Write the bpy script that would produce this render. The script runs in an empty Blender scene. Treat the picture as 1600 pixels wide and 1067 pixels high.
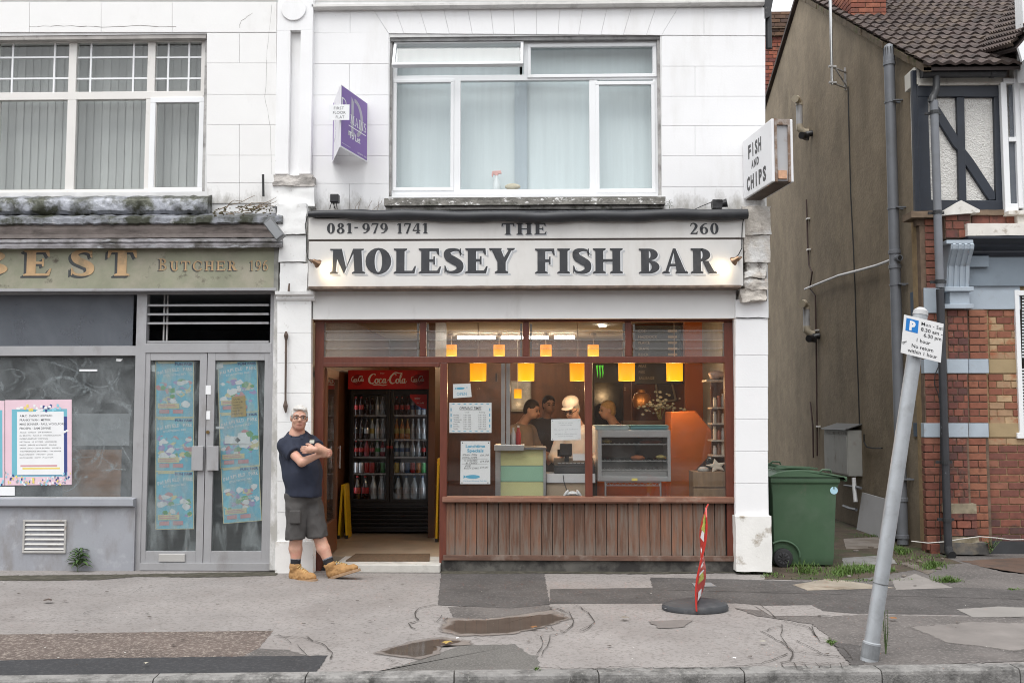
import bpy, bmesh, math, random
import numpy as np
from mathutils import Vector, Matrix, Euler
R = math.radians
rnd = random.Random(7)
S = bpy.context.scene
COL = S.collection

# ------------------------------------------------------------------ camera
CAM = Vector((0.0, -10.3, 1.6)); YAW = R(1.5); PITCH = R(4.2); F = 35.0/36*1600
cam = bpy.data.cameras.new('camera'); cam.lens = 35; cam.sensor_width = 36; cam.clip_end = 2000; cam.clip_start = .05
co = bpy.data.objects.new('camera', cam); COL.objects.link(co)
co.location = CAM; co.rotation_euler = (R(90)+PITCH, 0, YAW)
S.camera = co
# ------------------------------------------------------------------ sky, sun, exposure
w = bpy.data.worlds.new('World'); S.world = w; w.use_nodes = True
nt = w.node_tree; nt.nodes.clear()
sky = nt.nodes.new('ShaderNodeTexSky'); sky.sky_type = 'NISHITA'; sky.sun_disc = False
sky.sun_elevation = R(52); sky.sun_rotation = R(200); sky.air_density = 1.0; sky.dust_density = 1.0; sky.ozone_density = 1.0
hs = nt.nodes.new('ShaderNodeHueSaturation'); hs.inputs['Saturation'].default_value = .12
bg = nt.nodes.new('ShaderNodeBackground'); bg.inputs['Strength'].default_value = .15
wo = nt.nodes.new('ShaderNodeOutputWorld')
nt.links.new(sky.outputs[0], hs.inputs['Color']); mx_ = nt.nodes.new('ShaderNodeMix'); mx_.data_type = 'RGBA'; mx_.inputs[0].default_value = .72; mx_.inputs[7].default_value = (5.2, 5.3, 5.45, 1)   # cloud deck over the clear sky
nt.links.new(hs.outputs[0], mx_.inputs[6]); nt.links.new(mx_.outputs[2], bg.inputs['Color']); nt.links.new(bg.outputs[0], wo.inputs[0])
sl = bpy.data.lights.new('sun', 'SUN'); sl.energy = 1.3; sl.angle = R(35); sl.color = (1, .985, .96)
so = bpy.data.objects.new('sun', sl); COL.objects.link(so)
so.rotation_euler = Vector((.16, .42, -.90)).to_track_quat('-Z', 'Y').to_euler()
S.view_settings.view_transform = 'Standard'; S.view_settings.look = 'None'
S.view_settings.exposure = 0.95; S.view_settings.gamma = 1; S.view_settings.use_curve_mapping = False
S.render.engine = 'CYCLES'
S.cycles.use_denoising = True; S.cycles.pixel_filter_type = 'BLACKMAN_HARRIS'; S.cycles.filter_width = 1.05; S.cycles.max_bounces = 10; S.cycles.transparent_max_bounces = 24
S.cycles.diffuse_bounces = 5; S.cycles.glossy_bounces = 4; S.cycles.sample_clamp_indirect = 6; S.cycles.caustics_reflective = False; S.cycles.caustics_refractive = False

# ------------------------------------------------------------------ survey: a photo pixel seen on a plane of the place
_r = Vector((math.cos(YAW), math.sin(YAW), 0))
_f = Vector((-math.sin(YAW)*math.cos(PITCH), math.cos(YAW)*math.cos(PITCH), math.sin(PITCH)))
_u = _r.cross(_f)
def ray(px, py): return _f + _r*((px-800)/F) + _u*((533.5-py)/F)
def at(px, py, Y):
    d = ray(px, py); return CAM + d*((Y-CAM.y)/d.y)
def gr(px, py, z=0.0):
    d = ray(px, py); return CAM + d*((z-CAM.z)/d.z)
def sx(px, py, X):
    d = ray(px, py); return CAM + d*((X-CAM.x)/d.x)
def rc(x0, y0, x1, y1, Y):                       # X0, X1, Z0, Z1 of an upright rectangle
    a, b, c, d = at(x0, y0, Y), at(x1, y0, Y), at(x0, y1, Y), at(x1, y1, Y)
    return (a.x+c.x)/2, (b.x+d.x)/2, (c.z+d.z)/2, (a.z+b.z)/2

# ------------------------------------------------------------------ mesh helpers
class MB:
    def __init__(s): s.v = []; s.f = []; s.mi = []; s.m = 0
    def add(s, vs, fs):
        n = len(s.v); s.v += [tuple(p) for p in vs]
        for f in fs: s.f.append(tuple(i+n for i in f)); s.mi.append(s.m)
        return s
    def box(s, x0, x1, y0, y1, z0, z1):
        if x0 > x1: x0, x1 = x1, x0
        if y0 > y1: y0, y1 = y1, y0
        if z0 > z1: z0, z1 = z1, z0
        v = [(x0,y0,z0),(x1,y0,z0),(x1,y1,z0),(x0,y1,z0),(x0,y0,z1),(x1,y0,z1),(x1,y1,z1),(x0,y1,z1)]
        return s.add(v, [(0,3,2,1),(4,5,6,7),(0,1,5,4),(1,2,6,5),(2,3,7,6),(3,0,4,7)])
    def quad(s, a, b, c, d): return s.add([a,b,c,d], [(0,1,2,3)])
    def prism(s, pts, d):                         # planar polygon extruded by vector d
        d = Vector(d); n = len(pts); P = [Vector(p) for p in pts]
        nrm = Vector((0,0,0))
        for i in range(n): nrm += P[i].cross(P[(i+1) % n])
        if nrm.dot(d) > 0: P.reverse()
        return s.add(P+[p+d for p in P], [tuple(range(n)), tuple(range(2*n-1, n-1, -1))]+[(i, n+i, n+(i+1) % n, (i+1) % n) for i in range(n)])
    def xz(s, pts, y0, y1): return s.prism([(p[0], y0, p[1]) for p in pts], (0, y1-y0, 0))
    def tube(s, pts, r, n=10, cap=True):
        P = [Vector(p) for p in pts]; m = len(P)
        rr = r if isinstance(r, (list, tuple)) else [r]*m
        V = []; up = None
        for i in range(m):
            t = (P[min(i+1, m-1)]-P[max(i-1, 0)]).normalized()
            if up is None:
                a = Vector((0,0,1)) if abs(t.z) < .9 else Vector((1,0,0)); up = (a-t*a.dot(t)).normalized()
            else:
                up = (up-t*up.dot(t)).normalized()
            b = t.cross(up)
            for k in range(n):
                an = 2*math.pi*k/n; V.append(P[i]+(up*math.cos(an)+b*math.sin(an))*rr[i])
        Fs = [(i*n+k, i*n+(k+1) % n, (i+1)*n+(k+1) % n, (i+1)*n+k) for i in range(m-1) for k in range(n)]
        if cap: Fs += [tuple(range(n-1, -1, -1)), tuple(range((m-1)*n, m*n))]
        return s.add(V, Fs)
    def lathe(s, prof, c, n=16):                   # prof: (r, z) upward, axis z at c
        V = []; m = len(prof)
        for r_, z in prof:
            for k in range(n):
                a = 2*math.pi*k/n; V.append((c[0]+r_*math.cos(a), c[1]+r_*math.sin(a), c[2]+z))
        Fs = [(i*n+k, i*n+(k+1) % n, (i+1)*n+(k+1) % n, (i+1)*n+k) for i in range(m-1) for k in range(n)]
        Fs += [tuple(range(n-1, -1, -1)), tuple(range((m-1)*n, m*n))]
        return s.add(V, Fs)
    def sweepx(s, prof, x0, x1, seg=1, jit=0):       # profile (y,z) closed, run along x
        n = len(prof); V = []
        for i in range(seg+1):
            x = x0+(x1-x0)*i/seg
            jy = rnd.uniform(-jit, jit); jz = rnd.uniform(-jit, jit)
            for (y, z) in prof: V.append((x, y+jy+rnd.uniform(-jit, jit)*.4, z+jz))
        Fs = [(i*n+k, (i+1)*n+k, (i+1)*n+(k+1) % n, i*n+(k+1) % n) for i in range(seg) for k in range(n)]
        Fs += [tuple(range(n)), tuple(range((seg+1)*n-1, seg*n-1, -1))]
        return s.add(V, Fs)
    def ell(s, c, r, n=12, m=8, M=None):
        V = []; c = Vector(c)
        for i in range(1, m):
            t = math.pi*i/m
            for k in range(n):
                a = 2*math.pi*k/n
                p = Vector((r[0]*math.sin(t)*math.cos(a), r[1]*math.sin(t)*math.sin(a), -r[2]*math.cos(t)))
                V.append(c+(M @ p if M else p))
        b = Vector((0,0,-r[2])); t_ = Vector((0,0,r[2]))
        V += [c+(M @ b if M else b), c+(M @ t_ if M else t_)]
        Fs = [(i*n+k, i*n+(k+1) % n, (i+1)*n+(k+1) % n, (i+1)*n+k) for i in range(m-2) for k in range(n)]
        nb = (m-1)*n
        Fs += [(nb, (k+1) % n, k) for k in range(n)]+[(nb+1, (m-2)*n+k, (m-2)*n+(k+1) % n) for k in range(n)]
        return s.add(V, Fs)
    def mesh(s, name, mats, smooth=False, bevel=0):
        me = bpy.data.meshes.new(name); me.from_pydata(s.v, [], s.f)
        if not isinstance(mats, (list, tuple)): mats = [mats]
        for m in mats: me.materials.append(m)
        if len(mats) > 1: me.polygons.foreach_set('material_index', s.mi)
        bm = bmesh.new(); bm.from_mesh(me)
        bmesh.ops.recalc_face_normals(bm, faces=bm.faces)
        if bevel:
            es = [e for e in bm.edges if len(e.link_faces) == 2 and e.calc_face_angle(0) > .6]
            bmesh.ops.bevel(bm, geom=es, offset=bevel, segments=2, profile=.5, affect='EDGES', clamp_overlap=True)
        bm.to_mesh(me); bm.free()
        if smooth: shade(me)
        me.update(); return me
    def obj(s, name, mats, parent=None, smooth=False, bevel=0):
        return link(name, s.mesh(name, mats, smooth, bevel), parent)
def shade(me, ang=40):
    me.polygons.foreach_set('use_smooth', [True]*len(me.polygons))
    try: me.set_sharp_from_angle(angle=R(ang))
    except Exception: pass
def link(name, me, parent=None):
    o = bpy.data.objects.new(name, me); COL.objects.link(o)
    if parent is not None: par(o, parent)
    return o
def par(o, p):
    o.parent = p
    if p.parent is None: o.matrix_parent_inverse = Matrix.Translation(-p.location)
def thing(name, label, cat, loc=(0,0,0), group=None):
    o = bpy.data.objects.new(name, None); COL.objects.link(o); o.location = loc; o.empty_display_size = .1
    return tag(o, label, cat, group)
def tag(o, label, cat, group=None):
    o['label'] = label; o['category'] = cat
    if group: o['group'] = group
    return o
def struct(o): o['kind'] = 'structure'; return o
def stuff(o): o['kind'] = 'stuff'; return o
def copy_thing(root, loc=None, label=None, group=None):
    c = root.copy(); COL.objects.link(c)
    if loc is not None: c.location = loc
    if label: c['label'] = label
    if group: c['group'] = group
    for ch in [o for o in root.children]:
        d = ch.copy(); COL.objects.link(d); d.parent = c
        for g in [o for o in ch.children]:
            e = g.copy(); COL.objects.link(e); e.parent = d
    return c
def bx(name, m, x0, x1, y0, y1, z0, z1, parent=None, bevel=0):
    return MB().box(x0,x1,y0,y1,z0,z1).obj(name, m, parent, bevel=bevel)
def pbx(name, m, px0, py0, px1, py1, Y, dep, parent=None, bevel=0):   # box whose front face is seen at those pixels
    x0, x1, z0, z1 = rc(px0, py0, px1, py1, Y)
    return bx(name, m, x0, x1, Y, Y+dep, z0, z1, parent, bevel)
_unit = {}
def piece(name, m, x0, x1, y0, y1, z0, z1, parent, bev=.03):
    """one of many alike pieces: a shared bevelled unit block, scaled"""
    k = (m.name, name, bev)
    if k not in _unit:
        _unit[k] = MB().box(-.5,.5,-.5,.5,-.5,.5).mesh(name, m, bevel=bev)
        if bev:
            pass
    o = link(name, _unit[k], parent)
    o.location = ((x0+x1)/2, (y0+y1)/2, (z0+z1)/2); o.scale = (abs(x1-x0), abs(y1-y0), abs(z1-z0))
    return o

# ------------------------------------------------------------------ materials
def nodes(name):
    m = bpy.data.materials.new(name); m.use_nodes = True; t = m.node_tree
    return m, t, t.nodes['Principled BSDF'], t.nodes['Material Output']
def N(t, k, **kw):
    n = t.nodes.new(k)
    for a, b in kw.items():
        if a in n.inputs: n.inputs[a].default_value = b
        else: setattr(n, a, b)
    return n
def noise(t, scale, detail=5, vec=None, stretch=None, rough=.55, seed=0):
    n = t.nodes.new('ShaderNodeTexNoise'); n.inputs['Scale'].default_value = scale; n.inputs['Detail'].default_value = detail
    n.inputs['Roughness'].default_value = rough
    if vec is None:
        vec = t.nodes.new('ShaderNodeNewGeometry').outputs['Position']
    mp = t.nodes.new('ShaderNodeMapping'); mp.inputs['Location'].default_value = (seed*3.7, seed*1.3, seed*2.1)
    if stretch: mp.inputs['Scale'].default_value = stretch
    t.links.new(vec, mp.inputs['Vector']); t.links.new(mp.outputs[0], n.inputs['Vector'])
    return n.outputs['Fac']
def ramp(t, src, p0, p1, c0=(0,0,0,1), c1=(1,1,1,1)):
    r_ = t.nodes.new('ShaderNodeValToRGB'); e = r_.color_ramp.elements
    e[0].position = p0; e[1].position = p1
    e[0].color = c0 if len(c0) == 4 else (*c0, 1); e[1].color = c1 if len(c1) == 4 else (*c1, 1)
    t.links.new(src, r_.inputs[0]); return r_.outputs[0]
def mixc(t, fac, a, b, mode='MIX'):
    m = t.nodes.new('ShaderNodeMix'); m.data_type = 'RGBA'; m.blend_type = mode
    for s_, v in ((0, fac), (6, a), (7, b)):
        if isinstance(v, bpy.types.NodeSocket): t.links.new(v, m.inputs[s_])
        elif s_ == 0: m.inputs[0].default_value = v
        else: m.inputs[s_].default_value = v if len(v) == 4 else (*v, 1)
    return m.outputs[2]
def math_(t, op, a, b=0.5):
    m = t.nodes.new('ShaderNodeMath'); m.operation = op
    for i, v in ((0, a), (1, b)):
        if isinstance(v, bpy.types.NodeSocket): t.links.new(v, m.inputs[i])
        else: m.inputs[i].default_value = v
    return m.outputs[0]
MATS = {}
def mat(name, col, rough=.65, var=.12, scale=5, bump=0, bscale=60, metal=0, cell=0, dirt=None, damt=(.55,.75), dscale=2.5, dstretch=None,
        rand=0, dirt2=None, d2amt=(.6,.8), d2scale=9, d2stretch=None, spec=.5, stretch=None, bdist=.004, coat=0, rcols=None):
    if name in MATS: return MATS[name]
    m, t, p, out = nodes(name)
    c = tuple(max(0, x*(1-var)) for x in col); c2 = tuple(min(1, x*(1+var)) for x in col)
    s = ramp(t, noise(t, scale, 6, stretch=stretch), .3, .7, c, c2)
    if rcols:
        oi = t.nodes.new('ShaderNodeObjectInfo'); cr = t.nodes.new('ShaderNodeValToRGB'); cr.color_ramp.interpolation = 'CONSTANT'
        while len(cr.color_ramp.elements) < len(rcols): cr.color_ramp.elements.new(.5)
        for i, rcx in enumerate(rcols):
            cr.color_ramp.elements[i].position = i/len(rcols); cr.color_ramp.elements[i].color = (*rcx, 1)
        t.links.new(oi.outputs['Random'], cr.inputs[0])
        s = mixc(t, 1.0, cr.outputs[0], ramp(t, noise(t, scale, 6, stretch=stretch), .25, .75, (1-var,)*3, (1+var,)*3), 'MULTIPLY')
    if rand:
        oi = t.nodes.new('ShaderNodeObjectInfo'); mr = N(t, 'ShaderNodeMapRange')
        mr.inputs['To Min'].default_value = 1-rand; mr.inputs['To Max'].default_value = 1+rand*.6
        t.links.new(oi.outputs['Random'], mr.inputs[0]); s = mixc(t, 1.0, s, mr.outputs[0], 'MULTIPLY')
    if cell:
        vo = t.nodes.new('ShaderNodeTexVoronoi'); vo.inputs['Scale'].default_value = cell; gg = t.nodes.new('ShaderNodeNewGeometry'); t.links.new(gg.outputs['Position'], vo.inputs['Vector'])
        sc_ = t.nodes.new('ShaderNodeSeparateColor'); t.links.new(vo.outputs['Color'], sc_.inputs[0]); s = mixc(t, 1.0, s, ramp(t, sc_.outputs[0], 0, 1, (.62,)*3, (1.35,)*3), 'MULTIPLY')
    if dirt: s = mixc(t, ramp(t, noise(t, dscale, 8, stretch=dstretch, rough=.65, seed=1), *damt), s, dirt)
    if dirt2: s = mixc(t, ramp(t, noise(t, d2scale, 8, stretch=d2stretch, rough=.65, seed=2), *d2amt), s, dirt2)
    t.links.new(s, p.inputs['Base Color'])
    p.inputs['Roughness'].default_value = rough; p.inputs['Metallic'].default_value = metal
    p.inputs['Specular IOR Level'].default_value = spec
    if coat: p.inputs['Coat Weight'].default_value = coat
    if bump:
        b = N(t, 'ShaderNodeBump', Strength=bump); b.inputs['Distance'].default_value = bdist
        t.links.new(noise(t, bscale, 6), b.inputs['Height']); t.links.new(b.outputs[0], p.inputs['Normal'])
    MATS[name] = m; return m
def emit(name, col, strength, var=0):
    if name in MATS: return MATS[name]
    m, t, p, out = nodes(name)
    p.inputs['Base Color'].default_value = (*col, 1); p.inputs['Emission Color'].default_value = (*col, 1); p.inputs['Emission Strength'].default_value = strength
    MATS[name] = m; return m
def glass(name, tint=(.96,.98,.97), smear=0, base=.02, scol=(.6,.62,.62), lo=.45, hi=.75, sscale=4, sstretch=None, ior=1.5, rough=0):
    if name in MATS: return MATS[name]
    m, t, p, out = nodes(name); t.nodes.remove(p)
    tr = N(t, 'ShaderNodeBsdfTransparent'); tr.inputs[0].default_value = (*tint, 1)
    gl = N(t, 'ShaderNodeBsdfGlossy'); gl.inputs['Roughness'].default_value = rough
    lw = N(t, 'ShaderNodeLayerWeight', Blend=.5); r0 = ((ior-1)/(ior+1))**2
    fr_ = math_(t, 'ADD', math_(t, 'MULTIPLY', math_(t, 'POWER', lw.outputs['Facing'], 5.0), 1-r0), r0)
    mx = t.nodes.new('ShaderNodeMixShader')
    t.links.new(fr_, mx.inputs[0]); t.links.new(tr.outputs[0], mx.inputs[1]); t.links.new(gl.outputs[0], mx.inputs[2])
    s = mx.outputs[0]
    if smear:
        df = N(t, 'ShaderNodeBsdfDiffuse'); df.inputs[0].default_value = (*scol, 1)
        n1 = t.nodes.new('ShaderNodeTexNoise'); n1.inputs['Scale'].default_value = sscale; n1.inputs['Detail'].default_value = 8
        n1.inputs['Distortion'].default_value = .5; n1.inputs['Roughness'].default_value = .6
        g = t.nodes.new('ShaderNodeNewGeometry'); mp = t.nodes.new('ShaderNodeMapping')
        if sstretch: mp.inputs['Scale'].default_value = sstretch
        t.links.new(g.outputs['Position'], mp.inputs[0]); t.links.new(mp.outputs[0], n1.inputs['Vector'])
        f = ramp(t, n1.outputs['Fac'], lo, hi, (base,)*3, (smear,)*3)
        m2 = t.nodes.new('ShaderNodeMixShader'); t.links.new(f, m2.inputs[0]); t.links.new(s, m2.inputs[1]); t.links.new(df.outputs[0], m2.inputs[2]); s = m2.outputs[0]
    t.links.new(s, out.inputs['Surface'])
    MATS[name] = m; return m

white_wall = mat('painted_stone', (.82,.82,.825), .75, .02, 3, .25, 45, dirt=(.66,.645,.62), damt=(.54,.92), dscale=1.6, dstretch=(1.6,1,.35), dirt2=(.42,.40,.37), d2amt=(.71,.78), d2scale=12)
white_joint = mat('wall_joint', (.69,.69,.685), .85, .1, 6)
white_worn = mat('worn_white_paint', (.80,.80,.79), .75, .03, 4, .5, 30, dirt=(.30,.27,.24), damt=(.66,.72), dscale=5, dirt2=(.5,.48,.45), d2amt=(.6,.75), d2scale=12)
stone_rough = mat('bare_rough_stone', (.52,.48,.43), .9, .22, 7, .9, 22, dirt=(.25,.21,.18), damt=(.6,.72), dscale=5, dirt2=(.66,.65,.63), d2amt=(.5,.62), d2scale=3, bdist=.02)
upvc = mat('white_plastic', (.80,.81,.82), .35, .02, 3, dirt=(.6,.59,.57), damt=(.62,.9), dscale=4)
grime = mat('grimy_trim', (.42,.41,.40), .8, .25, 9, .4, 50, dirt=(.16,.15,.14), damt=(.5,.7), dscale=5)
lead = mat('lead_sheet', (.27,.28,.31), .42, .25, 6, .7, 14, metal=.35, dirt=(.045,.048,.032), damt=(.42,.56), dscale=3.5, bdist=.02, dirt2=(.5,.5,.5), d2amt=(.62,.8), d2scale=9)
black_felt = mat('black_rubber_sheet', (.025,.026,.03), .5, .25, 6, .3, 25, dirt=(.2,.2,.21), damt=(.68,.85), dscale=8)
mould_dirty = mat('weathered_cornice', (.30,.26,.24), .85, .2, 7, .6, 30, dirt=(.07,.06,.055), damt=(.48,.68), dscale=4, dstretch=(.5,1,2.5))
mahog = mat('mahogany_paint', (.125,.034,.020), .42, .18, 5, .15, 60, stretch=(6,6,1), dirt=(.2,.10,.07), damt=(.66,.8), dscale=12)
alu = mat('dull_aluminium', (.37,.37,.38), .5, .07, 4, .15, 60, metal=.25, dirt=(.22,.205,.19), damt=(.56,.82), dscale=4, dstretch=(1,1,.5))
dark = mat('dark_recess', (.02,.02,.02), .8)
black_pl = mat('black_plastic', (.018,.018,.02), .4, .1)
paper = mat('white_paper', (.80,.81,.82), .7, .02, 8)
ink = mat('black_ink', (.025,.026,.03), .6, .1)
# ------------------------------------------------------------------ lettering: serif glyphs drawn from strokes, plain text from the built-in font
def ring(cx, cy, rx, ry, wx, wy, a0=0, a1=360, n=20):
    out = []
    for i in range(n):
        q = []
        for a in (a0+(a1-a0)*i/n, a0+(a1-a0)*(i+1)/n):
            c, s_ = math.cos(R(a)), math.sin(R(a))
            q.append(((cx+rx*c, cy+ry*s_), (cx+(rx-wx)*c, cy+(ry-wy)*s_)))
        out.append([q[0][0], q[1][0], q[1][1], q[0][1]])
    return out
def crom(P, n=6):
    P = [np.array(p, float) for p in P]; out = []
    Q = [2*P[0]-P[1]]+P+[2*P[-1]-P[-2]]
    for i in range(1, len(Q)-2):
        for k in range(n):
            u = k/n; a, b, c, d = Q[i-1], Q[i], Q[i+1], Q[i+2]
            out.append(.5*((2*b)+(-a+c)*u+(2*a-5*b+4*c-d)*u*u+(-a+3*b-3*c+d)*u**3))
    out.append(P[-1]); return out
def stroke(P, n=6):                                # P: (x, y, width)
    C = crom(P, n); L = []; Rr = []
    for i, p in enumerate(C):
        t = C[min(i+1, len(C)-1)][:2]-C[max(i-1, 0)][:2]; t = t/(np.hypot(*t)+1e-9); nn = np.array((-t[1], t[0]))
        L.append(tuple(p[:2]+nn*p[2]/2)); Rr.append(tuple(p[:2]-nn*p[2]/2))
    return [[L[i], L[i+1], Rr[i+1], Rr[i]] for i in range(len(C)-1)]
def serif(x0, x1, y, d, e=.09): return [[(x0-e, y), (x1+e, y), (x1+e, y+d*.05), (x1+.01, y+d*.1), (x0-.01, y+d*.1), (x0-e, y+d*.05)]]
def stem(x, W, b=True, t=True, y0=0, y1=1):
    return [[(x, y0), (x+W, y0), (x+W, y1), (x, y1)]]+(serif(x, x+W, y0, 1) if b else [])+(serif(x, x+W, y1, -1) if t else [])
def glyph(ch, W=.22, T=.09):
    g = []; x = .09
    if ch == 'I': g = stem(x, W); a = W+.18
    elif ch == 'L': g = stem(x, W)+[[(x+W, 0), (.74, 0), (.80, .30), (.75, .30), (.66, T), (x+W, T)]]; a = .80
    elif ch in 'EF':
        g = stem(x, W, ch == 'F')+[[(x+W, 1), (.72, 1), (.74, .74), (.69, .74), (.62, 1-T), (x+W, 1-T)], [(x+W, .46), (.52, .46), (.53, .36), (.58, .36), (.58, .68), (.53, .68), (.52, .46+T), (x+W, .46+T)]]
        if ch == 'E': g += [[(x-.09, 0), (x, 0), (x, .1), (x-.09, .05)], [(x+W, 0), (.74, 0), (.80, .28), (.75, .28), (.66, T), (x+W, T)]]
        a = .80 if ch == 'E' else .74
    elif ch == 'T': g = stem(.40-W/2, W, True, False)+[[(0, 1), (.8, 1), (.82, .70), (.77, .70), (.70, 1-T), (.10, 1-T), (.03, .70), (-.02, .70)]]; a = .82
    elif ch == 'H': g = stem(x, W)+stem(x+W+.34, W)+[[(x+W, .46), (x+W+.34, .46), (x+W+.34, .46+T), (x+W, .46+T)]]; a = 2*W+.34+.18
    elif ch == 'M': g = [[(.10, 0), (.10+T*1.1, 0), (.18+T*1.1, 1), (.13, 1)], [(.10, 1), (.10+W*1.15, 1), (.60, .22), (.52, 0)], [(.52, 0), (.60, .22), (.93, 1), (.84, 1)], [(.84, 1), (.84+W, 1), (.90+W, 0), (.90, 0)]]+serif(.10, .10+T, 0, 1)+serif(.90, .90+W, 0, 1)+[[(.02, 1), (.13, 1), (.13, .92), (.02, .95)], [(.84+W, 1), (.93+W, 1), (.93+W, .95), (.84+W, .92)]]; a = 1.2
    elif ch == 'O': g = ring(.46, .5, .46, .53, W*1.1, T*.8); a = .92
    elif ch == 'C': g = ring(.46, .5, .46, .53, W*1.1, T*.8, 42, 322)+[[(.80, .60), (.80, .98), (.74, .9), (.76, .62)]]; a = .84
    elif ch == 'U': g = stem(x, W, False, True, .3)+stem(x+W+.32, W*.6, False, True, .3)+ring(x+W*.5+.21+W*.3, .31, .16+W*.82, .33, W, T, 180, 360, 12); a = W*1.6+.52
    elif ch == 'S': g = stroke([(.60, .72, .04), (.56, .90, .08), (.36, 1.0-T*.5, T*1.1), (.14, .86, W*.75), (.18, .64, W*1.0), (.38, .50, W*1.05), (.56, .36, W*.95), (.55, .14, W*.75), (.34, T*.4, T*1.1), (.12, .09, .08), (.05, .30, .04)], 5)+[[(.58, .72), (.63, .70), (.62, 1.0), (.58, .98)], [(.03, .32), (.07, .30), (.07, .04), (.03, .02)]]; a = .68
    elif ch == 'N': g = stem(.10, T*1.15)+stem(.74, T*1.15)+[[(.10, 1), (.10+W*1.05, 1), (.74+T*1.15, 0), (.74+T*1.15-W*.9, 0)]]; a = .96
    elif ch == 'Y': g = stem(.40-W/2, W, True, False, 0, .48)+[[(.02, 1), (.02+W*1.15, 1), (.40+W*.5, .48), (.40-W*.5, .44)], [(.70, 1), (.79, 1), (.40+W*.5, .44), (.40, .48)]]+serif(.02, .02+W*1.1, 1, -1, .06)+serif(.69, .78, 1, -1, .09); a = .84
    elif ch == 'B': g = stem(x, W, False, False)+ring(x+W, .76, .34, .24, W*.9, T*.9, -90, 90, 12)+ring(x+W, .265, .40, .265, W, T*.9, -90, 90, 12)+[[(x-.09, 0), (x, 0), (x, .1), (x-.09, .05)], [(x-.09, 1), (x, 1), (x, .9), (x-.09, .95)]]; a = x+W+.42
    elif ch == 'R': g = stem(x, W)+ring(x+W, .74, .36, .26, W*.95, T*.9, -90, 90, 12)+[[(x+W+.06, .50), (x+W+.28, .50), (x+W+.50, .08), (x+W+.26, .04)], [(x+W+.24, .0), (x+W+.60, .0), (x+W+.60, .05), (x+W+.44, .11)]]; a = x+W+.58
    elif ch == 'A': g = [[(.08, 0), (.08+T*1.15, 0), (.42, .80), (.44, 1), (.40, 1)], [(.40, 1), (.50, 1), (.90, 0), (.90-W*1.2, 0)], [(.22, .28), (.62, .28), (.58, .28+T), (.26, .28+T)]]+serif(.08, .08+T, 0, 1)+serif(.90-W*1.15, .90, 0, 1, .07); a = .98
    elif ch == '0': g = ring(.32, .5, .32, .52, W*.9, T*.8); a = .66
    elif ch == '1': g = stem(.16, W*.85, True, False)+[[(.16, 1), (.16, .86), (.03, .80), (.03, .86)]]; a = .50
    elif ch == '2': g = stroke([(.05, .72, .07), (.12, .94, .08), (.32, .98, T*1.2), (.48, .78, W*.9), (.40, .5, W*.7), (.14, .14, T), (.05, .03, T*.8)], 5)+[[(.03, 0), (.56, 0), (.60, .26), (.55, .26), (.48, .13), (.10, .11)]]; a = .64
    elif ch == '4': g = stem(.36, W*.85, True, False)+[[(.36, 1), (.36, .86), (.10, .34), (.0, .30)], [(0, .24), (.68, .24), (.68, .34), (0, .34)]]; a = .72
    elif ch == '6': g = ring(.32, .32, .31, .33, W*.8, T*.8)+stroke([(.54, .96, .06), (.30, .88, T*1.2), (.10, .60, W*.8), (.09, .34, W*.8)], 5); a = .66
    elif ch == '9': g = ring(.32, .68, .31, .33, W*.8, T*.8)+stroke([(.10, .04, .06), (.34, .12, T*1.2), (.54, .40, W*.8), (.55, .66, W*.8)], 5); a = .66
    elif ch == '7': g = [[(.04, 1), (.60, 1), (.60, .88), (.04, .86)], [(.0, .70), (.05, .70), (.08, .88), (.04, 1)], [(.46, .88), (.60, .88), (.34, 0), (.16, 0)]]; a = .62
    elif ch == '8': g = ring(.31, .76, .25, .25, W*.75, T*.8)+ring(.31, .26, .31, .28, W*.8, T*.8); a = .64
    elif ch == '-': g = [[(.02, .5), (.30, .5), (.30, .62), (.02, .62)]]; a = .34
    else: a = .34
    return g, a
def place_polys(polys, O, U, V, name, m, parent=None, thick=.002, lift=.0006):
    O, U, V = Vector(O), Vector(U), Vector(V); Nn = U.cross(V).normalized()
    mb = MB()
    for i, p in enumerate(polys):
        t = thick+.00012*(i % 12)
        mb.prism([O+U*q[0]+V*q[1]+Nn*lift for q in p], Nn*t)
    return mb.obj(name, m, parent)
def serif_polys(s, W=.22, T=.09, gap=.10):
    x = 0; out = []
    for ch in s:
        g, a = glyph(ch, W, T)
        out += [[(q[0]+x, q[1]) for q in p] for p in g]; x += a+gap
    return out, x-gap
def serif_text(s, px0, px1, pyt, pyb, Y, m, name, parent, W=.22, T=.09, gap=.10, d=(0, 0), thick=.002, lift=.0006):
    P, wd = serif_polys(s, W, T, gap)
    x0, x1, z0, z1 = rc(px0, pyt, px1, pyb, Y)
    return place_polys(P, (x0+d[0], Y, z0+d[1]), ((x1-x0)/wd, 0, 0), (0, 0, z1-z0), name, m, parent, thick, lift)
_tc = {}
def text2d(s, bold=0.0, shear=0.0, space=1.0):
    if 'M' in s or 'W' in s: bold = min(bold, .002)
    k = (s, bold, shear, space)
    if k not in _tc:
        cu = bpy.data.curves.new('lettering', 'FONT'); cu.body = s; cu.size = 1; cu.resolution_u = 2; cu.offset = bold; cu.shear = shear; cu.space_character = space
        o = bpy.data.objects.new('lettering', cu); me = o.to_mesh()
        vs = [(v.co.x, v.co.y) for v in me.vertices]; fs = [tuple(p.vertices) for p in me.polygons]
        o.to_mesh_clear(); bpy.data.objects.remove(o); bpy.data.curves.remove(cu)
        _tc[k] = (vs, fs)
    return _tc[k]
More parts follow.
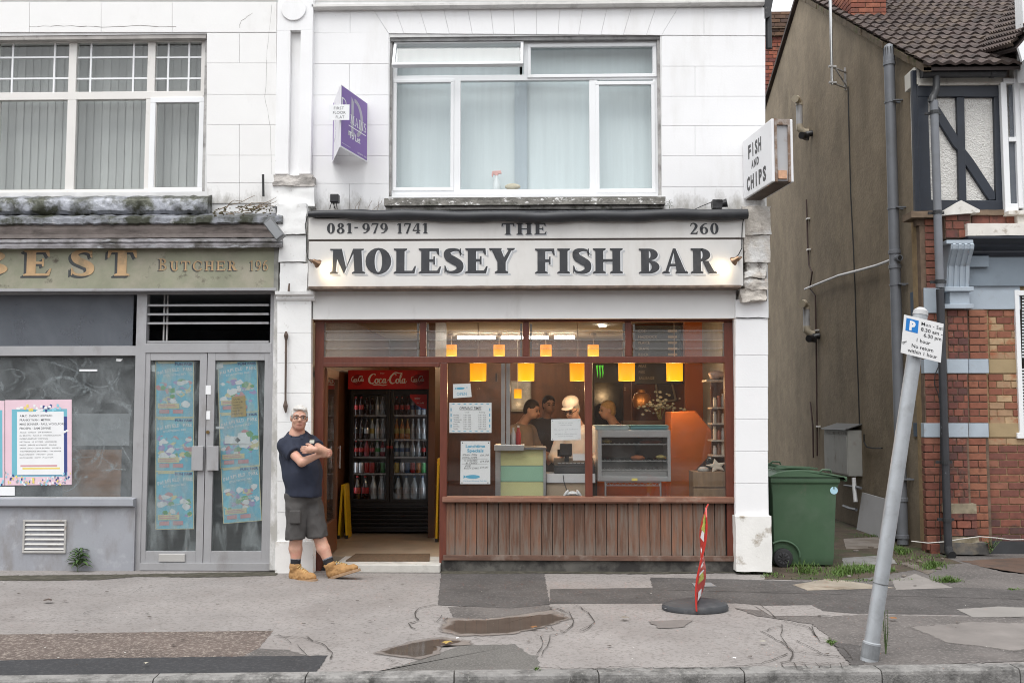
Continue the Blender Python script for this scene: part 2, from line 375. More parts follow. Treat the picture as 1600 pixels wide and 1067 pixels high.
class TXT:
    """flat print gathered on one surface: O origin, U right, V up (metres)"""
    def __init__(s, O, U, V): s.O, s.U, s.V = Vector(O), Vector(U).normalized(), Vector(V).normalized(); s.N = s.U.cross(s.V).normalized(); s.mb = MB()
    def pt(s, u, v, l=0): return s.O+s.U*u+s.V*v+s.N*l
    def text(s, txt, u, v, h, wd=None, al='l', bold=0, shear=0, lift=.001, rot=0):
        vs, fs = text2d(txt, bold, shear)
        if not vs: return s
        xs = [p[0] for p in vs]; a, b = min(xs), max(xs); k = h/.727; kx = k if wd is None else wd/(b-a)
        off = {'l': 0, 'c': -(b-a)*kx/2, 'r': -(b-a)*kx}[al]; c, n = math.cos(rot), math.sin(rot)
        pts = []
        for p in vs:
            x, y = (p[0]-a)*kx+off, p[1]*k
            pts.append(s.pt(u+x*c-y*n, v+x*n+y*c, lift))
        s.mb.add(pts, fs); return s
    def rect(s, u0, v0, u1, v1, lift=.0008): s.mb.add([s.pt(u0,v0,lift), s.pt(u1,v0,lift), s.pt(u1,v1,lift), s.pt(u0,v1,lift)], [(0,1,2,3)]); return s
    def poly(s, P, lift=.0008): s.mb.add([s.pt(p[0], p[1], lift) for p in P], [tuple(range(len(P)))]); return s
    def disc(s, u, v, r, lift=.0008, ry=None, n=14):
        ry = ry or r; return s.poly([(u+r*math.cos(2*math.pi*i/n), v+ry*math.sin(2*math.pi*i/n)) for i in range(n)], lift)
    def polys(s, P, u, v, kx, ky, lift=.001):
        for i, p in enumerate(P): s.mb.add([s.pt(u+q[0]*kx, v+q[1]*ky, lift+.00005*(i % 9)) for q in p], [tuple(range(len(p)))])
        return s
    def obj(s, name, m, parent=None):
        me = bpy.data.meshes.new(name); me.from_pydata(s.mb.v, [], s.mb.f); me.materials.append(m); me.update()
        o = link(name, me, parent); s.mb = MB(); return o
def script_cola(which=2):
    """flowing script word, unit cap height"""
    def bigC(x): return stroke([(x+.62,.80,.03),(x+.66,.93,.09),(x+.52,1.0,.07),(x+.24,.84,.16),(x+.06,.48,.20),(x+.10,.14,.18),(x+.32,.0,.12),(x+.56,.12,.05),(x+.66,.24,.03)],6)
    def o(x): return stroke([(x+.20,.50,.08),(x+.06,.36,.13),(x+.04,.14,.13),(x+.14,.02,.09),(x+.28,.12,.11),(x+.32,.34,.11),(x+.22,.50,.06),(x+.34,.44,.05),(x+.44,.50,.04)],5)
    def c(x): return stroke([(x+.30,.42,.10),(x+.18,.50,.07),(x+.05,.32,.13),(x+.06,.10,.12),(x+.18,.02,.08),(x+.32,.14,.05),(x+.40,.26,.04)],5)
    def a(x): return stroke([(x+.28,.46,.08),(x+.12,.48,.07),(x+.04,.26,.13),(x+.06,.06,.11),(x+.18,.06,.08),(x+.30,.40,.06)],5)+stroke([(x+.30,.50,.12),(x+.27,.2,.12),(x+.30,.04,.09),(x+.42,.12,.05),(x+.50,.26,.03)],5)
    def l(x): return stroke([(x+.0,.20,.04),(x+.20,.60,.05),(x+.30,.92,.07),(x+.22,1.0,.08),(x+.12,.7,.12),(x+.10,.2,.13),(x+.18,.02,.09),(x+.32,.14,.04)],5)
    P = bigC(0)+o(.62)+c(1.02)+a(1.40)+[[(1.92,.30),(2.06,.34),(2.06,.44),(1.92,.40)]]
    P += bigC(2.10)+o(2.72)+l(3.06)+a(3.34)
    P += stroke([(.30,.02,.03),(.55,-.14,.09),(1.0,-.12,.10),(1.5,-.20,.08),(1.9,-.10,.03)],6)+stroke([(2.36,.98,.04),(2.7,1.14,.10),(3.1,1.06,.09),(3.4,1.12,.04)],6)
    return P, 3.86
# ------------------------------------------------------------------ ground, pavement, road
asph_light = mat('old_pavement_asphalt', (.268,.247,.236), .85, .13, 1.3, .6, 110, dirt=(.195,.172,.16), damt=(.48,.8), dscale=.9, dirt2=(.15,.135,.125), d2amt=(.50,.68), d2scale=38, bdist=.004)
asph_dark = mat('dark_patch_asphalt', (.078,.071,.068), .9, .22, 3, .9, 120, dirt=(.165,.152,.145), damt=(.52,.72), dscale=42, dirt2=(.05,.046,.044), d2amt=(.5,.75), d2scale=2.5, bdist=.005)
asph_black = mat('fresh_black_asphalt', (.030,.030,.033), .85, .12, 4, .7, 200, dirt=(.07,.07,.072), damt=(.5,.72), dscale=42)
asph_brown = mat('speckled_brown_asphalt', (.115,.088,.076), .92, .2, 2, 1.0, 190, dirt=(.29,.245,.21), damt=(.50,.62), dscale=44, bdist=.006)
asph_grey = mat('gritty_grey_asphalt', (.115,.108,.10), .92, .2, 3, 1.0, 200, dirt=(.20,.19,.175), damt=(.48,.66), dscale=70, bdist=.006)
asph_mid = mat('worn_mid_asphalt', (.125,.112,.105), .88, .18, 2, .8, 110, dirt=(.06,.055,.052), damt=(.45,.75), dscale=1.8, dirt2=(.21,.19,.178), d2amt=(.52,.66), d2scale=40)
road_m = mat('road_asphalt', (.05,.05,.052), .85, .15, 3, .8, 150, dirt=(.10,.10,.10), damt=(.6,.8), dscale=60)
kerb_m = mat('kerb_concrete', (.25,.24,.23), .85, .12, 3, .8, 70, dirt=(.075,.072,.068), damt=(.44,.66), dscale=7, dirt2=(.3,.29,.27), d2amt=(.55,.7), d2scale=40, rand=.12, bdist=.008)
soil_m = mat('damp_soil_path', (.075,.055,.038), .95, .3, 4, 1, 40, dirt=(.05,.06,.025), damt=(.5,.62), dscale=2.5, dirt2=(.13,.09,.06), d2amt=(.6,.7), d2scale=4, bdist=.015)
slab_m = mat('old_paving_slab', (.20,.175,.155), .85, .2, 4, .5, 60, dirt=(.10,.075,.05), damt=(.45,.7), dscale=3, rand=.15)
crack_m = mat('crack_dirt', (.055,.048,.042), .95)
redbrown = mat('rusty_forecourt_asphalt', (.105,.066,.048), .9, .25, 3, .8, 90, dirt=(.05,.045,.042), damt=(.5,.7), dscale=2.2)
def wet(name):
    m, t, p, out = nodes(name); t.nodes.remove(p)
    b = N(t, 'ShaderNodeBsdfTransparent'); b.inputs[0].default_value = (.80,.76,.72,1)
    g = N(t, 'ShaderNodeBsdfGlossy'); g.inputs['Roughness'].default_value = .02
    f = N(t, 'ShaderNodeFresnel', IOR=1.33); mx = t.nodes.new('ShaderNodeMixShader')
    t.links.new(f.outputs[0], mx.inputs[0]); t.links.new(b.outputs[0], mx.inputs[1]); t.links.new(g.outputs[0], mx.inputs[2]); t.links.new(mx.outputs[0], out.inputs[0])
    return m
water_m = wet('shallow_puddle_water')
damp_m = mat('damp_asphalt_under_puddle', (.20,.175,.16), .45, .15, 5, .3, 120)
dry_m = mat('drying_asphalt', (.17,.152,.142), .8, .1, 5, .3, 120)
def soft_edge(m):
    """a wet margin that thins out: the sheet fades to nothing over its own rim"""
    t = m.node_tree; out = t.nodes['Material Output']; src = out.inputs['Surface'].links[0].from_socket
    at_ = t.nodes.new('ShaderNodeAttribute'); at_.attribute_name = 'rim'
    f = ramp(t, math_(t, 'ADD', at_.outputs['Fac'], math_(t, 'MULTIPLY', math_(t, 'SUBTRACT', noise(t, 14, 5), .5), .9)), .18, .62)
    tr = t.nodes.new('ShaderNodeBsdfTransparent'); mx = t.nodes.new('ShaderNodeMixShader')
    t.links.new(f, mx.inputs[0]); t.links.new(tr.outputs[0], mx.inputs[1]); t.links.new(src, mx.inputs[2]); t.links.new(mx.outputs[0], out.inputs['Surface'])
for m_ in (water_m, damp_m, dry_m): soft_edge(m_)
def soft_patch(name, m, pxs, lvl, grow=1.12):
    P = [gr(x, y) for x, y in pxs]; c = sum(P, Vector())/len(P); Q = ragged([tuple(c+(p-c)*grow) for p in P], .03, .06, len(pxs)+lvl); z = .0018*lvl; n = len(Q); V = []; A = []
    for k, u in enumerate((1, .90, .80, .5)):
        for p in Q: q = c+(Vector(p)-c)*u; V.append((q.x, max(q.y, ky(q.x)+.004), z)); A.append((0, .45, 1, 1)[k])
    V.append((c.x, c.y, z)); A.append(1)
    F_ = [(k*n+i, k*n+(i+1) % n, (k+1)*n+(i+1) % n, (k+1)*n+i) for k in range(3) for i in range(n)]+[(3*n+i, 3*n+(i+1) % n, 4*n) for i in range(n)]
    me = bpy.data.meshes.new(name); me.from_pydata(V, [], F_); at_ = me.attributes.new('rim', 'FLOAT', 'POINT'); at_.data.foreach_set('value', A)
    bm = bmesh.new(); bm.from_mesh(me); bmesh.ops.recalc_face_normals(bm, faces=bm.faces)
    if sum(f.normal.z for f in bm.faces) < 0: bmesh.ops.reverse_faces(bm, faces=bm.faces)
    bm.to_mesh(me); bm.free(); me.materials.append(m); return link(name, me, pavement)

KA, KB = gr(0, 1056), gr(1600, 1037); KS = (KB.y-KA.y)/(KB.x-KA.x)      # back edge of the kerb, slightly skew to the shop fronts
def ky(x): return KA.y+(x-KA.x)*KS
KY = ky(0)
struct(MB().add([(-300,-300,-.16),(300,-300,-.16),(300,300,-.16),(-300,300,-.16)], [(0,1,2,3)]).obj('ground', mat('far_ground', (.10,.10,.095), .95)))
struct(MB().add([(-60,-14,-.125),(60,-14,-.125),(60,KY+1.5,-.125),(-60,KY+1.5,-.125)], [(0,1,2,3)]).obj('road', road_m))
pav = MB(); pav.prism([(-40, ky(-40), -.155), (40, ky(40), -.155), (40, .35, -.155), (-40, .35, -.155)], (0, 0, .155))
pavement = struct(pav.obj('pavement', asph_light))
# the kerb runs a little skew to the shop fronts
kerb = bpy.data.objects.new('kerb', None); COL.objects.link(kerb); kerb.location = (0, KY, -.06); kerb['kind'] = 'structure'
joints = [gr(x, 1046).x for x in (-420, -240, -80, 0+258, 485, 710, 932, 1158, 1374, 1594, 1810, 2050)]
for a, b in zip(joints[:-1], joints[1:]):
    y0 = KY-.135
    MB().prism([(a+.004, KY-.002, -.15), (a+.004, KY-.002, .006), (a+.004, y0+.022, .004), (a+.004, y0+.006, -.004), (a+.004, y0, -.022), (a+.004, y0-.006, -.15)], (b-a-.008, 0, 0)).obj('kerb_stone', kerb_m, kerb)
MB().box(joints[0], joints[-1], KY-.12, KY-.006, -.15, -.012).obj('kerb_bed', crack_m, kerb)
bx('kerb_stone', kerb_m, -40, joints[0], KY-.135, KY-.002, -.15, .004, kerb); bx('kerb_stone', kerb_m, joints[-1], 40, KY-.135, KY-.002, -.15, .004, kerb)

kerb.rotation_euler.z = math.atan(KS)
def ragged(P, amp=.012, step=.035, seed=1):
    amp *= .55
    r_ = random.Random(seed); out = []
    for i in range(len(P)):
        a, b = Vector(P[i]), Vector(P[(i+1) % len(P)]); n = max(1, int((b-a).length/step))
        for k in range(n):
            p = a.lerp(b, k/n); out.append((p.x+r_.uniform(-amp, amp), p.y+r_.uniform(-amp, amp), p.z))
    return out
_pn = [0]
def patch(name, m, pxs, lvl=1, amp=.012, parent=pavement):
    _pn[0] += 1; z = .0018*lvl
    P = ragged([tuple(gr(x, y)) for x, y in pxs], amp, seed=_pn[0])
    P = [(x, max(y, ky(x)+.004), z) for x, y, _ in P]
    me = bpy.data.meshes.new(name); bm = bmesh.new()
    vs = [bm.verts.new(p) for p in P]; f = bm.faces.new(vs); f.normal_update()
    if f.normal.z < 0: f.normal_flip()
    bmesh.ops.triangulate(bm, faces=[f]); bm.to_mesh(me); bm.free(); me.materials.append(m)
    return link(name, me, parent)
patch('asphalt_patch', asph_brown, [(-60,992),(180,988),(428,985),(405,1012),(378,1026),(200,1029),(-60,1032)], 1)
patch('asphalt_patch', asph_mid, [(378,1027),(404,1013),(452,1015),(478,1024),(430,1027)], 1)
patch('asphalt_patch', asph_black, [(-60,1034),(120,1029),(512,1024),(500,1043),(486,1056),(470,1070),(-60,1070)], 2)
patch('asphalt_patch', asph_dark, [(689,896),(850,894),(859,944),(800,950),(720,947),(684,945)], 2)
patch('asphalt_patch', asph_mid, [(700,948),(858,945),(866,962),(820,968),(712,972)], 1)
patch('asphalt_patch', asph_dark, [(859,920),(1015,918),(1300,920),(1660,935),(1660,963),(1330,958),(1150,942),(860,943)], 1)
patch('asphalt_patch', asph_dark, [(1016,902),(1145,905),(1345,911),(1660,925),(1660,938),(1020,921)], 2)
patch('asphalt_patch', asph_mid, [(1150,950),(1290,964),(1350,960),(1660,966),(1660,1030),(1340,1044),(1305,1005),(1270,975),(1180,962)], 2, .03)
patch('asphalt_patch', asph_light, [(1180,947),(1268,946),(1300,962),(1205,963)], 3)
patch('asphalt_patch', mat('pale_asphalt', (.24,.225,.21), .85, .1, 2, .4, 150), [(1494,952),(1560,948),(1660,952),(1660,963),(1520,965)], 3)

patch('asphalt_patch', asph_grey, [(585,1052),(650,1032),(720,1008),(806,1006),(826,1022),(841,1024),(843,1048),(790,1060),(590,1060)], 1, .02)
patch('asphalt_patch', asph_dark, [(1300,1003),(1345,1010),(1352,1046),(1330,1040)], 4, .02)
patch('asphalt_patch', redbrown, [(1500,876),(1660,868),(1660,905),(1560,892)], 1, .04)
patch('asphalt_patch', asph_mid, [(1210,905),(1340,893),(1500,880),(1660,905),(1660,928),(1345,912)], 1, .03)
struct(patch('metal_cover_plate', mat('galvanised_cover', (.32,.33,.34), .5, .1, 8, .2, 60, metal=.4), [(1081,912),(1110,911),(1120,917),(1086,918)], 5, .0))
# puddles
mott = mat('mottled_asphalt', (.19,.172,.16), .88, .2, 3, .5, 110); soft_edge(mott); soft_patch('asphalt_patch', mott, [(1424,980),(1520,972),(1660,976),(1660,1012),(1580,1016),(1480,1004)], 3)
soft_patch('damp_patch', damp_m, [(698,966),(760,968),(862,954),(890,966),(850,980),(790,992),(720,994),(690,986)], 3)
soft_patch('damp_patch', damp_m, [(586,1020),(640,1004),(690,996),(730,1002),(740,1007),(690,1010),(684,1022),(660,1030),(618,1026)], 3)
soft_patch('damp_patch', dry_m, [(1016,972),(1050,969),(1084,970),(1066,981),(1030,982)], 3)
for o in (soft_patch('puddle', water_m, [(716,970),(760,970),(860,960),(884,966),(848,979),(790,990),(724,991),(697,983)], 4),
          soft_patch('puddle', water_m, [(596,1019),(644,1006),(690,1000),(724,1003),(684,1010),(676,1022),(650,1027),(620,1024)], 4)): pass
patch('dirt_line', mat('mossy_dirt', (.055,.05,.035), .95, .4, 12, .8, 60, dirt=(.10,.09,.07), damt=(.5,.65), dscale=14), [(-60,900),(215,897),(430,893),(432,899),(330,902),(216,901),(150,906),(60,907),(-60,907)], 2, .03)
patch('dirt_line', MATS['mossy_dirt'], [(686,889),(1150,887),(1150,895),(1000,897),(860,896),(690,897)], 3, .03)
# cracks: narrow dirt-filled grooves
cm = MB(); cr_ = random.Random(11)
def crack(pxs, wd=.007, jit=5, lvl=6):
    pts = []
    for (a, b) in zip(pxs[:-1], pxs[1:]):
        n = max(2, int(math.hypot(b[0]-a[0], b[1]-a[1])/7))
        for k in range(n):
            u = k/n; pts.append((a[0]+(b[0]-a[0])*u+cr_.uniform(-jit, jit)*.5, a[1]+(b[1]-a[1])*u+cr_.uniform(-jit, jit)*.25))
    pts.append(pxs[-1]); W = [gr(*p, .0018*lvl) for p in pts]
    for i in range(len(W)-1):
        t = (W[i+1]-W[i]); t.z = 0; t.normalize(); nn = Vector((-t.y, t.x, 0)); w0 = wd*cr_.uniform(.12, .48); w1 = wd*cr_.uniform(.12, .48)
        cm.add([W[i]-nn*w0, W[i+1]-nn*w1, W[i+1]+nn*w1, W[i]+nn*w0], [(0,1,2,3)])
crack([(428,992),(480,995),(488,1000),(510,1008),(520,1018),(516,1028)], .012)
crack([(436,990),(455,1004)]); crack([(466,1006),(474,1018),(486,1025)]); crack([(478,994),(484,998),(540,1008)], .004)
crack([(683,942),(655,950),(648,958),(652,967),(640,974),(650,982)], .012); crack([(690,960),(684,970),(700,964)])
crack([(862,948),(890,955),(898,970),(880,988),(836,993)], .011); crack([(872,950),(895,962)]); crack([(900,944),(918,956),(930,970),(910,985)], .010); crack([(846,992),(846,1010),(838,1022)], .009); crack([(858,992),(856,1008),(846,1024)], .007)
crack([(838,980),(860,978),(866,983)], .01); crack([(740,996),(786,1006)], .006); crack([(600,1028),(630,1038)], .008); crack([(905,984),(922,976)], .01)
crack([(842,1042),(930,1044),(960,1040),(1010,1042),(1100,1043),(1190,1036),(1230,1020)], .011)
crack([(1190,944),(1206,960),(1230,970),(1262,978),(1280,1000),(1320,1012),(1332,1030)], .010)
crack([(1190,985),(1205,995),(1222,1002),(1240,1016),(1236,1030),(1218,1034)], .011); crack([(1222,975),(1220,992),(1240,1016)], .009); crack([(1240,1016),(1290,1022),(1330,1026)], .009)
crack([(1190,985),(1218,978),(1222,975)], .01); crack([(1246,1000),(1268,1010),(1290,1022)], .01); crack([(1268,978),(1276,994),(1300,998)], .01); crack([(1218,1034),(1280,1036),(1330,1034)], .009)
for k in range(6): crack([(1222+k*18, 1035), (1226+k*18, 1042)], .009)
crack([(0,967),(120,968),(170,965)], .006); crack([(178,963),(430,963)], .004, 1); crack([(128,958),(150,952)]); crack([(208,925),(222,916)]); crack([(580,963),(690,964)], .004, 1); crack([(930,961),(1030,962)], .004, 1)
crack([(1060,960),(1180,985)], .003); crack([(1295,920),(1345,921)], .006)
stuff(cm.obj('crack', crack_m, pavement))
# specks of gum, leaves and grit on the pavement
lm = MB()
for k in range(170):
    x, y = cr_.uniform(-20, 1620), cr_.uniform(905, 1040); p = gr(x, y, .0125); a = cr_.uniform(0, 6.28); s_ = cr_.choice((.004,.006,.008,.012,.02))
    lm.add([p+Vector((s_*math.cos(a+i*1.57+cr_.uniform(-.3,.3)), .7*s_*math.sin(a+i*1.57), cr_.uniform(0,.003))) for i in range(4)], [(0,1,2,3)]); 
stuff(lm.obj('litter_specks', mat('dark_specks', (.06,.045,.035), .9, .3), pavement))
lm = MB()
for k in range(75):
    x, y = cr_.uniform(-20, 1620), cr_.uniform(905, 1040); p = gr(x, y, .0130); s_ = cr_.choice((.003,.004,.005,.008))
    lm.add([p+Vector((s_*math.cos(i*1.57+k), .8*s_*math.sin(i*1.57+k), cr_.uniform(0,.003))) for i in range(4)], [(0,1,2,3)])
stuff(lm.obj('pale_litter_specks', mat('pale_specks', (.6,.58,.54), .8, .2), pavement))
# ------------------------------------------------------------------ the white fish shop building
from mathutils import noise as mnoise
def block(parent, pxs, Y=0.0, dep=.012, m=None, g=.0014, name='stone_block', bevel=.0025):
    P = [at(x, y, Y) for x, y in pxs]; c = sum(P, Vector())/len(P)
    Q = [(p.x+(g if p.x < c.x else -g), p.z+(g if p.z < c.z else -g)) for p in P]
    return MB().xz(Q, Y, Y+dep).obj(name, m or white_wall, parent, bevel=bevel)
def rough_block(parent, name, m, px0, py0, px1, py1, Y, dep, amp=.015, cuts=6, seed=0, sc=9):
    x0, x1, z0, z1 = rc(px0, py0, px1, py1, Y)
    me = MB().box(x0, x1, Y, Y+dep, z0, z1).mesh(name, m)
    bm = bmesh.new(); bm.from_mesh(me)
    bmesh.ops.subdivide_edges(bm, edges=bm.edges, cuts=cuts, use_grid_fill=True)
    for v in bm.verts:
        n = mnoise.noise_vector(v.co*sc+Vector((seed*5.1, seed, 0)))+.5*mnoise.noise_vector(v.co*sc*3+Vector((seed, 0, 9)))
        v.co += n*amp
    bm.to_mesh(me); bm.free(); shade(me, 50)
    return link(name, me, parent)
XL = at(488, 200, 0).x; XR = at(1196, 200, 0).x; XP = at(431, 300, 0).x
shop = thing('shop_building', 'white painted shop building with red brown timber front, fish bar below and flat above', 'building', ((XL+XR)/2, 0, 0))
def zz(py, Y=0.0): return at(800, py, Y).z
def soot_band(m, zlo, zhi, col, amt=(.40,.66), sc=7, stretch=(1,1,.5)):
    """soot and algae splashed up a wall above a ledge, ragged, gone at zhi"""
    t = m.node_tree; p = t.nodes['Principled BSDF']; src = p.inputs['Base Color'].links[0].from_socket
    g = t.nodes.new('ShaderNodeNewGeometry'); sp = t.nodes.new('ShaderNodeSeparateXYZ'); t.links.new(g.outputs['Position'], sp.inputs[0])
    mr = t.nodes.new('ShaderNodeMapRange'); mr.inputs['From Min'].default_value = zlo; mr.inputs['From Max'].default_value = zhi; mr.inputs['To Min'].default_value = .32; mr.inputs['To Max'].default_value = -.22; t.links.new(sp.outputs[2], mr.inputs[0])
    f = ramp(t, math_(t, 'ADD', noise(t, sc, 8, stretch=stretch, rough=.7, seed=4), mr.outputs[0]), amt[0]+.18, amt[1]+.22)
    t.links.new(mixc(t, math_(t, 'MULTIPLY', f, .85), src, col), p.inputs['Base Color'])
pier_white = white_wall.copy(); pier_white.name = 'painted_pier'
soot_band(white_wall, zz(334), zz(268), (.33,.315,.285))
soot_band(white_worn, .0, .9, (.30,.275,.24), sc=9)
zt = 8.2
WX0, WX1, WZ0, WZ1 = rc(608, 56, 1033, 306, 0)
zf = zz(497)                                                 # soffit over the shop window
w_ = MB()
w_.box(XL, WX0, .01, .3, zf, zt); w_.box(WX1, XR, .01, .3, zf, zt); w_.box(WX0, WX1, .01, .3, zf, WZ0); w_.box(WX0, WX1, .01, .3, WZ1, zt)
w_.obj('wall', white_joint, shop)
w_ = MB(); w_.box(XR-.28, XR, .3, 7.5, 0, zt); w_.box(XP-.1, XR, 7.5, 7.75, 0, zt); w_.box(XP-.1, XP+.12, .3, 7.5, 0, zt)
w_.obj('side_wall', mat('grey_render', (.4,.39,.37), .9), shop)
bx('roof', mat('flat_roof_felt', (.06,.06,.065), .9), XP-.1, XR, .3, 7.75, zt, zt+.12, shop)
MB().box(XP-.1, XR+.04, -.06, .3, zt, zt+.25).obj('parapet', white_wall, shop)
# ashlar blocks: left of the window, right of it, flat arch above
lines_l = [9, 52, 100, 149, 196, 244, 287, 330]; lines_r = [13, 57, 104, 151, 197, 244, 292, 335]
for i in range(1, 7):
    y0, y1 = lines_l[i], lines_l[i+1]
    if i % 2 == 1: cuts = [488, 607.5]
    else: cuts = [488, 546, 607.5]
    for a, b in zip(cuts[:-1], cuts[1:]): block(shop, [(a,y0),(b,y0),(b,y1),(a,y1)])
    y0, y1 = lines_r[i], lines_r[i+1]
    cuts = [1034, 1196] if i % 2 else [1034, 1086, 1196]
    for a, b in zip(cuts[:-1], cuts[1:]): block(shop, [(a,y0),(b,y0),(b,y1),(a,y1)])
vt = [(488,488),(547,547),(579,607),(616,631),(654,667),(692,702),(730,738),(766,771),(802,804),(838,838),(875,872),(911,904),(949,939),(987,974),(1025,1010),(1060,1034),(1100,1100),(1196,1196)]
for (a, b), (c, d) in zip(vt[:-1], vt[1:]):
    ya, yb = 9+(a-488)*.005, 52+(a-488)*.006
    block(shop, [(a,ya),(c,ya),(d,yb+.5),(b,yb)])
for a, b in ((430,560),(560,690),(690,820),(820,950),(950,1080),(1080,1196)):
    block(shop, [(a,-80),(b,-80),(b,1.5),(a,1.5)]); block(shop, [(a+40,-180),(b+40,-180),(b+40,-82),(a+40,-82)]) if b < 1190 else None
x0, x1, z0, z1 = rc(487, 2, 1195, 10, -.07)
MB().sweepx([(.005,z0),(-.05,z0),(-.07,z0+.02),(-.07,z1-.012),(.005,z1)], x0, x1).obj('string_course', mat('stained_string_course', (.66,.65,.63), .8, .1, 6, .3, 40, dirt=(.35,.34,.33), damt=(.55,.8), dscale=5), shop)
for a, b, y in ((608,630,313),):
    pass
block(shop, [(608,328),(1034,328),(1034,310),(608,310)])
# upper window
win = MB(); Yw = .09
for r_ in ((612,64,1028,71),(612,296,1028,304),(612,64,619.5,304),(1020.5,64,1028,304),(612,117,1028,126),(707,126,719.5,297),(921,126,934,297),(818.5,66,827.5,118)):
    x0, x1, z0, z1 = rc(*r_, Yw); win.box(x0, x1, Yw+rnd.uniform(0,.001), Yw+.06, z0, z1)
win = win.obj('window', upvc, shop, bevel=.004)
upg = glass('upper_window_glass', (.97,.985,.985))
def pane(px0, py0, px1, py1, Y, parent, m, name='pane', t=.005):
    x0, x1, z0, z1 = rc(px0, py0, px1, py1, Y); return bx(name, m, x0, x1, Y, Y+t, z0, z1, parent)
for r_ in ((619,126,708,297),(718,125,922,298),(933,126,1021,297),(827,70,1021,118)): pane(*r_, Yw+.03, win, upg)
def sash(px0, py0, px1, py1, Y, wd, parent, name='casement', tilt=0, m=None, gm=None):
    x0, x1, z0, z1 = rc(px0, py0, px1, py1, Y); b = MB()
    b.box(x0,x1,Y,Y+.05,z0,z0+wd); b.box(x0,x1,Y,Y+.05,z1-wd,z1); b.box(x0,x0+wd,Y+.001,Y+.051,z0+wd,z1-wd); b.box(x1-wd,x1,Y+.001,Y+.051,z0+wd,z1-wd)
    if not tilt: return b.obj(name, m or upvc, parent, bevel=.004)
    M = Matrix.Translation((0, Y, z1)) @ Matrix.Rotation(tilt, 4, 'X') @ Matrix.Translation((0, -Y, -z1))
    b.v = [tuple(M @ Vector(v)) for v in b.v]
    g = MB().box(x0+wd*.8, x1-wd*.8, Y+.02, Y+.026, z0+wd*.8, z1-wd*.8); g.v = [tuple(M @ Vector(v)) for v in g.v]
    b.obj(name, m or upvc, parent, bevel=.004); g.obj('pane', gm or upg, parent)
sash(614,124,709,298,Yw-.012,.036,win); sash(931,127,1024,301,Yw-.012,.038,win); sash(824,68,1026,121,Yw-.014,.036,win)
# top-hung light, propped open
sash(615.5,64,818,114,Yw-.03,.03,win, 'top_light', R(-27))
# upper room and what hangs in it
room_m = mat('dim_room_wall', (.35,.34,.33), .9)
ur = MB(); x0, x1, z0, z1 = rc(560, 30, 1080, 330, .3)
ur.add([(x0,.3,z0),(x1,.3,z0),(x1,2.6,z0),(x0,2.6,z0),(x0,.3,z1),(x1,.3,z1),(x1,2.6,z1),(x0,2.6,z1)], [(0,1,2,3),(4,5,6,7),(3,2,6,7),(0,3,7,4),(1,2,6,5)])
ur.obj('upstairs_room', room_m, shop)
def curtain(name, label, m, px0, px1, py0, py1, Y, waves, amp, cat='curtain', group=None, seed=1):
    x0, x1, z0, z1 = rc(px0, py0, px1, py1, Y); r_ = random.Random(seed); n = int(waves*8); b = MB(); ph = 0; V = []
    for i in range(n+1):
        ph += 2*math.pi/8*r_.uniform(.6, 1.4); a = amp*(.6+.4*math.sin(i*.13+seed))
        V.append((x0+(x1-x0)*i/n, Y+a*math.sin(ph)))
    pts = [(p[0], p[1], z0) for p in V]+[(p[0], p[1]*.4+Y*.6, z1) for p in V]
    b.add(pts, [(i, i+1, n+1+i+1, n+1+i) for i in range(n)])
    me = b.mesh(name, m); shade(me, 80); o = link(name, me); tag(o, label, cat, group); return o
net = mat('pale_net_curtain', (.70,.76,.77), .9, .04, 2, stretch=(9,1,.4))
dkc = mat('grey_net_fold', (.46,.52,.56), .9, .05, 2)
curtain('net_curtain', 'pale net curtain filling the left and centre of the upstairs window', net, 618, 812, 60, 302, .30, 12, .0035)
curtain('net_curtain', 'pale net curtain on the right of the upstairs window', net, 816, 1030, 60, 302, .30, 12, .0035, seed=4)
curtain('curtain_fold', 'darker grey curtain fold hanging mid window upstairs between two pale nets', dkc, 804, 824, 118, 302, .27, 2, .01, seed=3)
# stone sill with flaking paint
sillm = mat('flaking_stone_sill', (.22,.21,.19), .95, .35, 12, .9, 45, dirt=(.75,.74,.72), damt=(.57,.61), dscale=16, dstretch=(1,1,2.2), dirt2=(.06,.06,.045), d2amt=(.55,.7), d2scale=6, bdist=.012)
rough_block(win, 'sill', sillm, 600, 309, 1040, 320, -.14, .20, .006, 9, 3, 16)
rough_block(win, 'sill_moulding', mat('chipped_grey_ledge', (.42,.41,.39), .9, .25, 9, .7, 40, dirt=(.1,.1,.08), damt=(.5,.66), dscale=9), 603, 319.5, 1036, 327, -.09, .14, .005, 9, 5, 14)
pbx('frame_sill', upvc, 612, 303, 1028, 308, -.01, .1, win)
pbx('lintel', mat('grey_stained_lintel', (.30,.30,.30), .85, .2, 5, .4, 40, dirt=(.12,.12,.12), damt=(.5,.7), dscale=6), 609, 55, 1032, 63, .03, .08, win)
pbx('reveal', grime, 607.5, 60, 612, 306, .05, .1, win); pbx('reveal', grime, 1028, 60, 1033.5, 306, .05, .1, win)

